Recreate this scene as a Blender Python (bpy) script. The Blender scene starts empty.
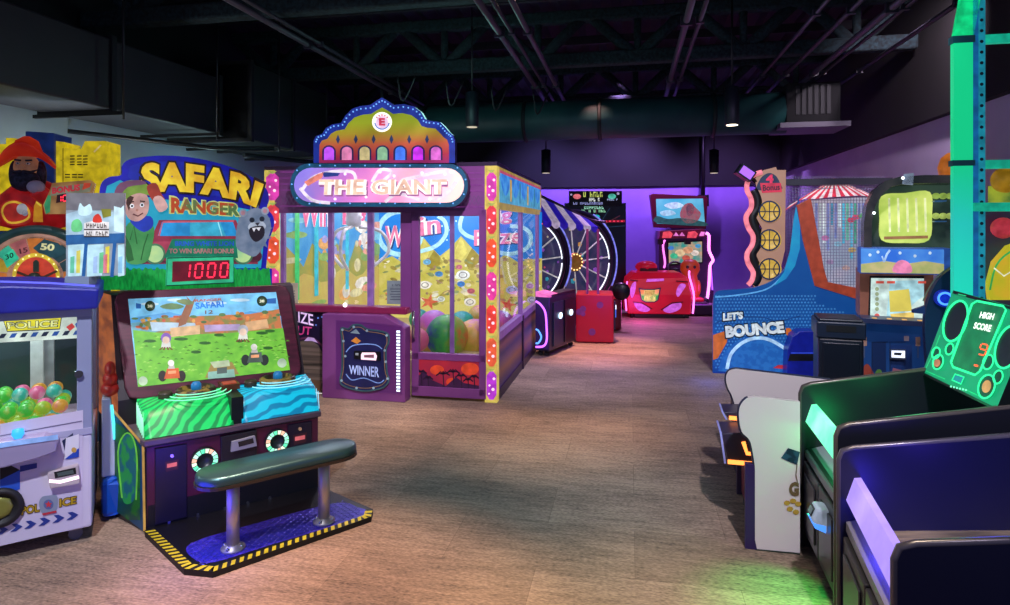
import bpy, bmesh, math, random
from mathutils import Vector, Matrix
random.seed(7)
SC = bpy.context.scene
COL = SC.collection
H, F, CX, HY = 1.75, 620.0, 505.0, 227.0      # eye height, focal length in px, optical centre column, horizon row
CAM = Vector((0, 0, H))
TH = -math.atan2(125, 620)                    # yaw of the room's axes
RX = Vector((math.cos(TH), math.sin(TH), 0)); RD = Vector((-math.sin(TH), math.cos(TH), 0))

# ------------------------------------------------------------------ camera geometry helpers
def G(px, py, z=0.0):
    Y = F*(H-z)/(py-HY)
    return Vector(((px-CX)*Y/F, Y, z))
def V(px, py, Y):
    return Vector(((px-CX)*Y/F, Y, H-(py-HY)*Y/F))
class Pl:
    """a real flat surface; p() gives the point of it seen at a photo pixel"""
    def __init__(s, o, n): s.o = Vector(o); s.n = Vector(n).normalized()
    def p(s, x, y, off=0.0):
        d = Vector(((x-CX)/F, 1, (HY-y)/F)); o = s.o+s.n*off
        return CAM + d*((o-CAM).dot(s.n)/d.dot(s.n))
def fr(x, y, ang, z=0.0): return Matrix.Translation((x, y, z)) @ Matrix.Rotation(ang, 4, 'Z')
def plM(M, y=0.0):
    R = M.to_3x3(); return Pl(M @ Vector((0, y, 0)), R @ Vector((0, -1, 0)))
def plX(M, x=0.0, s=1):
    R = M.to_3x3(); return Pl(M @ Vector((x, 0, 0)), R @ Vector((s, 0, 0)))

# ------------------------------------------------------------------ materials
def lin(c):
    if isinstance(c, str):
        c = c.lstrip('#'); c = [int(c[i:i+2], 16)/255 for i in (0, 2, 4)]
    return tuple((x/12.92 if x <= .04045 else ((x+.055)/1.055)**2.4) for x in c)
_m = {}
def mat(col, emit=0.0, rough=.5, metal=0.0, col2=None, scale=8.0, spec=.5, stretch=None, bump=0.0, sharp=False):
    key = (col, emit, rough, metal, col2, scale, spec, stretch, bump, sharp)
    if key in _m: return _m[key]
    m = bpy.data.materials.new('surface'); m.use_nodes = True
    nt = m.node_tree; b = nt.nodes['Principled BSDF']
    if emit > 0 and col2 is None and max(lin(col)) < .95 and emit < 1.05:
        r_ = [int(col.lstrip('#')[i:i+2], 16) for i in (0, 2, 4)]; col2 = '#%02x%02x%02x' % tuple(int(v*.8) for v in r_); col = '#%02x%02x%02x' % tuple(min(255, int(v*1.06+4)) for v in r_); scale = 13.
    c = lin(col); k = .35 if emit > 0 else 1.0
    b.inputs['Base Color'].default_value = (c[0]*k, c[1]*k, c[2]*k, 1)
    b.inputs['Roughness'].default_value = rough; b.inputs['Metallic'].default_value = metal
    b.inputs['Specular IOR Level'].default_value = spec
    if emit > 0:  # emission also brightens unlit parts such as figures, cabinets and cloth
        b.inputs['Emission Color'].default_value = (*c, 1); b.inputs['Emission Strength'].default_value = emit
    if col2 is not None:
        tc = nt.nodes.new('ShaderNodeTexCoord'); nz = nt.nodes.new('ShaderNodeTexNoise')
        mp = nt.nodes.new('ShaderNodeMapping'); mp.inputs['Scale'].default_value = stretch or (1, 1, 1)
        nz.inputs['Scale'].default_value = scale; nz.inputs['Detail'].default_value = 4
        rp = nt.nodes.new('ShaderNodeValToRGB')
        rp.color_ramp.elements[0].color = (*c, 1); rp.color_ramp.elements[1].color = (*lin(col2), 1)
        a, z = (.46, .54) if sharp else (.35, .65)
        rp.color_ramp.elements[0].position = a; rp.color_ramp.elements[1].position = z
        nt.links.new(tc.outputs['Object'], mp.inputs[0]); nt.links.new(mp.outputs[0], nz.inputs['Vector'])
        nt.links.new(nz.outputs[0], rp.inputs[0])
        if emit > 0:
            nt.links.new(rp.outputs[0], b.inputs['Emission Color'])
        else:
            nt.links.new(rp.outputs[0], b.inputs['Base Color'])
        if bump:
            bp = nt.nodes.new('ShaderNodeBump'); bp.inputs['Strength'].default_value = bump; bp.inputs['Distance'].default_value = .01
            nt.links.new(nz.outputs[0], bp.inputs['Height']); nt.links.new(bp.outputs[0], b.inputs['Normal'])
    _m[key] = m
    return m
def E(c, k=.8, c2=None, s=8., sharp=False, stretch=None): return mat(c, emit=k, col2=c2, scale=s, sharp=sharp, stretch=stretch)
def ramp_mat(cols, emit, axis=2, lo=0.0, hi=1.0, wob=.25, scale=5., rough=.5):
    """colour bands along an axis of the object, wobbled by noise"""
    m = bpy.data.materials.new('banded_surface'); m.use_nodes = True; nt = m.node_tree; b = nt.nodes['Principled BSDF']
    tc = nt.nodes.new('ShaderNodeTexCoord'); sp = nt.nodes.new('ShaderNodeSeparateXYZ'); nz = nt.nodes.new('ShaderNodeTexNoise')
    nz.inputs['Scale'].default_value = scale; nz.inputs['Detail'].default_value = 3
    nt.links.new(tc.outputs['Object'], sp.inputs[0]); nt.links.new(tc.outputs['Object'], nz.inputs['Vector'])
    mr = nt.nodes.new('ShaderNodeMapRange'); mr.inputs[1].default_value = lo; mr.inputs[2].default_value = hi
    nt.links.new(sp.outputs[axis], mr.inputs[0])
    ml = nt.nodes.new('ShaderNodeMath'); ml.operation = 'MULTIPLY_ADD'; ml.inputs[1].default_value = wob; ml.inputs[2].default_value = -wob/2
    nt.links.new(nz.outputs[0], ml.inputs[0])
    ad = nt.nodes.new('ShaderNodeMath'); ad.operation = 'ADD'; nt.links.new(mr.outputs[0], ad.inputs[0]); nt.links.new(ml.outputs[0], ad.inputs[1])
    rp = nt.nodes.new('ShaderNodeValToRGB'); el = rp.color_ramp.elements
    while len(el) < len(cols): el.new(.5)
    for i, c in enumerate(cols): el[i].position = i/(len(cols)-1); el[i].color = (*lin(c), 1)
    nt.links.new(ad.outputs[0], rp.inputs[0]); nt.links.new(rp.outputs[0], b.inputs['Base Color'])
    b.inputs['Roughness'].default_value = rough
    if emit: nt.links.new(rp.outputs[0], b.inputs['Emission Color']); b.inputs['Emission Strength'].default_value = emit
    return m
def wave_mat(c1, c2, emit, scale=9., dist=5., rot=(0, 0, .6), base=.35, rough=.35):
    m = bpy.data.materials.new('wavy_surface'); m.use_nodes = True; nt = m.node_tree; b = nt.nodes['Principled BSDF']
    tc = nt.nodes.new('ShaderNodeTexCoord'); mp = nt.nodes.new('ShaderNodeMapping'); mp.inputs['Rotation'].default_value = rot
    wv = nt.nodes.new('ShaderNodeTexWave'); wv.inputs['Scale'].default_value = scale; wv.inputs['Distortion'].default_value = dist; wv.inputs['Detail'].default_value = 1.5
    rp = nt.nodes.new('ShaderNodeValToRGB'); e = rp.color_ramp.elements; e[0].position = .25; e[1].position = .55; e[0].color = (*lin(c2), 1); e[1].color = (*lin(c1), 1)
    nt.links.new(tc.outputs['Object'], mp.inputs[0]); nt.links.new(mp.outputs[0], wv.inputs['Vector']); nt.links.new(wv.outputs['Color'], rp.inputs[0])
    nt.links.new(rp.outputs[0], b.inputs['Emission Color']); b.inputs['Emission Strength'].default_value = emit
    c = lin(c1); b.inputs['Base Color'].default_value = (c[0]*base, c[1]*base, c[2]*base, 1); b.inputs['Roughness'].default_value = rough
    return m
def glass_mat(tint='#ffffff', refl=.10, veil=0.0, veilcol='#ffffff'):
    m = bpy.data.materials.new('thin_glass'); m.use_nodes = True; nt = m.node_tree
    nt.nodes.remove(nt.nodes['Principled BSDF']); out = nt.nodes['Material Output']
    t = nt.nodes.new('ShaderNodeBsdfTransparent'); t.inputs[0].default_value = (*lin(tint), 1)
    g = nt.nodes.new('ShaderNodeBsdfGlossy'); g.inputs['Roughness'].default_value = .03
    lw = nt.nodes.new('ShaderNodeLayerWeight'); lw.inputs[0].default_value = .3
    ml = nt.nodes.new('ShaderNodeMath'); ml.operation = 'MULTIPLY_ADD'; ml.inputs[1].default_value = .35; ml.inputs[2].default_value = refl*.3
    nt.links.new(lw.outputs['Fresnel'], ml.inputs[0])
    mx = nt.nodes.new('ShaderNodeMixShader'); nt.links.new(ml.outputs[0], mx.inputs[0]); nt.links.new(t.outputs[0], mx.inputs[1]); nt.links.new(g.outputs[0], mx.inputs[2])
    nt.links.new(mx.outputs[0], out.inputs[0])
    return m
GLASS = glass_mat()

# ------------------------------------------------------------------ mesh builder
def catmull(pts, n=6, closed=False):
    P = [Vector(p) for p in pts]; N = len(P); out = []
    rng = range(N) if closed else range(N-1)
    for i in rng:
        if closed: a, b, c, d = P[(i-1) % N], P[i], P[(i+1) % N], P[(i+2) % N]
        else: a, b, c, d = P[max(i-1, 0)], P[i], P[i+1], P[min(i+2, N-1)]
        for k in range(n):
            t = k/n
            out.append(.5*((2*b)+(c-a)*t+(2*a-5*b+4*c-d)*t*t+(3*b-a-3*c+d)*t**3))
    if not closed: out.append(P[-1])
    return out
_txt = {}
def glyphs(s, off):
    if (s, off) in _txt: return _txt[(s, off)]
    cu = bpy.data.curves.new('txt', 'FONT'); cu.body = s; cu.offset = off; cu.resolution_u = 3; cu.fill_mode = 'FRONT'
    ob = bpy.data.objects.new('txt', cu); COL.objects.link(ob)
    me = ob.to_mesh()
    vs = [v.co.copy() for v in me.vertices]; fs = [tuple(p.vertices) for p in me.polygons]
    ob.to_mesh_clear(); bpy.data.objects.remove(ob); bpy.data.curves.remove(cu)
    x0 = min(v.x for v in vs); x1 = max(v.x for v in vs); y0 = min(v.y for v in vs); y1 = max(v.y for v in vs)
    r = ([((v.x-x0)/(x1-x0), (v.y-y0)/(y1-y0)) for v in vs], fs)
    _txt[(s, off)] = r
    return r
def bil(q, s, t):          # q = bl, br, tr, tl in px
    a = [q[0][i]*(1-s)+q[1][i]*s for i in (0, 1)]; b = [q[3][i]*(1-s)+q[2][i]*s for i in (0, 1)]
    return (a[0]*(1-t)+b[0]*t, a[1]*(1-t)+b[1]*t)
class MB:
    def __init__(s): s.v = []; s.f = []; s.mi = []; s.mats = []; s.sm = []
    def m(s, mt):
        if mt not in s.mats: s.mats.append(mt)
        return s.mats.index(mt)
    def add(s, vs, fs, mt, smooth=False):
        b = len(s.v); s.v += [Vector(v) for v in vs]; k = s.m(mt)
        for f in fs: s.f.append([b+i for i in f]); s.mi.append(k); s.sm.append(smooth)
        return s
    def poly(s, pts, mt): return s.add(pts, [list(range(len(pts)))], mt)
    def prism(s, pts, vec, mt, side=None):
        n = len(pts); vec = Vector(vec); q = [Vector(p)+vec for p in pts]
        s.add(pts, [list(range(n))], mt)
        s.add(list(pts)+q, [list(range(2*n-1, n-1, -1))]+[[i, (i+1) % n, n+(i+1) % n, n+i] for i in range(n)], side or mt)
        return s
    def box(s, M, x0, x1, y0, y1, z0, z1, mt, top=None):
        c = [M @ Vector(p) for p in ((x0, y0, z0), (x1, y0, z0), (x1, y1, z0), (x0, y1, z0), (x0, y0, z1), (x1, y0, z1), (x1, y1, z1), (x0, y1, z1))]
        s.add(c, [[0, 3, 2, 1], [0, 1, 5, 4], [1, 2, 6, 5], [2, 3, 7, 6], [3, 0, 4, 7]], mt)
        s.add([c[4], c[5], c[6], c[7]], [[0, 1, 2, 3]], top or mt)
        return s
    def loc(s, M, pts, vec, mt, side=None):     # prism in a frame's own coordinates
        R = M.to_3x3(); return s.prism([M @ Vector(p) for p in pts], R @ Vector(vec), mt, side)
    def tube(s, pts, r, mt, n=8, closed=False):
        P = [Vector(p) for p in pts]; N = len(P); vs = []; fs = []
        up = None
        for i in range(N):
            if closed: t = P[(i+1) % N]-P[(i-1) % N]
            else: t = P[min(i+1, N-1)]-P[max(i-1, 0)]
            if t.length < 1e-9: t = Vector((0, 0, 1))
            t.normalize()
            if up is None:
                up = Vector((0, 0, 1)) if abs(t.z) < .9 else Vector((1, 0, 0))
            a = t.cross(up)
            if a.length < 1e-6: a = t.cross(Vector((.3, 1, .2)))
            a.normalize(); b = a.cross(t).normalized(); up = b
            rr = r[i] if isinstance(r, (list, tuple)) else r
            for k in range(n):
                an = 2*math.pi*k/n; vs.append(P[i]+a*math.cos(an)*rr+b*math.sin(an)*rr)
        for i in range(N if closed else N-1):
            j = (i+1) % N
            for k in range(n): fs.append([i*n+k, i*n+(k+1) % n, j*n+(k+1) % n, j*n+k])
        s.add(vs, fs, mt, True)
        if not closed: s.add(vs[:n], [list(range(n-1, -1, -1))], mt); s.add(vs[-n:], [list(range(n))], mt)
        return s
    def ball(s, c, r, mt, M=None, seg=16, rings=10):
        r = (r, r, r) if not isinstance(r, (tuple, list)) else r
        R = M.to_3x3() if M is not None else Matrix.Identity(3); c = Vector(c); vs = []; fs = []
        for i in range(rings+1):
            th = math.pi*i/rings
            for k in range(seg):
                ph = 2*math.pi*k/seg
                vs.append(c+R @ Vector((r[0]*math.sin(th)*math.cos(ph), r[1]*math.sin(th)*math.sin(ph), r[2]*math.cos(th))))
        for i in range(rings):
            for k in range(seg):
                fs.append([i*seg+k, (i+1)*seg+k, (i+1)*seg+(k+1) % seg, i*seg+(k+1) % seg])
        return s.add(vs, fs, mt, True)
    def lathe(s, M, prof, mt, n=24, smooth=True):
        vs = []; fs = []
        for (r, z) in prof:
            for k in range(n):
                a = 2*math.pi*k/n; vs.append(M @ Vector((r*math.cos(a), r*math.sin(a), z)))
        for i in range(len(prof)-1):
            for k in range(n): fs.append([i*n+k, i*n+(k+1) % n, (i+1)*n+(k+1) % n, (i+1)*n+k])
        s.add(vs, fs, mt, smooth)
        s.add(vs[:n], [list(range(n-1, -1, -1))], mt); s.add(vs[-n:], [list(range(n))], mt)
        return s
    # flat art lying on a surface, drawn at the photo's pixels
    def art(s, pl, pts, mt, off=.002, smooth=0, closed=True):
        if smooth: pts = [(p.x, p.y) for p in catmull([(x, y, 0) for x, y in pts], smooth, closed)]
        return s.poly([pl.p(x, y, off) for x, y in pts], mt)
    def disc(s, pl, x, y, r, mt, off=.002, ry=None, n=24, a0=0., a1=360., rot=0.):
        ry = ry or r; c = []
        full = abs(a1-a0) >= 359
        for k in range(n if full else n+1):
            a = math.radians(a0+(a1-a0)*k/n); X = r*math.cos(a); Yv = ry*math.sin(a); q = math.radians(rot)
            c.append((x+X*math.cos(q)-Yv*math.sin(q), y+X*math.sin(q)+Yv*math.cos(q)))
        if not full: c.append((x, y))
        return s.art(pl, c, mt, off)
    def ring(s, pl, x, y, r0, r1, mt, off=.002, k=1., n=28, a0=0., a1=360.):   # k = ry / rx
        vs = []
        for i in range(n+1):
            a = math.radians(a0+(a1-a0)*i/n)
            for r in (r0, r1): vs.append(pl.p(x+r*math.cos(a), y+r*k*math.sin(a), off))
        return s.add(vs, [[2*i, 2*i+1, 2*i+3, 2*i+2] for i in range(n)], mt)
    def line(s, pl, pts, w, mt, off=.003, smooth=0, closed=False):             # w in px
        if smooth: pts = [(p.x, p.y) for p in catmull([(x, y, 0) for x, y in pts], smooth, closed)]
        N = len(pts); vs = []
        for i in range(N):
            if closed: a, b = pts[(i-1) % N], pts[(i+1) % N]
            else: a, b = pts[max(i-1, 0)], pts[min(i+1, N-1)]
            dx, dy = b[0]-a[0], b[1]-a[1]; l = math.hypot(dx, dy) or 1
            nx, ny = -dy/l*w/2, dx/l*w/2
            vs += [pl.p(pts[i][0]+nx, pts[i][1]+ny, off), pl.p(pts[i][0]-nx, pts[i][1]-ny, off)]
        fs = [[2*i, 2*i+1, 2*((i+1) % N)+1, 2*((i+1) % N)] for i in range(N if closed else N-1)]
        return s.add(vs, fs, mt)
    def text(s, pl, st, q, mt, off=.004, bold=.02):
        vs, fs = glyphs(st, bold); f = q if callable(q) else (lambda a, b: bil(q, a, b))
        return s.add([pl.p(*f(a, b), off) for a, b in vs], fs, mt)
    def marks(s, pl, q, mt, n, off=.006, seed=1):          # a row of lettering too small to read in the photo
        r = random.Random(seed)
        for k in range(n):
            if r.random() < .12: continue
            a0, a1 = (k+.08)/n, (k+.82)/n
            for (u0, u1, t0, t1) in ((a0, a0+(a1-a0)*.34, 0, 1), (a0, a1, *r.choice([(0, .25), (.75, 1), (.4, .62)])), (a1-(a1-a0)*.3, a1, *r.choice([(0, 1), (.5, 1), (0, .5)]))):
                s.add([pl.p(*bil(q, *c), off) for c in ((u0, t0), (u1, t0), (u1, t1), (u0, t1))], [[0, 1, 2, 3]], mt); off += .00005
        return s
    def build(s, name, parent=None, bevel=0.0, label=None, cat=None, group=None, kind=None, recalc=True):
        me = bpy.data.meshes.new(name)
        vs = s.v
        if parent is not None:
            Mi = parent.matrix_world.inverted(); org = None
        else:
            xs = [v.x for v in vs]; ys = [v.y for v in vs]; zs = [v.z for v in vs]
            org = Vector(((min(xs)+max(xs))/2, (min(ys)+max(ys))/2, min(zs))); Mi = Matrix.Translation(-org)
        me.from_pydata([Mi @ v for v in vs], [], s.f)
        for mt in s.mats: me.materials.append(mt)
        me.polygons.foreach_set('material_index', s.mi); me.polygons.foreach_set('use_smooth', s.sm)
        if recalc:
            bm = bmesh.new(); bm.from_mesh(me); bmesh.ops.remove_doubles(bm, verts=bm.verts, dist=1e-5)
            bmesh.ops.recalc_face_normals(bm, faces=bm.faces); bm.to_mesh(me); bm.free()
        me.update()
        o = bpy.data.objects.new(name, me); COL.objects.link(o)
        if parent is not None:
            o.parent = parent; o.matrix_world = parent.matrix_world.copy()
        else: o.location = org; o.matrix_world = Matrix.Translation(org)
        if bevel:
            bv = o.modifiers.new('bevel', 'BEVEL'); bv.width = bevel; bv.segments = 2; bv.limit_method = 'ANGLE'; bv.angle_limit = math.radians(40)
        if label: o['label'] = label
        if cat: o['category'] = cat
        if group: o['group'] = group
        if kind: o['kind'] = kind
        return o
def thing(name, label, cat, M, group=None):
    o = bpy.data.objects.new(name, None); COL.objects.link(o); o.empty_display_size = .1
    o.matrix_world = M; o['label'] = label; o['category'] = cat
    if group: o['group'] = group
    return o
def dup(o, loc, label=None, rotz=None):
    c = o.copy(); COL.objects.link(c); c.location = loc
    if rotz is not None: c.rotation_euler = (0, 0, rotz)
    if label: c['label'] = label
    for ch in o.children:
        d = ch.copy(); COL.objects.link(d); d.parent = c
        for g in ch.children:
            e = g.copy(); COL.objects.link(e); e.parent = d
    return c
SEG = {'0': 'abcdef', '1': 'bc', '2': 'abged', '3': 'abgcd', '4': 'fgbc', '5': 'afgcd', '6': 'afgedc', '7': 'abc', '8': 'abcdefg', '9': 'abcdfg'}
def seg7(mb, pl, q, ch, mt, off=.004, w=.16):
    def ln(a, b): mb.line(pl, [bil(q, *a), bil(q, *b)], w*abs(q[1][0]-q[0][0]), mt, off)
    S = {'a': ((.1, 1), (.9, 1)), 'd': ((.1, 0), (.9, 0)), 'g': ((.1, .5), (.9, .5)), 'f': ((0, .55), (0, .95)), 'e': ((0, .05), (0, .45)), 'b': ((1, .55), (1, .95)), 'c': ((1, .05), (1, .45))}
    for k in SEG[ch]: ln(*S[k])

# common materials
BLACK = mat('#0a0b10', rough=.45); DARK = mat('#15161c', rough=.5, col2='#0d0e14', scale=20.); STEEL = mat('#c8c0ba', rough=.42, metal=.7)
WHITE = mat('#d8d6de', rough=.4); NAVY = mat('#0e1230', rough=.35); CHROME = mat('#cfd2d8', rough=.15, metal=1.)
RUBBER = mat('#08080a', rough=.7)
# ================================================================== the room
def floor_mat():
    m = bpy.data.materials.new('carpet_planks'); m.use_nodes = True; nt = m.node_tree; b = nt.nodes['Principled BSDF']
    tc = nt.nodes.new('ShaderNodeTexCoord'); mp = nt.nodes.new('ShaderNodeMapping'); mp.inputs['Rotation'].default_value = (0, 0, -TH)
    nt.links.new(tc.outputs['Object'], mp.inputs[0])
    br = nt.nodes.new('ShaderNodeTexBrick'); br.inputs['Scale'].default_value = 1; br.inputs['Brick Width'].default_value = 1.0; br.inputs['Row Height'].default_value = .5
    br.inputs['Mortar Size'].default_value = .002; br.inputs['Color1'].default_value = (.74, .74, .74, 1); br.inputs['Color2'].default_value = (1, 1, 1, 1); br.inputs['Mortar'].default_value = (.6, .6, .6, 1)
    nt.links.new(mp.outputs[0], br.inputs['Vector'])
    mp2 = nt.nodes.new('ShaderNodeMapping'); mp2.inputs['Scale'].default_value = (3.0, 22, 1); nt.links.new(mp.outputs[0], mp2.inputs[0])
    n1 = nt.nodes.new('ShaderNodeTexNoise'); n1.inputs['Scale'].default_value = 1.6; n1.inputs['Detail'].default_value = 6; n1.inputs['Roughness'].default_value = .7; nt.links.new(mp2.outputs[0], n1.inputs['Vector'])
    mp3 = nt.nodes.new('ShaderNodeMapping'); mp3.inputs['Scale'].default_value = (45, 110, 1); nt.links.new(mp.outputs[0], mp3.inputs[0])
    n2 = nt.nodes.new('ShaderNodeTexNoise'); n2.inputs['Scale'].default_value = 1; n2.inputs['Detail'].default_value = 3; nt.links.new(mp3.outputs[0], n2.inputs['Vector'])
    rp = nt.nodes.new('ShaderNodeValToRGB'); rp.color_ramp.elements[0].color = (*lin('#453d36'), 1); rp.color_ramp.elements[1].color = (*lin('#c4a890'), 1)
    rp.color_ramp.elements[0].position = .36; rp.color_ramp.elements[1].position = .70
    mixn = nt.nodes.new('ShaderNodeMath'); mixn.operation = 'MULTIPLY_ADD'; mixn.inputs[1].default_value = .40
    sub = nt.nodes.new('ShaderNodeMath'); sub.operation = 'MULTIPLY'; sub.inputs[1].default_value = .36
    n3 = nt.nodes.new('ShaderNodeTexNoise'); n3.inputs['Scale'].default_value = .9; n3.inputs['Detail'].default_value = 5; n3.inputs['Roughness'].default_value = .65
    mp4 = nt.nodes.new('ShaderNodeMapping'); mp4.inputs['Scale'].default_value = (1.0, 3.2, 1); nt.links.new(mp.outputs[0], mp4.inputs[0]); nt.links.new(mp4.outputs[0], n3.inputs['Vector'])
    ad3 = nt.nodes.new('ShaderNodeMath'); ad3.operation = 'MULTIPLY_ADD'; ad3.inputs[1].default_value = .30
    nt.links.new(n1.outputs[0], sub.inputs[0]); nt.links.new(n2.outputs[0], mixn.inputs[0]); nt.links.new(n3.outputs[0], ad3.inputs[0]); nt.links.new(sub.outputs[0], ad3.inputs[2]); nt.links.new(ad3.outputs[0], mixn.inputs[2]); nt.links.new(mixn.outputs[0], rp.inputs[0])
    mx = nt.nodes.new('ShaderNodeMix'); mx.data_type = 'RGBA'; mx.blend_type = 'MULTIPLY'; mx.inputs[0].default_value = 1
    nt.links.new(rp.outputs[0], mx.inputs[6]); nt.links.new(br.outputs[0], mx.inputs[7]); nt.links.new(mx.outputs[2], b.inputs['Base Color'])
    b.inputs['Roughness'].default_value = .75; b.inputs['Specular IOR Level'].default_value = .25
    bp = nt.nodes.new('ShaderNodeBump'); bp.inputs['Strength'].default_value = .35; bp.inputs['Distance'].default_value = .004
    nt.links.new(n2.outputs[0], bp.inputs['Height']); nt.links.new(bp.outputs[0], b.inputs['Normal'])
    return m
def L(x, y, z=0.0): return RX*x + RD*y + Vector((0, 0, z))      # room coordinates: across, deep
XL, XR, YB, ZC = -5.95, 3.55, 15.6, 4.75
mb = MB(); mb.box(Matrix.Identity(4), 0, 1, 0, 1, 0, 1, BLACK); 
ROOM = Matrix.Rotation(TH, 4, 'Z')
def room_box(name, x0, x1, y0, y1, z0, z1, mt):
    m = MB(); m.box(ROOM, x0, x1, y0, y1, z0, z1, mt); o = m.build(name, kind='structure'); return o
fl = MB(); fl.box(ROOM, XL-.2, 6.2, -2.5, YB+.2, -.12, 0, floor_mat()); fo = fl.build('floor', kind='structure')
wall_purple = mat('#8f6cc4', rough=.7, col2='#8462bc', scale=2.)
room_box('wall_back', XL, XR+2.6, YB, YB+.15, 0, 2.75, wall_purple)
room_box('trim_1', XL, XR+2.6, YB-.06, YB+.15, 2.75, ZC, mat('#05070a', rough=.8, col2='#080c12', scale=1.5))
room_box('wall_left', XL-.15, XL, 2.0, YB, 0, 3.3, mat('#a9bcc8', rough=.7, col2='#9cb2c0', scale=2.))
room_box('trim_2', XL-.15, XL+.04, 2.0, YB, 3.3, ZC, mat('#0c0f12', rough=.8, col2='#12161a', scale=2.))
room_box('wall_right', XR, XR+.15, 4.2, YB, 0, 3.02, mat('#b9abc6', rough=.7, col2='#ae9fbe', scale=2.))
room_box('trim_3', XR-.1, XR+.15, 4.2, YB, 3.02, ZC, mat('#0c0b0c', rough=.8, col2='#141012', scale=2.))
# ceiling: corrugated deck in dark paint
cm = mat('#15131b', rough=.75, col2='#1e1a1e', scale=3., stretch=(1, 1, 1))
cb = MB(); n = 90; x0, x1 = XL-.2, 6.2; prof = []
for i in range(n+1):
    x = x0+(x1-x0)*i/n; prof.append((x, ZC + (.0 if i % 2 == 0 else .07)))
vs = []; fs = []
for (x, z) in prof: vs += [L(x, 1.0, z), L(x, YB+.2, z)]
for i in range(n): fs.append([2*i, 2*i+1, 2*i+3, 2*i+2])
cb.add(vs, fs, cm); cb.build('ceiling', kind='structure', recalc=False)

# ---- trusses across the room
fire = mat('#1d3238', rough=.95, col2='#0c1518', scale=26., bump=.8)
def truss(y, label, xa=XL+.1, xb=XR-.15, zb=3.99, zt=4.56):
    t = thing('steel_truss', label, 'truss', Matrix.Translation(L(0, y, zb)), 'fireproofed roof trusses')
    a = MB(); a.box(ROOM, xa, xb, y-.085, y+.085, zb-.09, zb+.09, fire); a.build('bottom_chord', t, bevel=.03)
    a = MB(); a.box(ROOM, xa, xb, y-.085, y+.085, zt-.07, zt+.09, fire); a.build('top_chord', t, bevel=.03)
    k = 7; w = (xb-xa)/k
    for i in range(k):
        c = xa+w*(i+.5)
        for s in (-1, 1):
            a = MB(); a.tube([L(c, y, zb), L(c+s*w*.46, y, zt)], .075, fire, 8); a.build('web', t)
        a = MB(); a.tube([L(c, y, zb), L(c, y, zt)], .05, fire, 8); a.build('post', t)
for y, lb in ((5.75, 'dark fireproofed roof truss nearest the camera, at the top of the photo'), (8.35, 'fireproofed roof truss just in front of the long round duct'), (11.2, 'dark roof truss running behind the long round duct'), (13.6, 'farthest roof truss, close to the purple back wall')):
    truss(y, lb)
# ---- joists along the room
pipe = mat('#2b2735', rough=.5, col2='#221f2a', scale=6.)
pipe2 = mat('#463d4c', rough=.45)
k = 0
for x, z, r, lb in ((-3.55, 3.80, .03, 'thin conduit running under the ceiling left of the arched booth sign'), (-3.4, 3.80, .02, 'thinner conduit beside the long one left of the booth sign'),
                   (-1.35, 3.80, .035, 'conduit running overhead just right of the booth sign'), (-1.22, 3.80, .022, 'thin twin conduit right of the booth sign'), (-1.05, 3.80, .03, 'outer conduit of the trio right of the booth sign'),
                   (.55, 3.80, .035, 'conduit overhead in the middle of the ceiling'), (.68, 3.80, .025, 'thin conduit beside the middle ceiling conduit'),
                   (1.75, 3.80, .022, 'leftmost conduit of the set over the basketball game'), (2.05, 3.80, .025, 'second conduit of the set over the basketball game'), (2.4, 3.80, .035, 'thick pale conduit over the basketball game'),
                   (2.52, 3.80, .02, 'thin conduit along the thick pale one over the basketball game'), (2.95, 3.80, .025, 'rightmost conduit beside the right wall')):
    a = MB(); a.tube([L(x, 3.2, z), L(x, 8.0, z), L(x, 12.5, z)], r, pipe2 if r > .028 else pipe, 8)
    for y in (4.5, 6.4, 8.9): a.box(ROOM, x-r*1.6, x+r*1.6, y-.02, y+.02, z-r*1.4, z+r*1.4, pipe)
    a.build('ceiling_conduit', label=lb, cat='pipe', group='ceiling conduits')
# purlins
for i, y in enumerate((4.9, 6.6, 7.5, 9.4, 10.3)):
    a = MB(); a.box(ROOM, XL+.1, XR-.15, y-.03, y+.03, 4.5, 4.62, mat('#1a191f', rough=.8, col2='#24202a', scale=8.)); a.build('ceiling_purlin', label=['nearest', 'second nearest', 'middle', 'second farthest', 'farthest'][i]+' slim dark purlin under the ceiling deck', cat='beam', group='ceiling purlins')
# ---- long round duct
duct = mat('#235452', rough=.5, metal=.0, col2='#1c4648', scale=3.)
t = thing('round_duct', 'long round dark green duct crossing the room below the ceiling', 'duct', Matrix.Translation(L(-1, 9.6, 3.40)))
RyM = ROOM @ Matrix.Translation((-4.7, 9.6, 3.40)) @ Matrix.Rotation(math.pi/2, 4, 'Y')
a = MB(); a.lathe(RyM, [(.30, 0), (.30, 6.9)], duct, 28); a.build('duct_pipe', t)
for xx in (-3.2, -1.6, -.45, 1.2):
    a = MB(); a.lathe(ROOM @ Matrix.Translation((xx, 9.6, 3.40)) @ Matrix.Rotation(math.pi/2, 4, 'Y'), [(.302, -.03), (.325, -.02), (.325, .02), (.302, .03)], mat('#0c1c1e', rough=.6), 28); a.build('duct_collar', t)
a = MB(); a.box(ROOM, 2.15, 2.85, 9.3, 9.9, 3.20, 3.76, mat('#06090c', rough=.8)); a.build('end_box', t, bevel=.01)
a = MB(); a.box(ROOM, 2.05, 2.95, 9.2, 9.95, 3.13, 3.20, mat('#5c5868', rough=.5)); a.build('diffuser_rim', t)
a = MB()
for i in range(6): a.box(ROOM, 2.27+i*.08, 2.32+i*.08, 9.285, 9.30, 3.32, 3.72, mat('#10161a', rough=.6))
a.build('grille', t)
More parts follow.
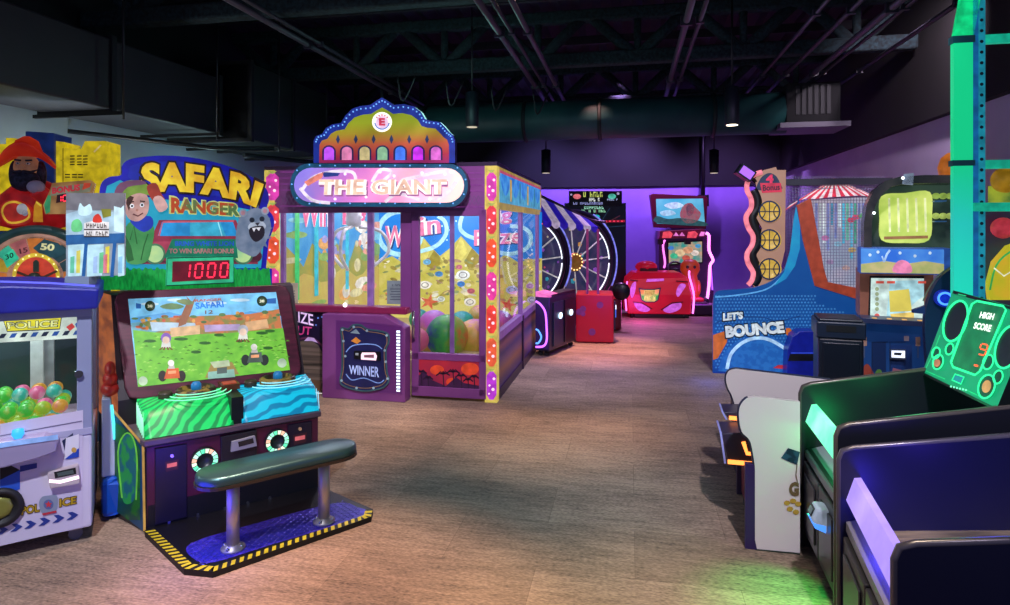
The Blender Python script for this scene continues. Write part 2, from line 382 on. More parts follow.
# ---- rectangular ducts along the left wall
for (xa, xb, ya, yb, za, zb_, c1, c2, lb, hang) in (
    (XL+.05, -5.05, 3.6, 6.95, 2.92, 3.62, '#26242a', '#2e2a30', 'near dark rectangular duct above the pirate game', (5.2, 6.6)),
    (XL+.05, -4.72, 7.05, 9.1, 2.86, 3.84, '#1f2826', '#28332f', 'taller rectangular duct above the safari game', (7.4, 8.7))):
    t = thing('rectangular_duct', lb, 'duct', Matrix.Translation(L((xa+xb)/2, (ya+yb)/2, za)), 'rectangular ducts by the left wall')
    mt = mat(c1, rough=.5, col2=c2, scale=2.)
    a = MB(); a.box(ROOM, xa, xb, ya, yb, za, zb_, mt); a.build('duct_body', t, bevel=.02)
    for y in (ya+.03, (ya+yb)/2, yb-.03):
        a = MB(); a.box(ROOM, xa-.02, xb+.03, y-.03, y+.03, za-.03, zb_+.03, mat('#14151b', rough=.6)); a.build('flange', t, bevel=.005)
    for y in hang:
        a = MB(); a.box(ROOM, xa, xb+.2, y-.018, y+.018, za-.075, za-.04, BLACK); a.build('hanger_rail', t)
        for xx in (xb+.2,):
            a = MB(); a.tube([L(xx, y, za-.12), L(xx, y, ZC-.02)], .012, BLACK, 6); a.build('hanger_rod', t)
a = MB(); pts = [L(-4.9, 7.2, 2.68), L(-4.4, 8.6, 2.7), L(-3.9, 8.95, 2.75), L(-3.75, 8.98, 2.9), L(-3.75, 8.98, 4.7)]
a.tube(catmull(pts, 6), .03, mat('#1c2126', rough=.5), 8); a.build('bent_conduit', label='dark conduit bending upward behind the safari game sign', cat='pipe')
a = MB(); a.tube([L(XL+.03, 5.6, 2.78), L(-5.0, 6.75, 2.72), L(-4.4, 7.1, 2.74)], .025, BLACK, 8); a.build('horizontal_pipe', label='black pipe crossing below the left rectangular ducts', cat='pipe')
a = MB()
for i in range(4): a.tube(catmull([L(-2.8+.5*i, 7.2+.4*i, 3.6), L(-2.75+.5*i, 7.25+.4*i, 3.3), L(-2.6+.5*i, 7.3+.4*i, 3.62)], 5), .012, BLACK, 6)
a.build('cable_bundle', label='loose black cables hanging under the ceiling by the booth sign', cat='cable')
# ---- cylinder spotlights
def spot_can(pt, h, r, label, lit):
    M = Matrix.Translation(pt)
    t = thing('ceiling_spotlight', label, 'spotlight', M, 'black cylinder ceiling spotlights')
    a = MB(); a.lathe(M, [(r*.9, 0), (r, .01), (r, h), (r*.3, h+.02)], mat('#0f1620', rough=.5), 20); a.build('can', t)
    a = MB(); a.lathe(M, [(r*.8, -.004), (r*.8, .002)], E('#fff0d0', 4. if lit else .6), 20); a.build('lens', t)
    a = MB(); a.tube([pt+Vector((0, 0, h)), Vector((pt.x, pt.y, ZC-.01))], .012, BLACK, 6); a.build('stem', t)
    return t
spot_can(V(732, 125, 7.6), .46, .085, 'black cylinder spotlight hanging in front of the round duct, glowing', True)
spot_can(V(472, 127, 8.0), .44, .085, 'black cylinder spotlight hanging right of the arched booth sign', False)
spot_can(V(546, 173, 11.4), .42, .085, 'small black cylinder spotlight above the wheel games', False)
spot_can(V(714, 173, 11.4), .42, .085, 'small black cylinder spotlight hanging left of the basketball column', False)
spot_can(V(904, 172, 8.4), .42, .08, 'black cylinder spotlight above the arched ocean game', False)
# ================================================================== SAFARI GAME
A0 = G(145, 533); B0 = G(318, 491)
SA = math.atan2(B0.y-A0.y, B0.x-A0.x); W = (B0-A0).length
SM = fr(A0.x, A0.y, SA)
saf = thing('arcade_shooter_cabinet', 'large jungle driving arcade cabinet with tilted wide screen and green and blue controls', 'arcade game', SM)
maroon = mat('#4a1c3c', rough=.45, col2='#2c1830', scale=3.)
# lower body
foot = [(0, 0), (W, 0), (W+.1, .36), (W+.12, .95), (-.2, .95), (-.14, .36)]
a = MB(); a.loc(SM, [(x, y, .0) for x, y in foot], (0, 0, .5), mat('#1a1524', rough=.4)); a.build('lower_body', saf, bevel=.006)
# front panel art
fp = plM(SM, 0)
a = MB()
a.art(fp, [(147, 448), (318, 418), (318, 488), (147, 529)], mat('#70204c', rough=.35, col2='#38163c', scale=2.5, emit=.12), .003)
a.art(fp, [(148, 506), (318, 466), (318, 489), (147, 531)], mat('#0d0c14', rough=.5), .005)
for q in (161, 190, 217, 240, 262): a.disc(fp, q+8, 524-(q-150)*.235, 1.6, CHROME, .007)
a.text(fp, 'Safari', [(226, 489), (254, 482), (254, 474), (226, 481)], E('#c07a30', .35), .006)
a.build('front_panel', saf)
for i, (q, slot) in enumerate((([(155, 449), (187, 444), (187, 517), (155, 525)], (172, 463)), ([(288, 425), (312, 421), (312, 463), (288, 468)], (300, 436)))):
    a = MB(); a.prism([fp.p(x, y, .016) for x, y in q], SM.to_3x3() @ Vector((0, .016, 0)), mat('#17122e', rough=.35)); d = a.build('coin_door', saf, bevel=.003)
    x, y = slot
    a = MB(); a.art(fp, [(x-7, y-1), (x+7, y-4), (x+6, y+6), (x-6, y+9)], mat('#4a2530', rough=.4), .019); a.art(fp, [(x-5, y+1), (x+5, y-1), (x+5, y+3), (x-5, y+5)], E('#e06a70', .7), .021); a.build('coin_slot', d)
    a = MB(); a.disc(fp, x, y-7, 1.8, CHROME, .022); a.build('lock', d)
# lit round speakers
for (x, y, r) in ((204, 459, 12.5), (276, 440, 11.5)):
    c = fp.p(x, y, 0); Mr = Matrix.Translation(c) @ Matrix.Rotation(SA, 4, 'Z') @ Matrix.Rotation(math.pi/2, 4, 'X'); R = r*c.y/F
    a = MB(); a.lathe(Mr, [(R, 0), (R, .02), (R*.95, .035), (R*.6, .03), (R*.58, .012), (0.001, .012)], mat('#20262a', rough=.4), 28); sp_ = a.build('round_light', saf)
    a = MB()
    for k in range(16):
        a0, a1 = 2*math.pi*(k+.08)/16, 2*math.pi*(k+.92)/16; col = ['#9affd0', '#c8f0e0', '#ffc0a0', '#e8ffd8', '#60e8b0'][k % 5]
        a.add([Mr @ Vector((rr*R*math.cos(t_), rr*R*math.sin(t_), .037)) for rr, t_ in ((.62, a0), (.96, a0), (.96, a1), (.62, a1))], [[0, 1, 2, 3]], E(col, 1.1))
    a.build('light_ring', sp_)
# card reader
a = MB(); a.prism([fp.p(x, y, .03) for x, y in ((221, 437), (257, 430), (257, 458), (221, 467))], SM.to_3x3() @ Vector((0, .03, 0)), mat('#1d1c22', rough=.4)); cr = a.build('card_reader', saf, bevel=.004)
a = MB(); a.prism([fp.p(x, y, .05) for x, y in ((232, 442), (255, 436), (257, 446), (231, 452))], SM.to_3x3() @ Vector((0, .02, 0)), mat('#9d9aa4', rough=.35)); a.art(fp, [(238, 442), (253, 438), (254, 443), (239, 447)], mat('#20242a', rough=.2), .052); a.build('reader_head', cr)
# left flare panels (jungle art) and right
def side(x0, y0, x1, y1, z0, z1, mt, off=.004):
    p, q = SM @ Vector((x0, y0, 0)), SM @ Vector((x1, y1, 0)); n = Vector((-(q-p).y, (q-p).x, 0)); n = -n if n.dot(CAM-p) < 0 else n
    return Pl(p, n)
sp1 = side(0, 0, -.14, .36, 0, .7, None)
a = MB()
a.art(sp1, [(113, 508), (143, 531), (143, 447), (110, 405), (104, 410), (104, 500)], E('#0a4a7a', .35, '#0c2f4a', 6), .004)
a.art(sp1, [(108, 505), (112, 420), (130, 432), (140, 450), (140, 520), (128, 520)], E('#1c6a28', .35, '#0a2a4a', 9, True), .006)
a.art(sp1, [(122, 498), (119, 450), (124, 436), (131, 434), (136, 448), (136, 490), (131, 503)], E('#2a9a4a', .4, '#184a8a', 12, True), .008, smooth=4)
a.line(sp1, [(122, 498), (118, 452), (125, 434), (133, 438), (137, 460), (136, 500)], 1.6, E('#70d040', .5), .010, smooth=4)
a.line(sp1, [(106, 402), (143, 445), (144.5, 531)], 2.6, E('#d0a050', .55), .012)
a.build('side_panel', saf)
# upper housing behind the screen (orange rock art on its sides)
rock = E('#c8703c', .6, '#7a4434', 5, False, (1, 1, 3))  # emission stands in for light falling on the orange side
up = [(-.115, .36, .5), (-.115, .36, .69), (-.14, .66, 1.31), (-.2, .95, 1.31), (-.2, .95, .5)]
def sx(dx): return [SM @ Vector((x+(dx if True else 0), y, z)) for x, y, z in up]
a = MB()
Lp = [SM @ Vector(p) for p in up]; Rp = [SM @ Vector((W+.02+(.06 if y > .9 else 0), y, z)) for x, y, z in up]
a.poly(Lp, rock); a.poly(Rp, mat('#3a2028', rough=.5, col2='#241824', scale=4.))
for i in range(5): a.poly([Lp[i], Lp[(i+1) % 5], Rp[(i+1) % 5], Rp[i]], mat('#241420', rough=.5))
a.build('upper_housing', saf)
# control deck
deck = [(0, -.02, .46), (W, -.02, .46), (W+.1, .38, .72), (-.12, .38, .72)]
a = MB(); a.loc(SM, [(-.01, -.035, .5), (W+.01, -.035, .5), (W+.11, .38, .5), (-.10, .38, .5)], (0, 0, .035), mat('#6a5560', rough=.35, col2='#50404e', scale=4.)); a.build('deck_lip', saf, bevel=.006)
def shell(x0, x1, hexa, hexb, name):
    g = wave_mat(hexa, hexb, .75, 7., 6., (0, 0, .9+x0)); b = MB(); nx, ny = 14, 10; vs = []; fs = []
    for j in range(ny+1):
        v = j/ny
        for i in range(nx+1):
            u = i/nx; x = x0+(x1-x0)*u
            if x0 < .2: x -= .02*v*(1-u)
            else: x += .03*v*u
            y = -.02+.40*v
            z = .54+.125*min(1, v*3.2)+.035*v + .03*math.sin(u*math.pi)**2*math.sin(min(1, v*1.4)*math.pi)
            if j == 0: z = .54
            vs.append(SM @ Vector((x, y, z)))
    for j in range(ny):
        for i in range(nx): fs.append([j*(nx+1)+i, j*(nx+1)+i+1, (j+1)*(nx+1)+i+1, (j+1)*(nx+1)+i])
    b.add(vs, fs, g, True)
    for e in ([vs[j*(nx+1)] for j in range(ny+1)], [vs[j*(nx+1)+nx] for j in range(ny+1)]):     # side skirts
        q = e+[Vector((p.x, p.y, SM.translation.z+.53)) for p in reversed(e)]; b.poly(q, g)
    o = b.build(name, saf); return o
for (x0, x1, ca, cb_, nm, xc) in ((.0, .47, '#18d868', '#0a5a34', 'green_control_shell', .3), (.52, W, '#10c0e0', '#0a5a8c', 'blue_control_shell', .8)):
    sh = shell(x0, x1, ca, cb_, nm)
    Mk = SM @ Matrix.Translation((xc, .25, .725))
    a = MB(); a.lathe(Mk, [(.115, -.06), (.115, .005), (.10, .014), (.085, .012), (.08, -.01), (.001, -.01)], mat('#2a2118', rough=.4, col2='#8a7030', scale=14., sharp=True), 26); wh = a.build('steering_dial', sh)
    a = MB(); a.lathe(Mk, [(.03, 0), (.03, .03), (.02, .045), (.001, .048)], E('#2080c0', .5), 16); a.build('dial_knob', wh)
    Mk = SM @ Matrix.Translation((xc-.17, .27, .72))
    a = MB(); a.lathe(Mk, [(.04, -.06), (.04, .0), (.034, .012), (.03, .004), (.001, .004)], mat('#3a3428', rough=.4), 20); a.build('push_button', sh)
    a = MB()
    for k in range(11):                                     # bright edge lines of the lit shell
        pass
    for r0 in (.13, .16, .19):
        pts = [SM @ Vector((xc+r0*math.cos(t_), .20+r0*.75*math.sin(t_)-.03, .735-.02*(r0-.13)/.06)) for t_ in [math.pi+.2+i*(math.pi-.4)/14 for i in range(15)]]
        a.tube(pts, .0035, E('#8affc8' if xc < .5 else '#9af0ff', .9), 6)
    for k in range(6):
        yy = .0+.05*k
        a.tube([SM @ Vector(((x0 if xc < .5 else x1)+(-.008-.02*(yy+.02)/.4 if xc < .5 else .006+.03*(yy+.02)/.4), yy, .545+.002*k)), SM @ Vector(((x0 if xc < .5 else x1)+(-.008-.02*(yy+.02)/.4 if xc < .5 else .008+.03*(yy+.02)/.4), yy+.03, .655+.006*k))], .003, E('#a8ffd8' if xc < .5 else '#a0e8ff', .8), 5)
    a.build('light_lines', sh)
a = MB(); a.box(SM, .46, .53, .0, .38, .53, .70, mat('#0a1418', rough=.4)); a.box(SM, .44, .55, .2, .40, .70, .735, mat('#5a3018', rough=.4)); a.box(SM, .455, .535, .22, .29, .735, .74, E('#c04a30', .5)); a.build('centre_divider', saf)
# tilted screen
BL, BR, TR_, TL_ = [SM @ Vector(p) for p in ((-.085, .33, .675), (1.0, .33, .675), (1.005, .64, 1.33), (-.115, .64, 1.33))]
nn = (BR-BL).cross(TL_-BL).normalized(); scr = Pl((BL+BR+TR_+TL_)/4, nn if nn.y < 0 else -nn)
bez = [(125, 388), (115, 300), (118, 293), (124, 291), (279, 284.5), (286, 287), (290, 293), (301, 366), (300, 373), (294, 377), (140, 399), (130, 398)]
a = MB(); a.prism([scr.p(x, y, .02) for x, y in bez], -scr.n*.06, mat('#64263a', rough=.35, col2='#481c2c', scale=6., stretch=(1, 1, 5))); a.build('screen_bezel', saf, bevel=.008)
a = MB()
S = lambda *pts, c, k=.75, o=.024, sm=0: a.art(scr, list(pts), E(c, k) if isinstance(c, str) else c, o, smooth=sm)
S((128, 299), (276, 292), (290, 370), (138, 387), c='#78c4ec', k=.8, o=.022)                                       # sky
S((130, 318), (170, 312), (210, 322), (250, 311), (281, 316), (282, 328), (133, 334), c='#5aa8e0', k=.7, o=.0225)
S((131, 325), (160, 318), (200, 316), (250, 314), (279, 309), (283, 335), (134, 340), c=E('#c87848', .75, '#6a8a4a', 14, True), o=.023)   # orange bush line
S((131, 323), (140, 322), (150, 329), (160, 331), (133, 338), c='#6aa0b0', o=.0235)
S((133, 330), (180, 335), (230, 333), (283, 328), (290, 370), (138, 387), c=E('#7cc83c', .75, '#56a830', 16), o=.024)  # grass
S((150, 322), (195, 323), (197, 331), (152, 331), c='#b0c8d8', o=.0245)
S((180, 318), (188, 300), (186, 296), (192, 302), (196, 297), (191, 312), (186, 324), (178, 327), c='#a06848', o=.025)   # tree
S((160, 306), (172, 303), (184, 306), (178, 309), (166, 309), c='#6a8a58', o=.0252, sm=3); S((176, 301), (186, 299), (194, 303), (186, 305), c='#7a8a58', o=.0252, sm=3)
S((170, 328), (200, 325), (200, 334), (171, 337), c='#e0b888', o=.0255); S((245, 322), (267, 319), (269, 328), (247, 331), c='#d8a878', o=.0255); S((204, 325), (240, 324), (240, 330), (205, 332), c='#b8a0c8', o=.0252)
for x, y, w in ((150, 341, 6), (165, 339, 5), (181, 339, 7), (205, 343, 6), (219, 335, 5), (262, 333, 6), (270, 331, 5), (240, 341, 4), (196, 352, 5), (268, 348, 5)): a.disc(scr, x, y, w, E('#2f6a20', .6), .0248, ry=1.6)
a.text(scr, 'SAFARI', [(196, 309), (224, 307), (223, 301), (195, 303)], E('#2878d8', .9), .026, .03); a.text(scr, 'RANGER', [(195, 302), (222, 300.5), (222, 298), (195, 299.5)], E('#c05840', .9), .026)
a.text(scr, '12', [(205, 314), (213, 313.6), (213, 310), (205, 310.4)], E('#806050', .6), .026)
for x, y, s in ((150, 306, -1), (262, 301, 1)):
    a.disc(scr, x, y, 5.2, E('#102810', .7), .026); a.disc(scr, x, y, 3.6, E('#385030', .6), .0265); a.text(scr, '38', [(x-2.4, y+1.6), (x+2.4, y+1.4), (x+2.4, y-1.4), (x-2.4, y-1.2)], E('#f0f0d0', .9), .027)
    a.art(scr, [(x+s*6-3, y-2), (x+s*14, y-3), (x+s*14, y+2.5), (x+s*6-3, y+2.5)], E('#2860a8', .7), .0255)
rg = random.Random(5)
for k in range(150):
    x = rg.uniform(136, 288); y = rg.uniform(336, 382-(x-136)*.11); c_ = rg.choice(['#5a9c28', '#94d850', '#4a8a24', '#a8e060']); a.art(scr, [(x-2.2, y+.6), (x, y-.9), (x+2.4, y+.4)], E(c_, .7), .0247)
for k in range(46):
    x = rg.uniform(134, 282); y = 324-(x-134)*.05+rg.uniform(-6, 5); a.disc(scr, x, y, rg.uniform(1.5, 4), E(rg.choice(['#e08848', '#b86838', '#d8a050', '#5a7a48', '#c05838', '#7a9058']), .75), .0236, ry=rg.uniform(1, 2.2), n=9)
for x, y, w in ((150, 304, 9), (215, 303, 12), (240, 300, 10), (175, 300, 8)): a.disc(scr, x, y, w, E('#c8e4f4', .8), .0222, ry=1.6, n=14)
# little hunters and buggies of the game picture
for x, y, hair, body in ((166, 340, '#8a60c0', '#d8d8d0'), (243, 332, '#b8b8c0', '#e0e0d0')):
    a.art(scr, [(x-5, y+8), (x+5, y+7.5), (x+4, y+1), (x-4, y+1.5)], E(body, .75), .027); a.disc(scr, x, y-2, 5.2, E(hair, .7), .0275); a.disc(scr, x, y, 3.6, E('#e8c8b0', .8), .028)
    for k in (-4, -1.5, 1.5, 4): a.art(scr, [(x+k*1.6-1, y+10), (x+k*1.6+1, y+10), (x+k*.8+.8, y+7), (x+k*.8-.8, y+7)], E('#7a4a28', .7), .0272)
for x, y, body, tyre in ((172, 371, '#d8602c', '#302420'), (255, 355, '#4a5a50', '#28302c')):
    for s in (-1, 1): a.disc(scr, x+s*9.5, y+5, 4.2, E(tyre, .5), .0272, ry=5.5)
    a.art(scr, [(x-8, y+8), (x+8, y+7), (x+6.5, y-3), (x-5, y-2.5)], E(body, .8), .0275); a.art(scr, [(x-4, y+3), (x+4, y+2.4), (x+4, y-.5), (x-4, y)], E('#f0a070', .8), .028)
    a.disc(scr, x-1, y-8, 3.2, E('#e8e4d8', .8), .0278); a.art(scr, [(x-4, y-2), (x+3, y-2.4), (x+2, y-6), (x-3, y-6)], E('#c8c0b8', .7), .0276)
S((210, 362), (229, 360), (230, 366), (214, 368), c='#b8c8a0', o=.027); S((208, 372), (234, 369), (235, 377), (208, 379), c='#8ab8a8', o=.0272); S((217, 374), (227, 373), (227, 367), (217, 368), c='#50605a', o=.0275); S((205, 378), (239, 374), (232, 362), (211, 364), c='#a8904a', k=.6, o=.0265)
for x, y in ((143, 381), (282, 363)): a.disc(scr, x, y, 4.6, E('#b8d0b0', .7), .027)
a.build('screen', saf)
# marquee
mq = plM(SM, .8)
out = [(101, 290), (100, 262), (98, 235), (99, 200), (101, 184), (109, 177), (121, 175), (122, 166), (128, 160), (142, 157), (165, 155.5), (188, 157), (208, 160.5), (228, 166), (247, 174), (259, 182), (267, 190), (269, 200), (267, 208), (273, 216), (274, 226), (269, 240), (265, 250), (266, 268), (272, 269), (272, 290)]
out = [(p.x, p.y) for p in catmull([(x, y, 0) for x, y in out[3:22]], 4)]; out = [(101, 290), (100, 250)]+out+[(266, 268), (272, 269), (272, 290)]
a = MB(); a.prism([mq.p(x, y) for x, y in out], SM.to_3x3() @ Vector((0, .06, 0)), E('#1414a8', .55), mat('#10103a', rough=.4)); ms = a.build('marquee_sign', saf)
a = MB(); A_ = lambda pts, c, k=.7, o=.004, sm=0: a.art(mq, pts, E(c, k) if isinstance(c, str) else c, o, smooth=sm)
A_([(104, 270), (104, 200), (107, 186), (120, 180), (128, 184), (140, 196), (170, 200), (225, 205), (262, 212), (269, 222), (264, 240), (261, 268)], E('#1898b8', .6, '#2ab8d8', 6), o=.003)
A_([(128, 176), (130, 166), (146, 161), (185, 162), (225, 171), (255, 184), (262, 196), (258, 206), (230, 198), (180, 192), (140, 194)], '#1a28b0', .55, .0035)
def arch(x0, x1, tb, tt):
    def f(s, t):
        x = x0+(x1-x0)*s-(8*s**4*(1-t)-3*s**4 if x1 > 255 else 0)
        return (x, itp(tb, s)*(1-t)+itp(tt, s)*t)
    return f
def itp(l, s):
    s = min(.9999, max(0, s))*(len(l)-1); i = int(s); return l[i]*(1-(s-i))+l[i+1]*(s-i)
tb, tt = [194, 192, 192.5, 196, 200, 208], [163, 162, 163, 167, 172, 184]
a.text(mq, 'SAFARI', arch(138.5, 263.5, [y+2 for y in tb], [y-2 for y in tt]), E('#2a1408', .5), .006, .10)
a.text(mq, 'SAFARI', arch(141, 261, tb, tt), E('#e8cc30', .85, '#c89018', 12), .008, .055)
a.text(mq, 'RANGER', arch(169, 242, [214, 215, 217.5], [195, 200, 203]), E('#d8e080', .6), .0065, .10)
a.text(mq, 'RANGER', arch(171, 240, [213, 214, 216.5], [197, 201, 204]), E('#b0441c', .75, '#207848', 10, True), .0085, .05)
# jeep
jr = '#98304a'
A_([(133, 264), (136, 246), (140, 238), (152, 236), (159, 220), (236, 220), (243, 236), (250, 240), (256, 250), (258, 264)], jr, .55, .007)
A_([(158, 236), (162, 222), (233, 222), (238, 236)], '#2090d0', .75, .009); A_([(190, 236), (190, 222), (220, 222), (226, 236)], '#38b0d0', .7, .0095); a.line(mq, [(218, 222), (222, 236)], 1.2, E('#90e0f0', .8), .010)
A_([(134, 242), (246, 240), (250, 252), (132, 254)], '#b04058', .55, .0075)
for x in (155, 243): a.disc(mq, x, 254, 10.5, E('#4a7a58', .6), .010); a.disc(mq, x, 254, 8.5, E('#b8d890', .75, '#70b890', 8), .011)
A_([(172, 239), (236, 239), (238, 258), (164, 258)], '#0c7a5c', .65, .012)
a.text(mq, 'BRING WHITE LION', [(175, 246), (234, 246), (234, 241), (175, 241)], E('#1c50b0', .85), .014, .04); a.text(mq, 'TO WIN SAFARI BONUS', [(169, 253.5), (234, 253.5), (234, 248.5), (169, 248.5)], E('#a87070', .8), .014, .04)
# ranger child, hat and shirt
A_([(127, 262), (124, 235), (130, 222), (146, 220), (154, 228), (152, 246), (146, 262)], E('#3a8a4a', .6, '#5aa860', 8), o=.013, sm=4)
A_([(131, 219), (150, 216), (153, 226), (144, 232), (134, 226)], '#2038b0', .65, .015, 3)
A_([(126, 214), (125, 200), (132, 192), (144, 192), (149, 202), (147, 214), (139, 221), (131, 220)], '#c89a90', .65, .016, 4)
A_([(124, 200), (120, 190), (126, 181), (142, 181), (150, 188), (152, 196), (140, 193), (130, 196)], '#7a9a38', .65, .018, 3); A_([(114, 195), (120, 183), (140, 180), (146, 184), (128, 187), (120, 196)], '#7a4a68', .6, .019, 3)
A_([(147, 186), (156, 183), (161, 193), (166, 203), (159, 208), (153, 201), (149, 195)], '#a83a28', .55, .019, 3); A_([(153, 199), (161, 196), (168, 207), (159, 212)], '#d8a8a0', .7, .02, 3)
A_([(126, 203), (128, 195), (134, 197), (131, 204), (129, 211)], '#4a2a20', .5, .0165); a.line(mq, [(129, 202.5), (134, 201.5)], 1.1, E('#3a2018', .5), .022); a.line(mq, [(140, 201), (145, 201.5)], 1.1, E('#3a2018', .5), .022); a.disc(mq, 137, 210, 1.3, E('#b07868', .6), .0215)
for x, y in ((132, 206), (142, 205)): a.disc(mq, x, y, 2.2, E('#f0f0f8', .8), .021); a.disc(mq, x, y, 1.2, E('#181828', .3), .022)
a.line(mq, [(133, 214), (138, 216), (143, 213)], 1.2, E('#5a2028', .5), .021)
for pts in ([(134, 240), (150, 237), (152, 243), (134, 247)], [(245, 238), (258, 244), (258, 250), (247, 246)]): A_(pts, '#c04c5c', .6, .0085)
for x, y in ((143, 258), (256, 256)): a.disc(mq, x, y, 6, E('#5a1c34', .5), .009)
a.line(mq, [(136, 262), (258, 261)], 2.2, E('#6a2840', .5), .0095); a.line(mq, [(159, 236), (163, 222), (234, 221)], 1.6, E('#c85868', .7), .0098)
for pts in ([(130, 240), (134, 226), (137, 244)], [(148, 234), (144, 246), (141, 260)]): a.line(mq, pts, 1.2, E('#24602c', .6), .0145)
A_([(126, 236), (124, 250), (128, 262), (134, 260), (131, 246)], '#2c6a34', .55, .0142)
# grey lion
for k in range(11):
    t_ = -2.6+k*.42; x, y = 254+15.5*math.cos(t_), 230+21*math.sin(t_); A_([(254+12*math.cos(t_-.2), 230+17*math.sin(t_-.2)), (254+19*math.cos(t_), 230+26*math.sin(t_)), (254+12*math.cos(t_+.2), 230+17*math.sin(t_+.2))], '#6a7c98', .5, .0125)
for x, y in ((243, 213), (265, 211)): a.disc(mq, x, y, 4, E('#98a4b8', .55), .0145); a.disc(mq, x, y, 2.2, E('#c08a98', .5), .015)
A_([(236, 246), (238, 222), (246, 212), (258, 208), (268, 216), (271, 228), (266, 242), (256, 256), (246, 254)], E('#8a98b0', .55, '#58708a', 14), o=.013, sm=4)
for x, y in ((252, 220), (262, 219)): a.disc(mq, x, y, 2.6, E('#202838', .4), .016)
A_([(248, 227), (252, 222), (258, 223), (262, 221), (266, 226), (262, 231), (252, 232)], '#b8c4d4', .6, .0155, 3); A_([(255, 223), (260, 222.5), (257.5, 226)], '#302838', .5, .0158)
A_([(250, 228), (263, 226), (264, 236), (256, 242), (250, 236)], '#28202c', .4, .016, 3); A_([(252, 228), (254, 232), (256, 228), (259, 231), (261, 227)], '#e8e8f0', .7, .017)
# grass strip
gr = [(101, 290), (101, 268)]
for k in range(58): gr.append((101+k*2.95, 269.8-(k % 2)*2.2-1.0*math.sin(k*1.7)))
A_(gr+[(272, 290)], E('#18b048', .6, '#0a7a30', 22, False, (4, 4, 1)), o=.020)
a.build('marquee_art', ms)
a = MB(); a.prism([mq.p(x, y, .05) for x, y in ((166, 286), (167, 257.5), (234, 256), (234, 283))], SM.to_3x3() @ Vector((0, .05, 0)), E('#30c088', .65)); sd = a.build('score_display', ms, bevel=.004)
a = MB(); a.art(mq, [(172, 282), (172.5, 261.5), (229.5, 260), (229.5, 279)], E('#6a0a20', .6), .053); a.line(mq, [(166.5, 285.7), (167.5, 258), (233.5, 256.5), (233.5, 282.7)], 1, mat('#0c2a28', rough=.4), .0525, closed=True)
for k, ch in enumerate('1000'):
    x = 182+k*12.6; q = [(x, 278-k*.35), (x+7, 277.8-k*.35), (x+8.5, 264-k*.35), (x+1.5, 264.2-k*.35)]; seg7(a, mq, q, ch, E('#ff2a48', 1.6), .056, .24)
a.build('digits', sd)
# floor plate and bench
pl_px = [(145, 537), (184, 575), (213, 578), (371, 522), (373, 514), (334, 497), (318, 489)]
P3 = [G(x, y, .0) for x, y in pl_px]
plate = P3[:6]+[SM @ Vector((W, .1, 0)), SM @ Vector((.0, .1, 0))]
a = MB(); a.prism([p+Vector((0, 0, .03)) for p in plate], (0, 0, -.03), mat('#1a1a20', rough=.35, metal=.5), mat('#08080a', rough=.6)); pb = a.build('floor_plate', saf)
a = MB(); HP = Pl((0, 0, .0305), (0, 0, 1))
zone = [(186, 549), (199, 540), (232, 530), (330, 504), (357, 507), (362, 516), (270, 545), (215, 562), (196, 560)]
a.art(HP, zone, mat('#2222a0', rough=.35, metal=.3, col2='#5040d0', scale=30.), .001, smooth=4)
for i in range(13):
    for j in range(34):
        s, t = (i+.5)/13, (j+.5)/34
        x = 190+s*0+ t*165+ (s-.5)*22; y = 562-t*53-(1-s)*20*(1-.35*t)+4
        if not (190 < x < 360): continue
        p = HP.p(x, y, .002); dd = Vector((math.cos(SA+(.8 if (i+j) % 2 else -.8)), math.sin(SA+(.8 if (i+j) % 2 else -.8)), 0)); e = Vector((-dd.y, dd.x, 0))
        a.add([p+dd*.013, p+e*.004+Vector((0, 0, .002)), p-dd*.013, p-e*.004+Vector((0, 0, .002))], [[0, 1, 2, 3]], mat('#7a70f0', rough=.25, metal=.6))
a.build('tread_surface', pb)
# hazard tape round the edge
yel, blk = mat('#e8d028', rough=.5, emit=0.35), mat('#0c0c0c', rough=.5)
edge = P3[:5]
edge = [p+Vector((0, 0, .0315)) for p in edge]; a = MB(); cen = sum(P3, Vector())/len(P3)
for i in range(4):
    p, q = edge[i], edge[i+1]; d = (q-p); ln_ = d.length; d.normalize(); nrm = Vector((-d.y, d.x, 0)); nrm = nrm if nrm.dot(cen-p) > 0 else -nrm; n = max(1, int(ln_/.042))
    a.add([p, q, q+nrm*.045, p+nrm*.045], [[0, 1, 2, 3]], blk)
    for k in range(n):
        s0, s1 = ln_*k/n, ln_*(k+.5)/n; sk = .02 if k < n-1 else 0
        a.add([p+d*s0+Vector((0, 0, .001)), p+d*s1+Vector((0, 0, .001)), p+d*(s1+sk)+nrm*.045+Vector((0, 0, .001)), p+d*(s0+sk)+nrm*.045+Vector((0, 0, .001))], [[0, 1, 2, 3]], yel)
a.build('hazard_tape', pb)
L1, L2 = G(233, 549, .03), G(324, 522, .03); e = (L2-L1).normalized(); nb = Vector((-e.y, e.x, 0))
bm_ = Matrix(((e.x, nb.x, 0, L1.x), (e.y, nb.y, 0, L1.y), (0, 0, 1, 0), (0, 0, 0, 1)))
ll = (L2-L1).length
def stadium(x0, x1, r, n=10):
    c = [(x1-r+r*math.cos(t), r*math.sin(t)) for t in [-math.pi/2+math.pi*i/n for i in range(n+1)]]
    return c+[(x0+r+r*math.cos(t), r*math.sin(t)) for t in [math.pi/2+math.pi*i/n for i in range(n+1)]]
st = stadium(-.185, ll+.19, .125)
bn = MB(); lev = [(.93, .412), (1., .424), (1., .450), (.96, .464), (.84, .470)]
vs = []; 
for (k, z) in lev:
    for (x, y) in st: xm = (x-ll/2); vs.append(bm_ @ Vector((ll/2+xm*(1-(1-k)*.25), y*k, z)))
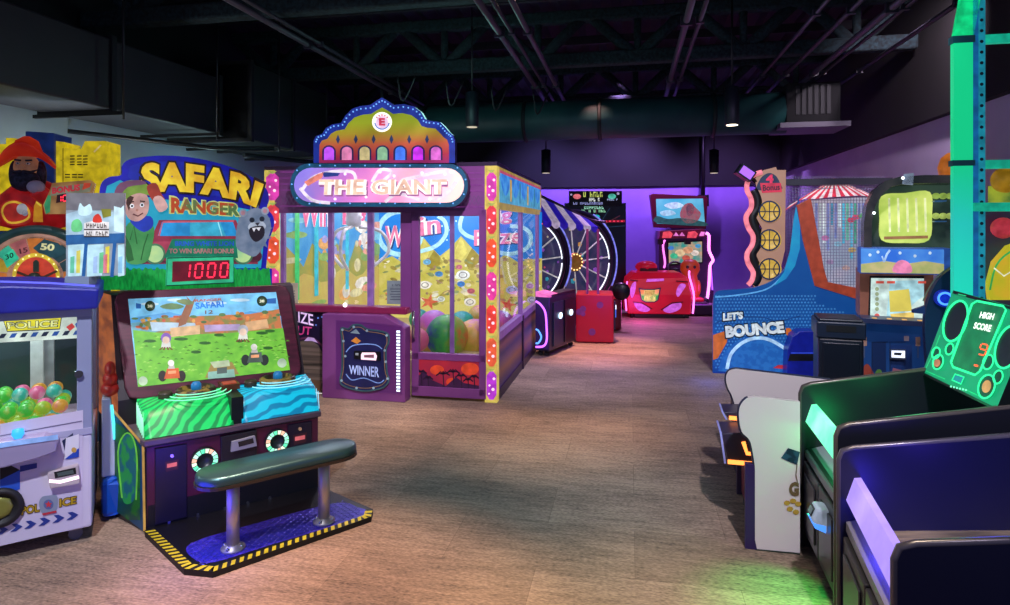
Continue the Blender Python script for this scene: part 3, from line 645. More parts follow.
n = len(st); fs = [[i*n+j, i*n+(j+1) % n, (i+1)*n+(j+1) % n, (i+1)*n+j] for i in range(4) for j in range(n)]+[list(range(4*n, 5*n)), list(range(n-1, -1, -1))]
bn.add(vs, fs, mat('#45686a', rough=.33, metal=.7), True)  # teal base imitates the green and blue reflected from the control shells
bn.build('bench_seat', saf)
a = MB(); st2 = stadium(-.19, ll+.195, .13); a.prism([bm_ @ Vector((x, y, .405)) for x, y in st2], (0, 0, .016), mat('#4a4038', rough=.35, metal=.6)); a.build('seat_rim', saf)
for x in (0, ll):
    a = MB(); Mx = bm_ @ Matrix.Translation((x, 0, 0)); a.lathe(Mx, [(.033, .03), (.033, .41)], STEEL, 20); lg = a.build('bench_leg', saf)
    a = MB(); a.lathe(Mx, [(.062, .03), (.062, .042), (.04, .05), (.036, .06)], STEEL, 20)
    for k in range(4): a.lathe(Mx @ Matrix.Translation((.05*math.cos(.8+k*1.57), .05*math.sin(.8+k*1.57), .04)), [(.009, 0), (.009, .015), (.004, .018)], CHROME, 8)
    a.build('leg_flange', lg)

# ================================================================== POLICE CRANE
PA = math.radians(31); pc = G(92, 541); PW = .86
PM = fr(pc.x-PW*math.cos(PA), pc.y-PW*math.sin(PA), PA)
pol = thing('claw_machine', 'small white claw machine with blue top and police lettering at the left edge', 'claw machine', PM)
wl = mat('#d4cede', rough=.35); PDp = .62
pf = plM(PM, 0)
a = MB(); a.box(PM, 0, PW, 0, PDp, .08, .60, wl); a.build('lower_body', pol, bevel=.012)
a = MB(); a.box(PM, .02, PW-.02, .02, PDp, .60, .64, mat('#d8c8e0', rough=.4, emit=.25)); a.build('prize_bed', pol)
for x in (0, PW-.07):
    for y in (0, PDp-.07):
        a = MB(); a.box(PM, x, x+.07, y, y+.07, .60, 1.30, mat('#8f96b4', rough=.35)); a.build('corner_post', pol, bevel=.006)
a = MB(); a.box(PM, .07, PW-.07, PDp-.03, PDp-.01, .64, 1.30, mat('#3c5450', rough=.15, col2='#2a3a40', scale=3., emit=.18)); a.build('mirror_back', pol)
a = MB(); a.box(PM, .0, PW, -.005, .03, 1.255, 1.305, mat('#9fa6c0', rough=.35)); a.build('top_rail', pol)
a = MB(); a.box(PM, .0, PW, -.005, .02, .60, .635, mat('#a8a8c4', rough=.35)); a.build('bottom_rail', pol)
a = MB(); a.box(PM, .07, PW-.07, .028, .034, .635, 1.255, GLASS); a.build('front_glass', pol)
a = MB(); a.box(PM, PW-.04, PW-.034, .07, PDp-.07, .64, 1.30, GLASS); a.build('side_glass', pol)
# canopy
a = MB(); a.loc(PM, [(-.04, -.06, 1.30), (PW+.03, -.06, 1.30), (PW+.035, -.06, 1.41), (PW*.6, -.06, 1.445), (-.04, -.06, 1.455)], (0, PDp+.1, 0), E('#1c22a8', .28)); cn = a.build('canopy', pol, bevel=.012)
a = MB(); a.line(pf, [(0, 281.5), (50, 283), (95, 286)], 2., E('#6a70ff', .8), .065); a.build('canopy_light', cn)
# header decal inside the glass
a = MB(); a.art(pf, [(-60, 320.5), (81, 315.5), (81, 338), (-60, 346)], E('#d8e8d8', .75), -.036)
a.art(pf, [(3, 320), (62, 316), (60, 329.5), (7, 332)], E('#202830', .5), -.0355)
a.art(pf, [(4, 321), (61, 317), (59.5, 328.5), (7.5, 331)], E('#e8e030', .85), -.035)
a.text(pf, 'POLICE', [(7, 329.5), (58, 327), (59, 319.5), (6, 322)], E('#28303c', .5), -.0345, .06); a.text(pf, 'POLICE', [(8, 329), (57, 326.5), (58, 320), (7, 322.5)], E('#e8f0a0', .9), -.034, .02)
for k in range(12):
    x = -44+k*10.6; a.art(pf, [(x, 340.5-k*.5), (x+5.5, 340-k*.5), (x+8.5, 335.5-k*.5), (x+3, 336-k*.5)], E('#1c50a0' if k % 2 else '#102038', .7), -.0345)
a.art(pf, [(66, 327), (72, 323), (75, 327), (70, 331)], E('#d84038', .8), -.0345); a.art(pf, [(75, 324), (80, 320), (80, 327), (77, 329)], E('#2868c0', .8), -.0345)
a.build('header_decal', pol)
# claw column
a = MB(); xc_ = (PM.inverted() @ plM(PM, .38).p(43, 350)).x; a.box(PM, xc_-.06, xc_, .38, .44, .66, 1.25, mat('#c0ccc8', rough=.4, emit=.35)); a.box(PM, xc_+.005, xc_+.05, .40, .44, .66, 1.25, mat('#a4b0b0', rough=.4, emit=.2)); a.build('chute_wall', pol)
a = MB()
for x in (xc_-.11, xc_+.1): a.box(PM, x-.03, x+.03, .36, .40, 1.14, 1.17, mat('#c8d0d0', rough=.3))
a.tube([PM @ Vector((xc_, .3, 1.25)), PM @ Vector((xc_, .3, 1.15))], .012, CHROME, 8); a.build('claw_rail', pol)
a = MB(); a.tube([PM @ Vector((.80, .05, .94)), PM @ Vector((.80, -.02, .94))], .02, CHROME, 12); a.build('lock', pol)
# lower front: joystick console and art
a = MB(); a.art(pf, [(0, 424), (83, 410), (83, 527), (0, 546)], mat('#d0c8dc', rough=.4), .003)
a.line(pf, [(0, 436), (82, 421)], 1., mat('#6a6480', rough=.4), .005)
a.art(pf, [(62, 441), (73, 433), (74, 447), (66, 455)], mat('#1a2a50', rough=.4), .006); a.art(pf, [(66, 438), (79, 434), (79, 457), (64, 459)], mat('#e0e0e8', rough=.4), .007); a.art(pf, [(65, 459), (79, 448), (79, 457), (66, 459.5)], mat('#2048b0', rough=.4), .008)
a.disc(pf, 74, 450, 2.6, mat('#c8a050', rough=.4), .009)
a.art(pf, [(0, 480), (20, 470), (20, 489), (0, 496)], mat('#2a58c0', rough=.4), .006); a.art(pf, [(20, 466), (37, 463), (37, 468), (20, 472)], mat('#1c2c80', rough=.4), .006)
a.art(pf, [(0, 463), (5, 460), (12, 466), (20, 470), (4, 478), (0, 480)], mat('#16141c', rough=.4), .0065)
for k in range(6):
    x = -4+k*14; y = 531.5-k*2.9; a.art(pf, [(x, y+3.4), (x+5.5, y-1), (x+1.5, y-4.4), (x+6.5, y-5.2), (x+12.5, y-2.2), (x+6, y+2.6)], mat('#243a8c', rough=.4), .006)
a.text(pf, 'POL', [(21, 516), (40, 512), (40, 503), (21, 506)], mat('#2a2018', rough=.4), .006, .08); a.text(pf, 'POL', [(21.5, 515), (39.5, 511.5), (39.5, 503.8), (21.5, 507)], mat('#d0a820', rough=.4, emit=.2), .007, .03)
a.text(pf, 'ICE', [(59, 508), (77, 504), (77, 495.5), (59, 498.5)], mat('#2a2018', rough=.4), .006, .08); a.text(pf, 'ICE', [(59.5, 507.3), (76.5, 503.6), (76.5, 496.2), (59.5, 499.2)], mat('#d0a820', rough=.4, emit=.2), .007, .03)
a.art(pf, [(41, 512), (39, 503), (42, 497), (49, 495.5), (56, 495), (58, 500), (57, 509), (52, 513), (46, 514)], mat('#8a96a8', rough=.4), .007, smooth=3); a.disc(pf, 48.5, 504.5, 5, mat('#5a6a98', rough=.4), .008)
stt = []
for k in range(10): rr = 3.8 if k % 2 == 0 else 1.7; stt.append((48.5+rr*math.sin(k*.628), 504.5-rr*math.cos(k*.628)))
a.art(pf, stt, mat('#d83848', rough=.4, emit=.3), .009); a.art(pf, [(42, 513.5), (56, 510.5), (57, 512.5), (43, 515.5)], mat('#c03040', rough=.4), .009)
a.build('front_panel', pol)
a = MB(); a.prism([pf.p(x, y, .09) for x, y in ((-20, 446), (44, 436), (58, 441), (56, 452), (40, 458), (4, 468), (-20, 470))], PM.to_3x3() @ Vector((0, .09, 0)), mat('#9a90b0', rough=.35)); cs = a.build('control_shelf', pol, bevel=.008)
cpos = pf.p(18, 441, .06)
for i, (x, y, c) in enumerate(((18, 440, '#30a0ff'), (46, 440, '#50e890'))):
    p = pf.p(x, y, .055); Mx = Matrix.Translation(p)
    a = MB(); a.lathe(Mx, [(.028, -.03), (.03, 0), (.018, .012), (.001, .014)] if i else [(.016, -.03), (.016, .01), (.028, .03), (.024, .055), (.001, .062)], E(c, 1.4), 16); a.build('joystick' if i == 0 else 'button', cs)
a = MB(); a.line(pf, [(-20, 449), (10, 444), (58, 437)], 5, E('#8ab0f0', .7), .095); a.build('light_strip', cs)
a = MB(); a.prism([pf.p(x, y, .04) for x, y in ((47, 474), (78, 465), (79, 484), (50, 489))], PM.to_3x3() @ Vector((0, .04, 0)), mat('#c8b8c8', rough=.35, emit=.35)); cr = a.build('card_reader', pol, bevel=.006)
a = MB(); a.art(pf, [(54, 472), (75.5, 467.5), (76.5, 474), (55, 478.5)], mat('#20262a', rough=.2), .043); a.art(pf, [(57, 473), (73, 469.8), (74, 473.5), (58, 476.5)], mat('#4a5c58', rough=.3), .044); a.line(pf, [(49, 481), (60, 482), (79, 477)], 3.2, E('#ffe0f0', 1.6), .043); a.build('reader_screen', cr)
a = MB(); c = pf.p(0, 507, .0); Mr = Matrix.Translation(c) @ Matrix.Rotation(PA, 4, 'Z') @ Matrix.Rotation(math.pi/2, 4, 'X')
a.lathe(Mr, [(.10, 0), (.105, .02), (.09, .035), (.075, .03), (.07, .015), (.001, .015)], mat('#1c1a1e', rough=.6), 26); a.lathe(Mr, [(.06, .014), (.055, .022), (.03, .02), (.001, .024)], mat('#8a8a40', rough=.35, metal=.3), 8); a.build('wheel_ornament', pol)
for x, y in ((.78, .08), (.08, .08), (.78, .5), (.08, .5)):
    a = MB(); p = PM @ Vector((x, y, 0)); Mx = Matrix.Translation(p+Vector((0, 0, .035))) @ Matrix.Rotation(PA, 4, 'Z') @ Matrix.Rotation(math.pi/2, 4, 'X')
    a.lathe(Mx, [(.034, -.014), (.034, .014)], mat('#5a5a64', rough=.5), 16); a.box(PM, x-.03, x+.03, y-.02, y+.02, .055, .085, mat('#8a8a94', rough=.4, metal=.5)); a.build('caster', pol)
# prize balls in the crane (individual things)
protos = {}
bc = {'green': ('#50d848', '#c8e860'), 'lime': ('#a8d838', '#e8d840'), 'pink': ('#f070a0', '#f8b0d0'), 'orange': ('#f0b040', '#f07890'), 'teal': ('#40c8b0', '#b0f0d8')}
spots = []
rnd = random.Random(4)
for layer, (z, rr, nx, ny, m) in enumerate(((.679, .038, 9, 5, 0), (.746, .037, 8, 4, .5), (.812, .04, 8, 2, 1.0))):
    for i in range(nx):
        for j in range(ny):
            x = .125+(i+m)*.0775; y = .09+(j+m*.6)*.078 + (.1 if layer == 2 else 0)
            if x > PW-.12 or (xc_-.1 < x < xc_+.09 and y > .32): continue
            if layer == 1 and rnd.random() < .12: continue
            if layer == 2 and rnd.random() < .3: continue
            spots.append((x, y, z, rr, layer))
for i, (x, y, z, rr, ly) in enumerate(spots):
    col = rnd.choice(['green', 'green', 'lime', 'lime', 'teal', 'pink', 'orange'] if ly < 2 else ['green', 'pink', 'orange', 'pink', 'teal'])
    p = PM @ Vector((x, y, z-rr))
    if col not in protos:
        a = MB(); c = Vector((0, 0, .038)); a.ball(c, .038, mat(bc[col][0], emit=.32, rough=.4, col2=bc[col][1], scale=22., sharp=True), seg=16, rings=10)
        o = a.build('prize_ball', label='small '+col+' mottled prize ball in the pile behind the police claw machine glass', cat='ball', group=col+' prize balls in the police claw machine'); protos[col] = o; me0 = o.location.copy()
        o.location = p
    else:
        o = protos[col].copy(); COL.objects.link(o); o.location = p; o.rotation_euler = (0, 0, rnd.random()*6)

# side pod of the neighbouring machine behind the crane
gd = fr(*(PM @ Vector((PW+.035, .22, 0))).xy, PA)
sg = thing('arcade_base_unit', 'white tapered cabinet with rounded blue foot squeezed between claw machine and jungle game', 'arcade cabinet', gd)
a = MB(); a.loc(gd, [(.0, 0, .02), (.095, 0, .02), (.12, .03, .05), (.12, .03, .22), (.095, 0, .25), (0, 0, .25)], (0, .2, 0), mat('#1450b8', rough=.3)); a.build('blue_foot', sg, bevel=.03)
a = MB(); a.loc(gd, [(.0, .05, .25), (.085, .05, .25), (.045, .05, .72), (0, .05, .72)], (0, .14, 0), mat('#b8c0d8', rough=.4)); a.build('tapered_body', sg, bevel=.008)
a = MB(); a.loc(gd, [(.06, .045, .47), (.078, .045, .47), (.058, .045, .68), (.045, .045, .68)], (0, .004, 0), E('#50e8f8', 1.4)); a.build('cyan_light', sg)
a = MB()
for k in range(3): a.ball(gd @ Vector((.04, .14, .76+k*.06)), (.05-k*.01, .08, .045), mat('#d83028', rough=.45, emit=.1), gd, 12, 8)
a.build('red_padding', sg)

# ================================================================== PIRATE WHEEL GAME
QA = math.radians(20); qc = V(36, 275, 4.72); QM = fr(qc.x, qc.y, QA)
pir = thing('pirate_wheel_game', 'pirate themed ticket wheel game rising behind the police claw machine', 'arcade game', QM)
a = MB(); a.box(QM, -.42, .36, .08, .62, 0, 1.72, mat('#2a6a9a', rough=.5, col2='#1c4a70', scale=4.)); a.build('cabinet_body', pir, bevel=.02)
wc = V(36, 277, 4.72); Mw = Matrix.Translation(wc) @ Matrix.Rotation(QA, 4, 'Z') @ Matrix.Rotation(math.pi/2, 4, 'X'); k_ = 4.72/F
a = MB(); a.lathe(Mw, [(52*k_, -.08), (52*k_, .0), (50*k_, .02), (46*k_, .02), (45*k_, .0), (.001, .0)], mat('#4a7a78', rough=.4, emit=.12, col2='#2c4c50', scale=6.), 48); a.lathe(Mw, [(43.5*k_, .0), (43.5*k_, .015), (40*k_, .02), (40*k_, .0)], mat('#e0a890', rough=.4, emit=.35), 48); wr = a.build('wheel_surround', pir)
a = MB(); cols = ['#e8c030', '#3cc898', '#c06a6a', '#b8b838', '#2a4a50', '#d84030', '#e0a030', '#3a88c0']
for k in range(16):
    a0, a1 = 2*math.pi*(k-.46)/16+math.pi/2, 2*math.pi*(k+.46)/16+math.pi/2
    a.add([Mw @ Vector((r*k_*math.cos(t), r*k_*math.sin(t), .012)) for r, t in ((24, a0), (39, a0), (39, (a0+a1)/2), (39, a1), (24, a1))], [[0, 1, 2, 3, 4]], E(['#e08030', '#2a4a50', '#2a4a50', '#d8b030', '#3cc8a0', '#c06a6a'][[0, 5, 4, 3, 0, 2, 1, 0][k % 8]], .5))
wp = Pl(Mw @ Vector((0, 0, .016)), Mw.to_3x3() @ Vector((0, 0, 1)))
a.art(wp, [(33, 248), (44, 239), (58, 243), (68, 252), (56, 258), (44, 257)], E('#24505a', .5), .002)
a.text(wp, '50', [(40, 250), (54, 251), (55, 244), (41, 243)], E('#e0dca0', .7), .004, .04); a.art(wp, [(2, 257), (13, 249), (19, 259), (7, 268)], E('#30c898', .7), .002); a.text(wp, '30', [(6, 260), (14, 257), (13, 252), (5, 255)], E('#0a4030', .5), .004, .03)
a.art(wp, [(15, 248), (27, 244), (30, 254), (20, 258)], E('#c06868', .6), .002); a.text(wp, '15', [(20, 254), (28, 252), (27, 247), (19, 249)], E('#5a2a30', .5), .004, .03)
a.ring(wp, 36, 277, 20, 24, E('#e8c838', .7), .003); a.disc(wp, 36, 277, 20, E('#e04830', .6), .003)
for k in range(20): a.disc(wp, 36+22*math.cos(k*.314), 277+22*math.sin(k*.314), .9, E('#fff0a0', 1.2), .005)
a.build('wheel', wr)
a = MB(); a.lathe(Mw, [(5*k_, 0), (5*k_, .05), (.001, .06)], mat('#3a4438', rough=.4), 16); a.art(wp, [(33, 272), (39, 272), (39, 262), (37, 260), (35, 260), (33, 262)], mat('#384a38', rough=.4), .03); a.line(wp, [(17, 272), (30, 277), (44, 277), (57, 271)], 2.5, mat('#5a3a20', rough=.5), .03); a.build('wheel_hub', wr)
# the pirate figure
Yp = 4.8; hp = V(27, 168, Yp)
sk = mat('#c88868', rough=.5, emit=.2); red = mat('#c01c20', rough=.45, emit=.3); kk = Yp/F  # skin and coat get emission to brighten the figure, which is no lamp
a = MB(); body = [(.10, 1.72), (.235, 1.76), (.25, 1.88), (.23, 2.0), (.15, 2.08), (.07, 2.12)]
bmx = fr(V(24, 200, Yp).x, Yp+.12, QA); vs = []; fs = []; n = 20
for (r, z) in body:
    for k in range(n): t_ = 2*math.pi*k/n; vs.append(bmx @ Vector((r*math.cos(t_), r*.62*math.sin(t_), z)))
fs = [[i*n+k, i*n+(k+1) % n, (i+1)*n+(k+1) % n, (i+1)*n+k] for i in range(len(body)-1) for k in range(n)]+[list(range(n)), list(range(5*n, 6*n))]
a.add(vs, fs, red, True)
a.tube(catmull([bmx @ Vector((.16, -.02, 2.04)), bmx @ Vector((.25, -.1, 1.93)), bmx @ Vector((.2, -.2, 1.92)), V(36, 190, Yp-.12)], 5), [.075]*6+[.07]*5+[.06]*5, red, 12)
pf_ = a.build('pirate_figure', pir)
a = MB(); a.ball(V(36, 187, Yp-.14), (.06, .045, .05), mat('#c8b8c8', rough=.5), QM, 14, 10); a.build('gloved_hand', pf_)
a = MB(); a.ball(hp, (.085, .085, .11), sk, QM, 20, 14); a.ball(hp+QM.to_3x3() @ Vector((0, -.09, -.005)), (.02, .03, .026), sk, QM, 10, 8); a.build('face', pf_)
a = MB()
for s in (-1, 1): a.ball(hp+QM.to_3x3() @ Vector((s*.033, -.078, .028)), (.014, .01, .009), mat('#e8e4e0', rough=.3), QM, 8, 6); a.ball(hp+QM.to_3x3() @ Vector((s*.033, -.088, .028)), .005, BLACK, QM, 6, 5)
a.build('eyes', pf_)
a = MB(); bk = mat('#100e18', rough=.7, col2='#3a3a52', scale=38., bump=.8)  # lighter flecks put the highlights on the curls into the colour
a.ball(hp+QM.to_3x3() @ Vector((0, -.035, -.10)), (.10, .07, .085), bk, QM, 16, 10)
for s in (-1, 1): a.ball(hp+QM.to_3x3() @ Vector((s*.085, .02, -.05)), (.035, .06, .11), bk, QM, 12, 8); a.tube([hp+QM.to_3x3() @ Vector((0, -.098, -.035)), hp+QM.to_3x3() @ Vector((s*.05, -.09, -.04)), hp+QM.to_3x3() @ Vector((s*.09, -.06, -.015))], [.014, .012, .003], bk, 8); a.tube([hp+QM.to_3x3() @ Vector((s*.015, -.085, .05)), hp+QM.to_3x3() @ Vector((s*.055, -.07, .055))], .008, bk, 6)
a.build('beard', pf_)
a = MB(); R3 = QM.to_3x3()
def hat(s, r, z): t_ = s; return hp+R3 @ Vector((r*math.cos(t_), r*.6*math.sin(t_), z))
vs = []; n = 28
for (r, zf) in ((.09, .085), (.185, .095), (.19, .115), (.10, .135), (.075, .21), (.02, .245)):
    for k in range(n):
        t_ = 2*math.pi*k/n; lift = (.05*math.cos(2*t_)*-1 if r > .15 else 0); droop = (-.05*abs(math.cos(t_))**1.5+.03*max(0, -math.sin(t_)))*(1 if r > .15 else 0)
        vs.append(hat(t_, r, zf+lift+droop+.0))
fs = [[i*n+k, i*n+(k+1) % n, (i+1)*n+(k+1) % n, (i+1)*n+k] for i in range(5) for k in range(n)]+[list(range(n)), list(range(5*n, 6*n))]
a.add(vs, fs, mat('#e03c20', rough=.4, emit=.35, col2='#b01c14', scale=6.), True); a.build('pirate_hat', pf_)  # hat brightened by emission like the coat
# crest medallion and scroll
sc_ = plM(fr(V(72, 200, Yp-.2).x, Yp-.2, QA))
a = MB(); mp_ = plM(fr(V(15, 215, 4.66).x, 4.66, QA))
a.prism([mp_.p(x, y) for x, y in [(p.x, p.y) for p in catmull([(0, 212, 0), (4, 202, 0), (16, 200, 0), (28, 206, 0), (32, 216, 0), (24, 224, 0), (8, 225, 0)], 4, True)]], R3 @ Vector((0, .05, 0)), E('#c83020', .4))
a.line(mp_, [(2, 212), (6, 204), (16, 202), (27, 208), (29, 217), (20, 222), (8, 222)], 2.2, E('#e0b030', .6), .003, smooth=3, closed=True); a.disc(mp_, 22, 209, 5.5, E('#b0b0b8', .5), .004); a.disc(mp_, 25, 213, 3, E('#88889a', .5), .004)
a.art(mp_, [(33, 222), (34, 206), (37, 199), (42, 203), (43, 222)], E('#e0a818', .6, '#b06810', 10), .006); a.art(mp_, [(36, 203), (38, 196), (42, 200), (41, 207)], E('#f0d040', .7), .008)
a.build('crest', pir)
a = MB(); outl = [(45, 214), (43, 205), (50, 190), (52, 183), (90, 180), (95, 184), (92, 195), (90, 210), (66, 214)]
a.prism([sc_.p(x, y) for x, y in outl], R3 @ Vector((0, .04, 0)), E('#c89858', .45, '#8a5a30', 8)); a.art(sc_, [(52, 187), (92, 183), (90, 192), (50, 196)], E('#8a8a70', .5), .003)
a.text(sc_, 'BONUS', [(52, 194), (80, 190.5), (80, 184), (52, 187.5)], E('#c02838', .7), .005, .05); a.art(sc_, [(82, 190), (90, 187), (91, 183), (84, 183)], E('#d84828', .6), .006)
a.art(sc_, [(56, 203), (68, 201), (68, 193), (57, 195)], E('#300408', .4), .004); seg7(a, sc_, [(58.5, 202), (61, 201.6), (61, 195.8), (58.5, 196.2)], '1', E('#ff3048', 1.6), .006, .4); seg7(a, sc_, [(63, 201.4), (66.5, 200.8), (66.5, 195), (63, 195.6)], '0', E('#ff3048', 1.6), .006, .3)
a.art(sc_, [(44, 205), (48, 195), (51, 196), (50, 212), (46, 214)], E('#40b070', .4), .005)
a.build('bonus_scroll', pir)

# yellow cabinets behind the pirate
YM = fr(V(55, 160, 5.6).x, 5.62, math.radians(8)); yp = plM(YM)
yb = thing('vented_cabinet', 'tall yellow and dark blue vented game cabinet behind the pirate game', 'arcade cabinet', YM)
zb = V(55, 188, 5.6).z
yl = mat('#e8cc14', rough=.45, emit=.55)  # emission makes the panels look brightly lit; they have no lamp
a = MB(); q = [(25, 131), (54, 133), (55, 240), (24, 240)]; pts = [yp.p(x, y) for x, y in q]; pts[2].z = 0; pts[3].z = 0
a.prism(pts, YM.to_3x3() @ Vector((0, .3, 0)), mat('#16307a', rough=.45, emit=.3)); a.build('blue_column', yb, bevel=.01)
for i, q in enumerate(([(56, 141), (64, 142), (64, 148), (81, 149), (85, 141), (106, 141), (105, 240), (56, 240)], [(-30, 144), (6, 144), (6, 138), (14, 138), (14, 147), (22, 150), (22, 240), (-30, 240)])):
    pts = [yp.p(x, y, .01) for x, y in q]; pts[-1].z = 0; pts[-2].z = 0
    a = MB(); a.prism(pts, YM.to_3x3() @ Vector((0, .28, 0)), yl)
    xs = (70, 77, 83) if i == 0 else (-6, 0)
    for x in xs:
        for y in (155.5, 158.5, 161.5, 164): a.art(yp, [(x, y), (x+4.6, y-.2), (x+4.6, y+1), (x, y+1.2)], mat('#3a3408', rough=.5), .013)
        for y in (174, 176.5): a.art(yp, [(x-5, y), (x, y), (x, y+1.2), (x-5, y+1.2)], mat('#3a3408', rough=.5), .013)
    if i == 0: a.line(yp, [(63, 148), (63, 160), (60, 160), (63, 161), (63, 182)], .8, mat('#8a7808', rough=.5), .013); a.line(yp, [(94, 152), (101, 145)], 1.5, E('#f0d890', .6), .013)
    a.build('yellow_panel', yb)

# picture card standing on the crane's top
cm_ = fr(V(95, 240, 3.62).x, 3.62, 0.0); cp = plM(cm_)
card = thing('display_card', 'pale blue upright picture card of a prize shelf standing above the claw machine', 'display card', cm_)
a = MB(); a.prism([cp.p(x, y) for x, y in ((66, 278), (124.5, 275), (124.5, 193), (66, 193))], (0, .012, 0), E('#9aa8b4', .55), WHITE); ca = a.build('card_board', card)
a = MB(); A2 = lambda pts, c, k=.6, o=.002, sm=0: a.art(cp, pts, E(c, k), o, smooth=sm)
A2([(66, 210), (124.5, 210), (124.5, 193), (66, 193)], '#7c7a80', .5); A2([(66, 214), (80, 210), (110, 212), (124, 210), (124, 236), (66, 236)], '#a8c8d8', .7, .0025)
A2([(66, 235), (124.5, 233), (124.5, 243), (66, 245)], '#2a64a0', .6, .003)
for x in (66, 85, 116): A2([(x+2, 276.5), (x+(17 if x < 100 else 8.5), 275.5), (x+(19 if x < 100 else 8.5), 244), (x+2, 245)], '#b8e0e8', .75, .004)
for x in (83.5, 112): A2([(x-2, 277), (x+1.5, 277), (x+4.5, 243), (x+1, 243)], '#2060a0', .6, .005)
A2([(84, 237), (84, 223), (92, 221), (109, 222), (109, 237)], '#e8e4e0', .8, .005); 
for y in (229.5, 236.5): a.line(cp, [(84, y), (109, y)], 1.2, E('#403030', .4), .006)
a.marks(cp, [(86, 228), (107, 228), (107, 223.5), (86, 223.5)], E('#504040', .45), 6, .007, 11); a.marks(cp, [(86, 235.5), (108, 235.5), (108, 231.5), (86, 231.5)], E('#504040', .45), 7, .007, 12)
A2([(93, 222), (94, 216), (99, 214), (102, 222)], '#d83828', .7, .006, 3); A2([(72, 231), (72, 222), (78, 219), (82, 224), (81, 231)], '#68c880', .7, .006, 3); A2([(78, 213), (80, 203), (84, 207), (90, 204), (92, 213), (84, 216)], '#c0e0e8', .8, .006, 3)
A2([(101, 209), (111, 209), (111, 216), (103, 218)], '#8a8a28', .6, .006); A2([(114, 231), (114, 206), (121, 208), (124, 205), (124, 233)], '#c8e8f0', .8, .006)
for x, y, c in ((72, 262, '#68c8a0'), (78, 256, '#e0d860'), (95, 262, '#a8c8f0'), (101, 258, '#70d090'), (107, 252, '#e8d848'), (105, 260, '#e08098'), (120, 262, '#90c8e8')): A2([(x-2, 273), (x+2, 273), (x+2.5, y-6), (x-1.5, y-5)], c, .65, .006)
a.build('printed_picture', ca)
a = MB(); z_ = 1.425; b0 = cp.p(74, 278, 0); a.box(Matrix.Translation((b0.x, b0.y, 0)), -.04, .10, -.02, .05, 1.40, b0.z+.01, mat('#8090a0', rough=.3)); a.build('stand_foot', card)
# ================================================================== GIANT PRIZE BOOTH
C0 = G(497, 403); BM = fr(C0.x, C0.y, TH); bp_ = plM(BM, 0)
BWd, BD, BH = 2.56, 3.05, 2.36
booth = thing('giant_claw_booth', 'walk-in sized purple prize claw booth with arched lit sign and beach scenery inside', 'claw machine', BM)
pur = mat('#8c4c8e', rough=.4, col2='#7c3e80', scale=2.); pur2 = mat('#a070c4', rough=.4, emit=.25); dpur = mat('#2c1638', rough=.4)
def pillar_art(mb, pl, x0, x1, y0, y1, off=.004):
    n = 7; h = (y1-y0)/n
    for i in range(n):
        ya, yb = y0+h*i, y0+h*(i+1); cx = (x0+x1)/2; c = ['#d838a8', '#e83848', '#f0502c', '#e83a9c', '#f04038', '#f0603c', '#b838d0'][i]
        w = (x1-x0)
        mb.art(pl, [(x0, ya+h*.2), (cx, ya+h*.02), (x1, ya+h*.2), (x1, ya+h*.78), (cx+w*.2, ya+h*.93), (cx-w*.2, ya+h*.93), (x0, ya+h*.78)], E(c, .8), off)
        for dx, dy, r in ((.25, .3, 1.4), (-.2, .5, 1.1), (.15, .62, 1.6), (-.25, .75, 1.)): mb.disc(pl, cx+dx*w, ya+h*dy, r, E('#ffd8e8', .95), off+.002, n=10)
        mb.art(pl, [(cx-w*.35, ya), (cx+w*.35, ya), (cx, ya+h*.1)], E('#b8c860', .6), off+.001)
ybase = mat('#e8d060', rough=.4, emit=.6)
for i, (x, y, nm) in enumerate(((-.125, 0, 1), (-BWd, 0, 2), (-.10, BD-.01, 3), (-BWd, BD-.01, 4))):
    a = MB(); a.box(BM, x, x+(.125 if nm < 3 else .10), y, y+.10, 0, BH, ybase if nm < 3 else pur2)
    if nm == 1:
        pillar_art(a, bp_, 486.5, 496.5, 170, 402)
    if nm == 2: pillar_art(a, bp_, 266, 279, 171, 392)
    a.build('corner_pillar', booth)
# right side art of the front pillar and side wall
bs = plX(BM, 0.0, 1)
a = MB(); a.box(BM, -.06, .0, .10, BD, .0, .10, dpur); a.box(BM, -.06, 0, .1, BD, .60, .68, pur2); a.box(BM, -.05, -.01, .1, BD, .1, .6, ramp_mat(['#3a2a6a', '#6a4a5a', '#a06a48', '#7a5a70', '#3a3a6a', '#8a5a50', '#3a2a60'], .12, 2, .1, .6, .05)); a.box(BM, -.06, .012, 1.5, 1.56, 0, .66, dpur); a.build('side_kick_panel', booth)
a = MB(); a.box(BM, -.05, 0, .1, BD, 1.93, BH, mat('#d8b848', rough=.4, emit=.4)); 
def up_(t, z): return BM @ Vector((.003, t, z))
a.poly([up_(.1, 2.32), up_(BD, 2.32), up_(BD, 2.0), up_(.1, 2.0)], E('#58b8e0', .6))
for k in range(5):
    t0 = .12+k*.58; t1 = t0+.58
    a.poly([up_(t0, 2.30)+BM.to_3x3() @ Vector((.002, 0, 0))]+[BM @ Vector((.005, t0+(t1-t0)*i/10, 2.30-.17*math.sin(math.pi*i/10)-.05)) for i in range(11)]+[BM @ Vector((.005, t1, 2.30))], E('#2070d0', .75, '#50a8f0', 9))
    a.poly([BM @ Vector((.007, t1-.06, 2.27)), BM @ Vector((.007, t1+.06, 2.27)), BM @ Vector((.007, t1+.04, 2.03)), BM @ Vector((.007, t1-.04, 2.03))], E('#3080b0' if k % 2 else '#e0b040', .7))
a.poly([BM @ Vector((.004, .1, 2.33)), BM @ Vector((.004, BD, 2.33)), BM @ Vector((.004, BD, 2.27)), BM @ Vector((.004, .1, 2.27))], E('#d85a78', .6))
a.build('side_valance', booth)
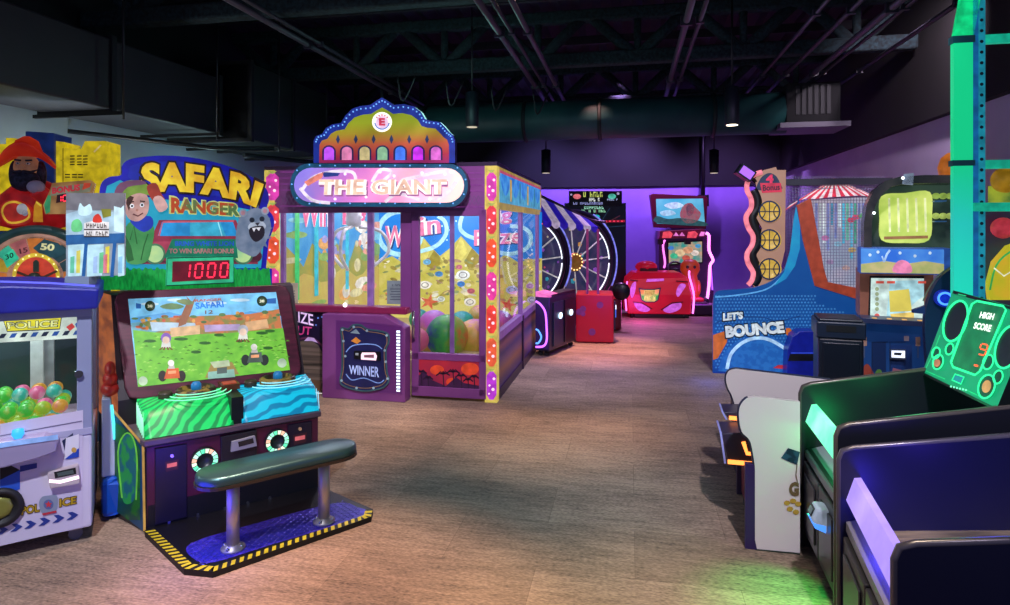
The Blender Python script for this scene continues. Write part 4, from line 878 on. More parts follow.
for y0, y1 in ((.10, .17), (1.45, 1.55), (2.86, 2.95)):
    a = MB(); a.box(BM, -.05, -.005, y0, y1, .66, 1.95, pur2); a.build('side_mullion', booth, bevel=.004)
for y0, y1 in ((.17, 1.45), (1.55, 2.86)):
    a = MB(); a.box(BM, -.032, -.026, y0, y1, .66, 1.95, GLASS); a.build('side_glass', booth)
# fascia and roof
lat = mat('#4a2a58', rough=.4, col2='#2a1a40', scale=30.)
a = MB(); a.box(BM, -BWd+.12, -.125, .0, .10, 1.90, BH, pur)
fz = bp_
for k in range(48):
    x = 281+k*4.2
    for y0 in (195.5,): a.line(fz, [(x, y0+9), (x+4.2, y0)], .7, mat('#9a68a8', rough=.4, emit=.2), .004); a.line(fz, [(x, y0), (x+4.2, y0+9)], .7, mat('#9a68a8', rough=.4, emit=.2), .005)
for y in (172, 178, 184, 190, 206): a.line(fz, [(280, y+0), (484, y+1)], 1., mat('#a048a8', rough=.4, emit=.4), .004)
a.build('front_fascia', booth)
a = MB(); a.box(BM, -BWd, 0, 0, BD, BH, BH+.04, dpur); a.build('roof', booth)
# interior
a = MB(); a.box(BM, -BWd+.02, -.06, .1, BD, .0, .36, mat('#e0c890', rough=.6, emit=.1)); a.build('prize_floor', booth)
bw = plM(BM, BD-.06)
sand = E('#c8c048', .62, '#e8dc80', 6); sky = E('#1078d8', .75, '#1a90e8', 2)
a = MB(); a.box(BM, -BWd+.03, -.03, BD-.06, BD-.01, .36, BH, mat('#3058a0', rough=.6))
P = lambda x, y, o=.0: bw.p(x, y, o)
B_ = lambda pts, c, k=.75, o=.004, sm=0: a.art(bw, pts, E(c, k) if isinstance(c, str) else c, o, smooth=sm)
B_([(376, 212), (542, 212), (542, 276), (376, 276)], sky, o=.003)
for x, y in ((405, 225), (418, 219), (450, 230), (456, 221), (463, 243), (447, 240), (520, 222), (532, 250), (442, 226)): a.disc(bw, x, y, .9, E('#c0e8ff', .9), .0045, n=8)
B_([(376, 262), (392, 256), (405, 264), (410, 258), (424, 238), (434, 250), (440, 256), (450, 248), (461, 236), (472, 248), (482, 258), (495, 262), (505, 254), (518, 262), (542, 258), (542, 366), (376, 366)], sand, o=.0045)
for pts in ([(424, 238), (430, 250), (426, 262), (418, 258)], [(461, 236), (468, 252), (458, 264), (452, 258)], [(440, 258), (450, 248), (452, 262), (440, 270)]): B_(pts, E('#e8e070', .7, '#b8a838', 10), o=.005)
for pts in ([(434, 250), (444, 262), (432, 270), (426, 264)], [(472, 248), (484, 262), (470, 270), (464, 262)]): B_(pts, E('#a8982c', .55), o=.005)
B_([(376, 366), (376, 300), (400, 296), (440, 303), (480, 298), (542, 302), (542, 366)], E('#d8cc60', .65, '#e0d480', 5), o=.0055)
# swirls
a.line(bw, [(418, 252), (436, 246), (446, 234), (445, 222), (438, 216)], 4, E('#a8e0f8', .85), .006, 4); a.line(bw, [(462, 216), (460, 228), (468, 236), (482, 240)], 4, E('#a8e0f8', .85), .006, 4)
a.ring(bw, 400, 233, 19, 24, E('#a8e0f8', .85), .006); a.line(bw, [(490, 250), (510, 254), (527, 248), (531, 236), (524, 228), (510, 226)], 4, E('#a8e0f8', .85), .006, 4)
for st, q in (('W', [(384, 248), (404, 247), (405, 225), (385, 226)]), ('in', [(420, 236), (441, 233), (440, 215), (419, 217)]), ('Big', [(484, 226), (512, 224), (512, 208), (484, 210)]), ('Prize', [(474, 246), (522, 243), (522, 228), (474, 230)])):
    a.text(bw, st, [(x+.8, y+1.2) for x, y in q], E('#203880', .5), .007, .09); a.text(bw, st, q, E('#f8f0f0', .9), .008, .06); a.text(bw, st, q, E('#e878a0', .85), .009, .015)
# shells, pebbles and starfish on the sand
rnd = random.Random(3)
for k in range(190):
    x = rnd.uniform(380, 540); y = rnd.uniform(258, 304); c = rnd.choice(['#e8e8d0', '#a09040', '#d8c878', '#b8a848', '#8a9a60', '#e0d8b0', '#a8886a'])
    a.disc(bw, x, y, rnd.uniform(1.2, 4.2), E(c, .45+.1*rnd.randrange(4)), .006+k*.00002, ry=rnd.uniform(.8, 2.2), n=10, rot=rnd.uniform(-30, 30))
for x, y, r, c in ((427, 262, 4, '#60a8d0'), (439, 274, 4, '#3a88c8'), (461, 284, 4, '#2878c8'), (471, 291, 4, '#c05868'), (459, 267, 3.4, '#d87888'), (425, 285, 6, '#e8e4d8'), (463, 275, 7, '#e8ece8'), (470, 302, 6, '#e8e0d0'), (441, 299, 4, '#d8e0d8'), (512, 290, 6, '#a8b0e0'), (532, 300, 5, '#b8b0d8'), (530, 286, 4, '#c890d0')):
    a.disc(bw, x, y, r, E(c, .8), .0105, ry=r*.7, n=14); a.ring(bw, x, y, r*.5, r*.62, E('#6a6458', .4), .011, k=.7, n=14)
def star(mb, pl, x, y, r, c, off):
    pts = [(x+(r if k % 2 == 0 else r*.36)*math.sin(k*math.pi/5+.25), y-(r if k % 2 == 0 else r*.36)*.85*math.cos(k*math.pi/5+.25)) for k in range(10)]
    mb.art(pl, pts, E(c, .75, '#e88860', 20), off)
star(a, bw, 429, 302, 10, '#c85038', .012); star(a, bw, 508, 305, 9, '#c83828', .012); star(a, bw, 391, 296, 8, '#b04830', .012)
a.build('scenery_back', booth)
lw = plX(BM, -BWd+.06, 1)
a = MB(); a.box(BM, -BWd+.005, -BWd+.05, .1, BD, .36, BH, mat('#3058a0', rough=.6))
Lw = lambda t, z, o=0: BM @ Vector((-BWd+.052+o, t, z))
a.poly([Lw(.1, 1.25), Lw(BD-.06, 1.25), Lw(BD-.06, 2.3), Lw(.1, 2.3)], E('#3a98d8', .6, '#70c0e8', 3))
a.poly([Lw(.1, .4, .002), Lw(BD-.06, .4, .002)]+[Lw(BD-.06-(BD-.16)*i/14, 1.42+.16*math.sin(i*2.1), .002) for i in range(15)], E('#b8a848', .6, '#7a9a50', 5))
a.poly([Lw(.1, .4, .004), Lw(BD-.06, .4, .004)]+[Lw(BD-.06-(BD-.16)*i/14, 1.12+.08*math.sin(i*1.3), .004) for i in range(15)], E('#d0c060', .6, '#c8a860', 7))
rnd = random.Random(9)
for k in range(46):
    t, z = rnd.uniform(.2, 2.9), rnd.uniform(.7, 1.9); w, h = rnd.uniform(.05, .3), rnd.uniform(.03, .10); c = rnd.choice(['#e8e4d8', '#f0b060', '#80c8d8', '#d8d0a0', '#e8a088', '#a0a0d8', '#90b860'])
    a.poly([Lw(t+w*math.cos(q), z+h*math.sin(q), .006+k*.0002) for q in [i*.628 for i in range(10)]], E(c, rnd.uniform(.5, .75)))
for t, c in ((.5, '#30c068'), (.95, '#30b8c8'), (1.8, '#38b8d0')): a.poly([Lw(t, .9, .018), Lw(t+.10, .9, .018), Lw(t+.10, 1.95, .018), Lw(t, 1.95, .018)], E(c, .75))
for t, z, st in ((.6, 1.75, 'Win'), (1.7, 1.7, 'Big')):
    vs, fs = glyphs(st, .05); a.add([Lw(t+.75*x, z+.34*y, .022) for x, y in vs], fs, E('#f0f0f8', .85)); vs, fs = glyphs(st, .02); a.add([Lw(t+.75*x, z+.34*y, .024) for x, y in vs], fs, E('#e0608c', .8))
a.build('scenery_side', booth)
# light panels under the roof (the white lit band seen through the glass)
a = MB(); a.box(BM, -BWd+.2, -.2, .4, BD-.4, BH-.06, BH-.02, E('#f4f0ff', 2.2)); a.build('ceiling_light_panel', booth)
# front glazing, frame
def zt(py, d=6.2): return H-(py-HY)*d/F
def fx(px, y=0):                                   # booth x of a photo column on the front plane
    return (BM.inverted() @ plM(BM, y).p(px, 300)).x
xs = [fx(281), fx(329), fx(368), fx(408)]
z0, z1 = .93, 1.90
for xa, wd, m_ in ((fx(281), .04, pur2), (fx(329), .05, pur2), (fx(369), .06, mat('#a878cc', rough=.4, emit=.3)), (fx(407)-.02, .12, pur)):
    a = MB(); a.box(BM, xa-wd/2, xa+wd/2, .02, .075, z0-.03, z1, m_); a.build('front_mullion', booth, bevel=.004)
for i in range(3):
    a = MB(); a.box(BM, xs[i]+.02, xs[i+1]-.02, .045, .051, z0, z1, GLASS); a.build('front_glass', booth)
a = MB(); a.box(BM, fx(281), fx(409), -.07, .1, .86, .93, mat('#b8326a', rough=.35, emit=.12)); a.build('window_ledge', booth, bevel=.012)
a = MB(); p = bp_.p(345, 305, .09); a.ball(p, .022, E('#fff0ff', 2.5), None, 12, 8); a.build('ledge_light', booth)
# door
dx0, dx1 = fx(412), fx(486)
door = MB(); 
for (xa, xb, za, zb2) in ((dx0, dx0+.075, .06, 1.92), (dx1-.07, dx1, .06, 1.92), (dx0, dx1, 1.86, 1.92), (dx0, dx1, .40, .47), (dx0, dx1, .03, .13)): door.box(BM, xa, xb, -.012, .05, za, zb2, pur)
dr = door.build('booth_door', booth, bevel=.005)
a = MB(); a.box(BM, dx0+.07, dx1-.065, .018, .024, .46, 1.87, GLASS); a.build('door_glass', dr)
a = MB(); xm = fx(451, 0); a.box(BM, xm-.022, xm+.022, .03, .05, .46, 1.87, pur2); a.build('door_mullion', dr)
a = MB(); a.box(BM, dx0+.07, dx1-.065, .0, .02, .13, .41, E('#c0283c', .5, '#801c48', 4))
dk = bp_
for x, y, s in ((421, 372, 6), (428, 378, 5), (443, 374, 7), (453, 372, 7), (461, 376, 6), (474, 377, 5), (468, 380, 5)):
    a.line(dk, [(x, y), (x+1, y+13)], 1.1, mat('#241030', rough=.5), .004)
    for k in range(5): an = math.pi*(.0+k*.25); a.line(dk, [(x, y), (x+s*.5*math.cos(an), y-s*.35*math.sin(an)-.6), (x+s*math.cos(an), y-s*.25*math.sin(an)+1.5)], 1.4, mat('#241030', rough=.5), .0045)
a.art(dk, [(417, 388), (417, 377), (424, 371), (432, 380), (446, 386), (456, 377), (464, 383), (481, 386), (481, 390)], E('#401848', .4), .0035)
for x, y, r in ((437, 370, 7), (470, 369, 9), (452, 382, 6)): a.disc(dk, x, y, r, E('#e84828', .55), .003, ry=r*.7)
a.build('kick_panel', dr)
a = MB(); p0, p1 = dk.p(413.5, 312, .05), dk.p(413.5, 338, .05); a.tube([p0, p1], .014, CHROME, 8)
for p in (p0, p1): a.tube([p, p+BM.to_3x3() @ Vector((0, .05, 0))], .009, CHROME, 6)
a.build('door_handle', dr)
# winner console (bumped out) with play card panel
xa, xb = fx(330), fx(410); yo = -.17
con = MB(); con.loc(BM, [(xa, yo, 0), (xb+.01, yo, 0), (xb+.01, yo, .74), (xb-.22, yo, .86), (xa, yo, .86)], (0, -yo-.012, 0), pur); co = con.build('winner_console', booth, bevel=.008)
cpn = plM(BM, yo)
a = MB(); a.art(cpn, [(336, 320), (402, 327), (402, 394), (336, 389)], mat('#6a3078', rough=.35), .003); a.line(cpn, [(336, 320), (402, 326), (402, 394), (336, 389)], .8, mat('#7a3a88', rough=.4), .004, closed=True)
a.build('console_face', co)
a = MB(); bad = [(341, 328), (348, 329), (353, 325), (361, 325), (367, 329), (380, 331), (388, 334), (389, 342), (386, 350), (387, 372), (389, 380), (384, 387), (374, 390), (366, 391), (356, 390), (346, 387), (340, 382), (342, 368), (342, 340)]
a.prism([cpn.p(x, y, .02) for x, y in [(p.x, p.y) for p in catmull([(x, y, 0) for x, y in bad], 3, True)]], BM.to_3x3() @ Vector((0, .018, 0)), E('#141a50', .4, '#2a2866', 6)); a.line(cpn, bad, 1.4, E('#3a6068', .4), .024, smooth=3, closed=True); a.line(cpn, [(x*.92+29, y*.92+28.5) for x, y in bad], .6, E('#a07848', .5), .024, smooth=3, closed=True)
a.line(cpn, [(346, 352), (352, 346), (364, 344), (376, 345), (382, 349)], 1., E('#7a9ae0', .7), .025, 4); a.line(cpn, [(346, 374), (352, 380), (364, 378), (378, 383), (384, 380)], 1., E('#7a9ae0', .7), .025, 4)
for x, y in bad[::2]+[(344, 356), (387, 362)]: a.disc(cpn, (x-365)*.94+365, (y-358)*.94+358, 1.3, E('#90a8b8', .6), .026, n=10)
a.art(cpn, [(351, 341), (356, 337), (361, 341), (357, 344)], E('#d08030', .7), .026); a.art(cpn, [(350, 333), (356, 329), (360, 334)], E('#8aa0b0', .5), .026)
a.text(cpn, 'WINNER', [(349, 374), (379, 377.5), (379, 367), (349, 365)], E('#a8b8f8', .9), .027, .02)
a.build('winner_badge', co)
a = MB(); a.prism([cpn.p(x, y, .045) for x, y in ((354, 351), (380, 352), (380, 361), (354, 359))], BM.to_3x3() @ Vector((0, .022, 0)), BLACK); a.art(cpn, [(362, 352.5), (375, 352.5), (377, 356), (376, 360.5), (361, 359.5), (361, 355)], E('#ffd8e8', 1.1), .047); a.art(cpn, [(364, 355), (374, 354.5), (374, 358), (364, 357.5)], E('#906070', .5), .049); a.art(cpn, [(355.5, 353), (358.5, 353), (358.5, 355.5), (355.5, 355.2)], E('#9aa0a8', .6), .047); a.build('card_reader', co)
a = MB()
for k in range(19):
    y = 330.5+k*3.28; a.art(cpn, [(396.5, y), (400, y+.2), (400, y+2.2), (396.5, y+2)], E('#e0f0ff', 1.8), .006)
a.build('light_strip', co)
# prize chute with arch opening
pa, pb = fx(283), fx(329)
ch = MB(); yq = -.02; ch.box(BM, pa, pb-.0, yq, .02, 0, .86, mat('#1e1238', rough=.35)); cho = ch.build('prize_chute', booth)
cq = plM(BM, yq)
a = MB(); a.art(cq, [(286, 394), (286, 345), (300, 341), (311, 340), (318, 345), (322, 352), (323, 397)], mat('#2a2620', rough=.5, col2='#8a7a6a', scale=2., stretch=(.3, 1, 14)), .003); a.art(cq, [(289, 386), (289, 376), (321, 381), (321, 392)], mat('#7a5c40', rough=.5, col2='#5a4432', scale=4.), .005); a.line(cq, [(286, 344), (300, 339), (311, 338), (319, 343), (324, 352), (324.5, 397)], 2, mat('#6a3058', rough=.4), .006, 3); a.line(cq, [(313, 393), (322, 394)], 2., E('#e8e0e0', .8), .007)
for k in range(15): a.disc(cq, 326.2, 353+k*2.95, .8, E('#e8d8f8', 1.3), .007, n=8)
a.text(cq, 'PRIZE', [(285.5, 319), (313.5, 326), (313, 314.5), (285.5, 309)], E('#d8b8e8', .85), .006, .015); a.text(cq, 'OUT', [(288, 335), (311, 335), (312, 327), (288, 325)], E('#c83880', .85), .006, .015)
for x, y in ((318, 318), (323, 330), (316, 325), (325, 340), (322, 317)): a.disc(cq, x, y, .9, E('#5a78d0', .8), .006, n=8)
a.art(cq, [(304, 341), (308, 337), (314, 338), (318, 343), (312, 341)], E('#b898d0', .6), .0075)
a.build('chute_art', cho)
# claw inside
claw = MB(); cp0 = BM @ Vector((-1.95, .9, 1.75)); MX = Matrix.Translation(cp0)
claw.lathe(MX, [(.05, 0), (.09, .03), (.09, .18), (.04, .25), (.02, .55)], mat('#d8d8e8', rough=.3, metal=.2, emit=.35), 16)  # pale emissive colour brightens the claw, which gives no light itself
cl = claw.build('claw_head', booth)
for k in range(3):
    an = k*2.1+.4; d = Vector((math.cos(an), math.sin(an), 0)); a = MB(); a.tube(catmull([cp0+d*.06, cp0+d*.33+Vector((0, 0, -.06)), cp0+d*.42+Vector((0, 0, -.3)), cp0+d*.20+Vector((0, 0, -.5))], 6), .02, mat('#e8e8f0', rough=.3, emit=.3), 8); a.build('claw_prong', cl)
a = MB(); a.box(BM, -BWd+.1, -.1, .82, .98, 2.22, 2.29, mat('#c8c0d8', rough=.4)); a.build('gantry_rail', booth)
# sign
sgp = plM(BM, -.14); R3b = BM.to_3x3()
arch_px = [(313.5, 163), (313.5, 141), (316, 136), (322, 134), (326, 128), (332, 124.5), (341, 123), (345, 116), (352, 109), (360, 106), (370, 105), (376, 101), (382, 97.5), (388, 101), (394, 105), (404, 104), (414, 106.5), (421, 112), (425, 119), (431, 121), (440, 122), (445, 127), (449, 132), (453, 135), (455, 141), (455, 163)]
sg_ = MB(); sg_.prism([sgp.p(x, y) for x, y in arch_px], R3b @ Vector((0, .07, 0)), E('#16309a', .6), NAVY); so = sg_.build('arch_sign', booth)
cx, cy = 384, 140
inn = [((x-cx)*.915+cx, (y-cy)*.86+cy+4) for x, y in arch_px]; inn[0] = (319, 163); inn[-1] = (449, 163)
a = MB(); vs = [sgp.p(x, y, .004) for x, y in inn]
a.poly(vs, ramp_mat(['#70185a', '#8a2030', '#a0482c', '#8a7818', '#7c8a10', '#70800c'], .8, 2, 2.36, 2.92, .08))
a.disc(sgp, 382, 122, 10, E('#f8f8e8', 1.1), .008); a.disc(sgp, 382, 122, 6.2, E('#f4c8e8', .95), .010); a.ring(sgp, 382, 122, 6.4, 7.8, E('#7088d8', .85), .010, a0=5, a1=175)
for k in range(5): an = math.radians(222+k*24); a.disc(sgp, 382+7*math.cos(an), 122+7*math.sin(an), 1, E('#e080a0', .85), .011, n=8)
a.text(sgp, 'E', [(379, 125.6), (385.2, 125.6), (385, 118), (378.8, 118)], E('#d83858', .9), .014, .06)
for k in range(7):
    x = 329+k*17.8; c = ['#c050f0', '#e080b0', '#c8b880', '#88b890', '#4078f0', '#d030f0', '#d868c8'][k]
    for w, o, cc, kk2 in ((6.8, .006, '#1a2058', .5), (5.0, .008, c, .9)):
        a.art(sgp, [(x-w, 160), (x-w, 152)]+[(x+w*math.cos(math.pi-math.pi*i/8), 151-w*.85*math.sin(math.pi*i/8)) for i in range(9)]+[(x+w, 152), (x+w, 160)], E(cc, kk2), o)
    if k < 6: a.art(sgp, [(x+9, 144), (x+11, 139.5), (x+9, 134.5), (x+7, 139.5)], E('#203868', .6), .007)
a.build('arch_face', so)
ov = [(p_[0], p_[1]) for p_ in [(308+18*math.cos(t), 185+21.5*math.sin(t)) for t in [math.pi/2+math.pi*i/12 for i in range(13)]]]+[(450+18*math.cos(t), 185.5+21.5*math.sin(t)) for t in [-math.pi/2+math.pi*i/12 for i in range(13)]]
a = MB(); a.prism([sgp.p(x, y, .05) for x, y in ov], R3b @ Vector((0, .10, 0)), E('#145478', .6), NAVY); oo = a.build('oval_sign', booth)
a = MB(); iv = [((x-379)*.955+379, (y-185)*.80+185) for x, y in ov]
oval_m = ramp_mat(['#6050b8', '#8878d0', '#c070b8', '#e88ab8', '#f0a8c0', '#e8c0b0'], .85, 0, -2.4, -.35, .5, 2.2)
a.poly([sgp.p(x, y, .054) for x, y in iv], oval_m)
for pts in ([(302, 190), (312, 178), (330, 172), (352, 172), (356, 182)], [(300, 188), (312, 200), (330, 203)], [(372, 182), (380, 170), (392, 172), (384, 180)], [(402, 180), (420, 176), (440, 172), (454, 172)], [(436, 200), (450, 190), (458, 178)], [(385, 202), (398, 194), (420, 200)]): a.line(sgp, pts, 3.2, E('#f0e0f8', .95), .057, 4)
a.art(sgp, [(304, 182), (318, 174), (324, 172), (322, 178), (308, 186)], E('#f08878', .9), .058); a.art(sgp, [(322, 172), (340, 173), (338, 176), (324, 177)], E('#3048a0', .7), .058)
q = [(318, 195), (447, 194.5), (447, 179.5), (319, 179.5)]
a.text(sgp, 'THE GIANT', [(x+.8, y+1.6) for x, y in q], E('#a86aa0', .8), .059, .13); a.text(sgp, 'THE GIANT', q, E('#fff4ec', 1.05), .061, .10); a.text(sgp, 'THE GIANT', [(x, y-.3) for x, y in q], E('#f8c8b0', 1.), .063, .02)
for x, y in ((380, 172), (394, 176), (366, 197), (422, 173), (445, 174), (345, 174), (335, 199), (430, 199)): a.disc(sgp, x, y, 1.3, E('#ffffff', 1.3), .062, n=10)
a.build('oval_face', oo)
bulb = None; bmsh = MB(); bmsh.ball((0, 0, 0), .0085, E('#6aa8f0', 1.1), None, 8, 6)
def bulbs(parent, pts, off):
    global bulb
    for (x, y) in pts:
        p = sgp.p(x, y, off)
        if bulb is None:
            bulb = bmsh.build('bulb', None); 
            bulb.parent = parent; o = bulb; o['src'] = 1; del o['src']
        else:
            o = bulb.copy(); COL.objects.link(o); o.parent = parent
        o.matrix_parent_inverse = Matrix.Identity(4); o.location = parent.matrix_world.inverted() @ p
ap = [(p.x, p.y) for p in catmull([((x-cx)*.965+cx, (y-cy)*.94+cy+1.6, 0) for x, y in arch_px[1:-1]], 2)]
bulbs(so, ap, .008)
bulbs(oo, [((x-379)*.98+379, (y-185)*.905+185) for x, y in ov[::3]]+[(320+k*15, 166.4) for k in range(9)]+[(320+k*15, 204.2) for k in range(9)], .056)
# notices on the glass
for (q, lb, st) in (([(387, 304), (405.5, 304.5), (405.5, 281), (387, 280.5)], 'grey printed notice taped to the booth glass beside the door', 'PLEASE'), ([(280, 303), (298, 303), (298, 283), (280, 283)], 'cream printed notice taped low at the left end of the booth glass', 'RULES')):
    a = MB(); pl = plM(BM, .04); a.prism([pl.p(x, y) for x, y in q], R3b @ Vector((0, .002, 0)), mat('#9aa8b0' if 'grey' in lb else '#e0d0b8', rough=.6, emit=.25))
    x0_, x1_, yt = q[0][0], q[1][0], q[2][1]
    a.marks(pl, [(x0_+5, yt+5), (x1_-5, yt+5), (x1_-5, yt+3), (x0_+5, yt+3)], mat('#404858', rough=.6), 6, .003)
    for k in range(5): a.line(pl, [(x0_+3+(k % 2), yt+8+k*2.6), (x1_-3, yt+8+k*2.6)], .9, mat('#505868', rough=.6), .003)
    a.build('paper_notice', label=lb, cat='notice')
# giant prize balls
rb = [['#2030a0', '#208058', '#38b048', '#88b040', '#d87838'], ['#38a868', '#b8b850', '#d070a8', '#c050c0', '#b078d0'], ['#c0a838', '#e0a850', '#d070b8', '#b860d0', '#40a060'], ['#188858', '#30b878', '#2098a0'], ['#d86090', '#d8a858', '#90b850'], ['#2878b8', '#30a878', '#d8a048', '#d06a98']]
rb = [['#%02x%02x%02x' % tuple(int(v*.72) for v in (int(c[1:3], 16), int(c[3:5], 16), int(c[5:7], 16))) for c in r] for r in rb]
def pball(px, py, rpx, Yd, ci, lb):
    c = V(px, py, Yd); R = rpx*Yd/F
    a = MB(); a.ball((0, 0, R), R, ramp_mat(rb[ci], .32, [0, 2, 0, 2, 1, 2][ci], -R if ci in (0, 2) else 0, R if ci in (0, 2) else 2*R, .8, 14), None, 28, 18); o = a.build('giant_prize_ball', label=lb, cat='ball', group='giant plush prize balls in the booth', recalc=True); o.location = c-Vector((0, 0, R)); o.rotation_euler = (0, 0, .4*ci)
    # a soft seam line
    return o
pball(447, 336, 21.5, 6.95, 0, 'big green and blue fuzzy prize ball at the front behind the booth door')
pball(475, 339, 20, 7.15, 2, 'big orange and pink fuzzy prize ball behind the door, against the front pillar')
pball(434, 326, 16, 7.6, 1, 'pink and green fuzzy prize ball behind the big green one')
pball(417, 340, 12, 6.75, 4, 'small pink and yellow fuzzy prize ball at the left edge of the booth door')
pball(462, 324, 13, 7.9, 3, 'teal fuzzy prize ball between the mullion and the orange ball')
pball(480, 318, 13, 8.1, 2, 'orange fuzzy prize ball at the back right of the door view')
pball(419, 319, 10, 8.3, 3, 'small green fuzzy prize ball at the back left of the door view')
pball(500.5, 325, 14.5, 7.6, 1, 'purple and green fuzzy prize ball seen through the first side window')
pball(517, 325, 11, 8.4, 5, 'blue and teal fuzzy prize ball seen through the second side window')
pball(425, 351, 12, 7.05, 5, 'blue fuzzy prize ball low at the left behind the booth door')
# ================================================================== BACK: wheel games
def neon(mb, pts, r, c, k=3.): mb.tube(pts, r, E(c, k), 8)
WA = math.radians(26)
def wheel_game(c, lb, Rw, grp):
    M = fr(c.x, c.y, WA); t = thing('coin_wheel_game', lb, 'arcade game', M, grp)
    zc = c.z; Mw = Matrix.Translation(c) @ Matrix.Rotation(WA, 4, 'Z') @ Matrix.Rotation(math.pi/2, 4, 'X')
    def cir(r, z=0, n=48, a0=0, a1=2*math.pi): return [Mw @ Vector((r*math.cos(a0+(a1-a0)*i/n), r*math.sin(a0+(a1-a0)*i/n), z)) for i in range(n if a1-a0 > 6.28 else n+1)]
    a = MB(); a.tube(cir(Rw), .03, mat('#2a2430', rough=.4), 8, True); wl_ = a.build('wheel_rim', t)
    a = MB()
    for i in range(6):
        a0 = i*math.pi/3; a.tube(cir(Rw-.05, .01, 9, a0+.05, a0+math.pi/3-.05), .010, E(['#e8f0ff', '#ff3838', '#e8f0ff', '#80c8ff', '#ff4040', '#f0f0ff'][i], 1.8), 6)
    a.build('rim_light', wl_)
    for i in range(12):
        an = i*math.pi/6+.1; a = MB(); a.tube([Mw @ Vector((.12*math.cos(an), .12*math.sin(an), 0)), Mw @ Vector(((Rw-.03)*math.cos(an), (Rw-.03)*math.sin(an), 0))], .012, mat('#d8d4d8', rough=.3, emit=.5), 6); a.build('spoke', wl_)
    a = MB(); a.lathe(Mw, [(.16, -.03), (.17, .03), (.12, .05), (.10, .02), (.001, .02)], mat('#c08840', rough=.3, metal=.6, emit=.2), 24)
    for i in range(14): a.ball(Mw @ Vector((.14*math.cos(i*.449), .14*math.sin(i*.449), .055)), .014, E('#ffd080', 2.), None, 6, 5)
    a.build('wheel_hub', wl_)
    a = MB(); a.tube([p for p in cir(Rw+.10, -.06, 40, -.75, math.pi+.2)], .05, mat('#181c30', rough=.3), 10); ho = a.build('wheel_housing', t)
    a = MB(); a.tube([p for p in cir(Rw+.155, -.03, 24, -.5, 1.1)], .014, E('#7a80e8', 1.), 8); a.build('housing_light', ho)
    a = MB(); a.add(cir(Rw+.06, -.12, 40), [list(range(40))], mat('#2c3a60', rough=.2, col2='#5a4878', scale=5., emit=.4)); 
    rr = random.Random(int(c.x*100))
    for k in range(26):
        an, r = rr.uniform(0, 6.28), rr.uniform(.2, Rw-.05); p = Vector((r*math.cos(an), r*math.sin(an), -.115)); s = rr.uniform(.02, .06)
        a.add([Mw @ (p+Vector((s*math.cos(q), s*math.sin(q), k*.0004))) for q in (0, 1.2, 2.5, 3.9, 5.1)], [[0, 1, 2, 3, 4]], E(rr.choice(['#30a0b8', '#e0a050', '#9050c0', '#d05070', '#c8c0a0']), .6))
    a.build('play_field', t)
    return t, M
c1, c2 = V(525, 262, 10.3), V(574, 262, 11.05)
w1, WM1 = wheel_game(c1, 'nearer coin wheel game with lit ferris wheel half hidden by the booth', .76, 'ferris wheel coin games')
w2, WM2 = wheel_game(c2, 'farther coin wheel game with lit ferris wheel and red front cabinet', .80, 'ferris wheel coin games')
for (w, M, c, Rw) in ((w1, WM1, c1, .76), (w2, WM2, c2, .80)):
    a = MB(); a.box(M, -Rw*.95, Rw*.95, -.02, .35, 0, .50, mat('#241a3a', rough=.4, col2='#3a2450', scale=4.)); a.build('wheel_base', w, bevel=.02)
# red cabinet of the far wheel game
RM = fr(*G(576, 343).xy, TH+.06)
a = MB(); wdt = .56; a.box(RM, 0, wdt, 0, .6, .02, .74, mat('#d01434', rough=.4, emit=.3, col2='#b01038', scale=2.)); rd = a.build('red_cabinet', w2, bevel=.02)
rp = plM(RM); a = MB()
for x, y, r in ((583, 309, 3.2), (579, 312, 3.2), (600, 305, 3.4), (592, 332, 3.6), (583, 314, 2.4)): a = MB(); a.disc(rp, x, y, r, E('#7a2878', .5), .004 if y != 314 else .005, n=18); a.build('painted_spot', rd)
a = MB(); a.box(RM, wdt, wdt+.03, .1, .28, .2, .62, mat('#28283a', rough=.4)); a.box(RM, wdt+.03, wdt+.04, .12, .26, .38, .5, E('#3a70f0', 1.2)); a.box(RM, wdt+.03, wdt+.045, .14, .2, .5, .56, E('#e8f0ff', 1.5)); a.build('coin_door', w2)
for x in (.17, .33):
    a = MB(); a.box(RM, x-.018, x+.018, .02, .05, .74, 1.72, mat('#9a3a82', rough=.4, emit=.25)); a.build('canopy_post', w2)
# striped awning over the near game
p0, p1 = V(539, 196, 8.95), V(600, 228, 10.6)
e_ = Vector((p1.x-p0.x, p1.y-p0.y, 0)); 
a = MB(); n = 7
def aw(s, t):   # s along, t down the slope
    top = Vector((p0.x-.35, p0.y+.5, p0.z+.0))*(1-s)+Vector((p1.x-.55, p1.y+.4, p0.z-.05))*s
    bot = V(543, 221, 9.42)*(1-s)+V(598, 227, 10.6)*s
    top = V(526, 191, 9.9)*(1-s)+V(588, 219, 10.9)*s
    return top*(1-t)+bot*t
for k in range(n):
    s0, s1 = k/n, (k+1)/n; m_ = mat('#2c1cb8', rough=.5, emit=.5) if k % 2 == 0 else mat('#d0c0e0', rough=.5, emit=.5)
    a.poly([aw(s0, 0), aw(s1, 0), aw(s1, 1), aw(s0, 1)], m_)
    a.poly([aw(s0, 1)]+[aw(s0+(s1-s0)*i/6, 1)-Vector((0, 0, .05+.05*math.sin(math.pi*i/6))) for i in range(7)]+[aw(s1, 1)], m_)
a.build('striped_awning', w1)
a = MB(); a.tube(catmull([aw(0, 0)+Vector((0, 0, .03)), aw(.5, 0)+Vector((0, 0, .02)), aw(1, 0), V(606, 222, 10.9)], 5), .025, mat('#3a3040', rough=.4), 8); a.build('awning_rail', w1)
# near cabinet with neon side
N1 = G(549, 357); na = math.atan2(.8, .44); NM = fr(N1.x, N1.y, na); 
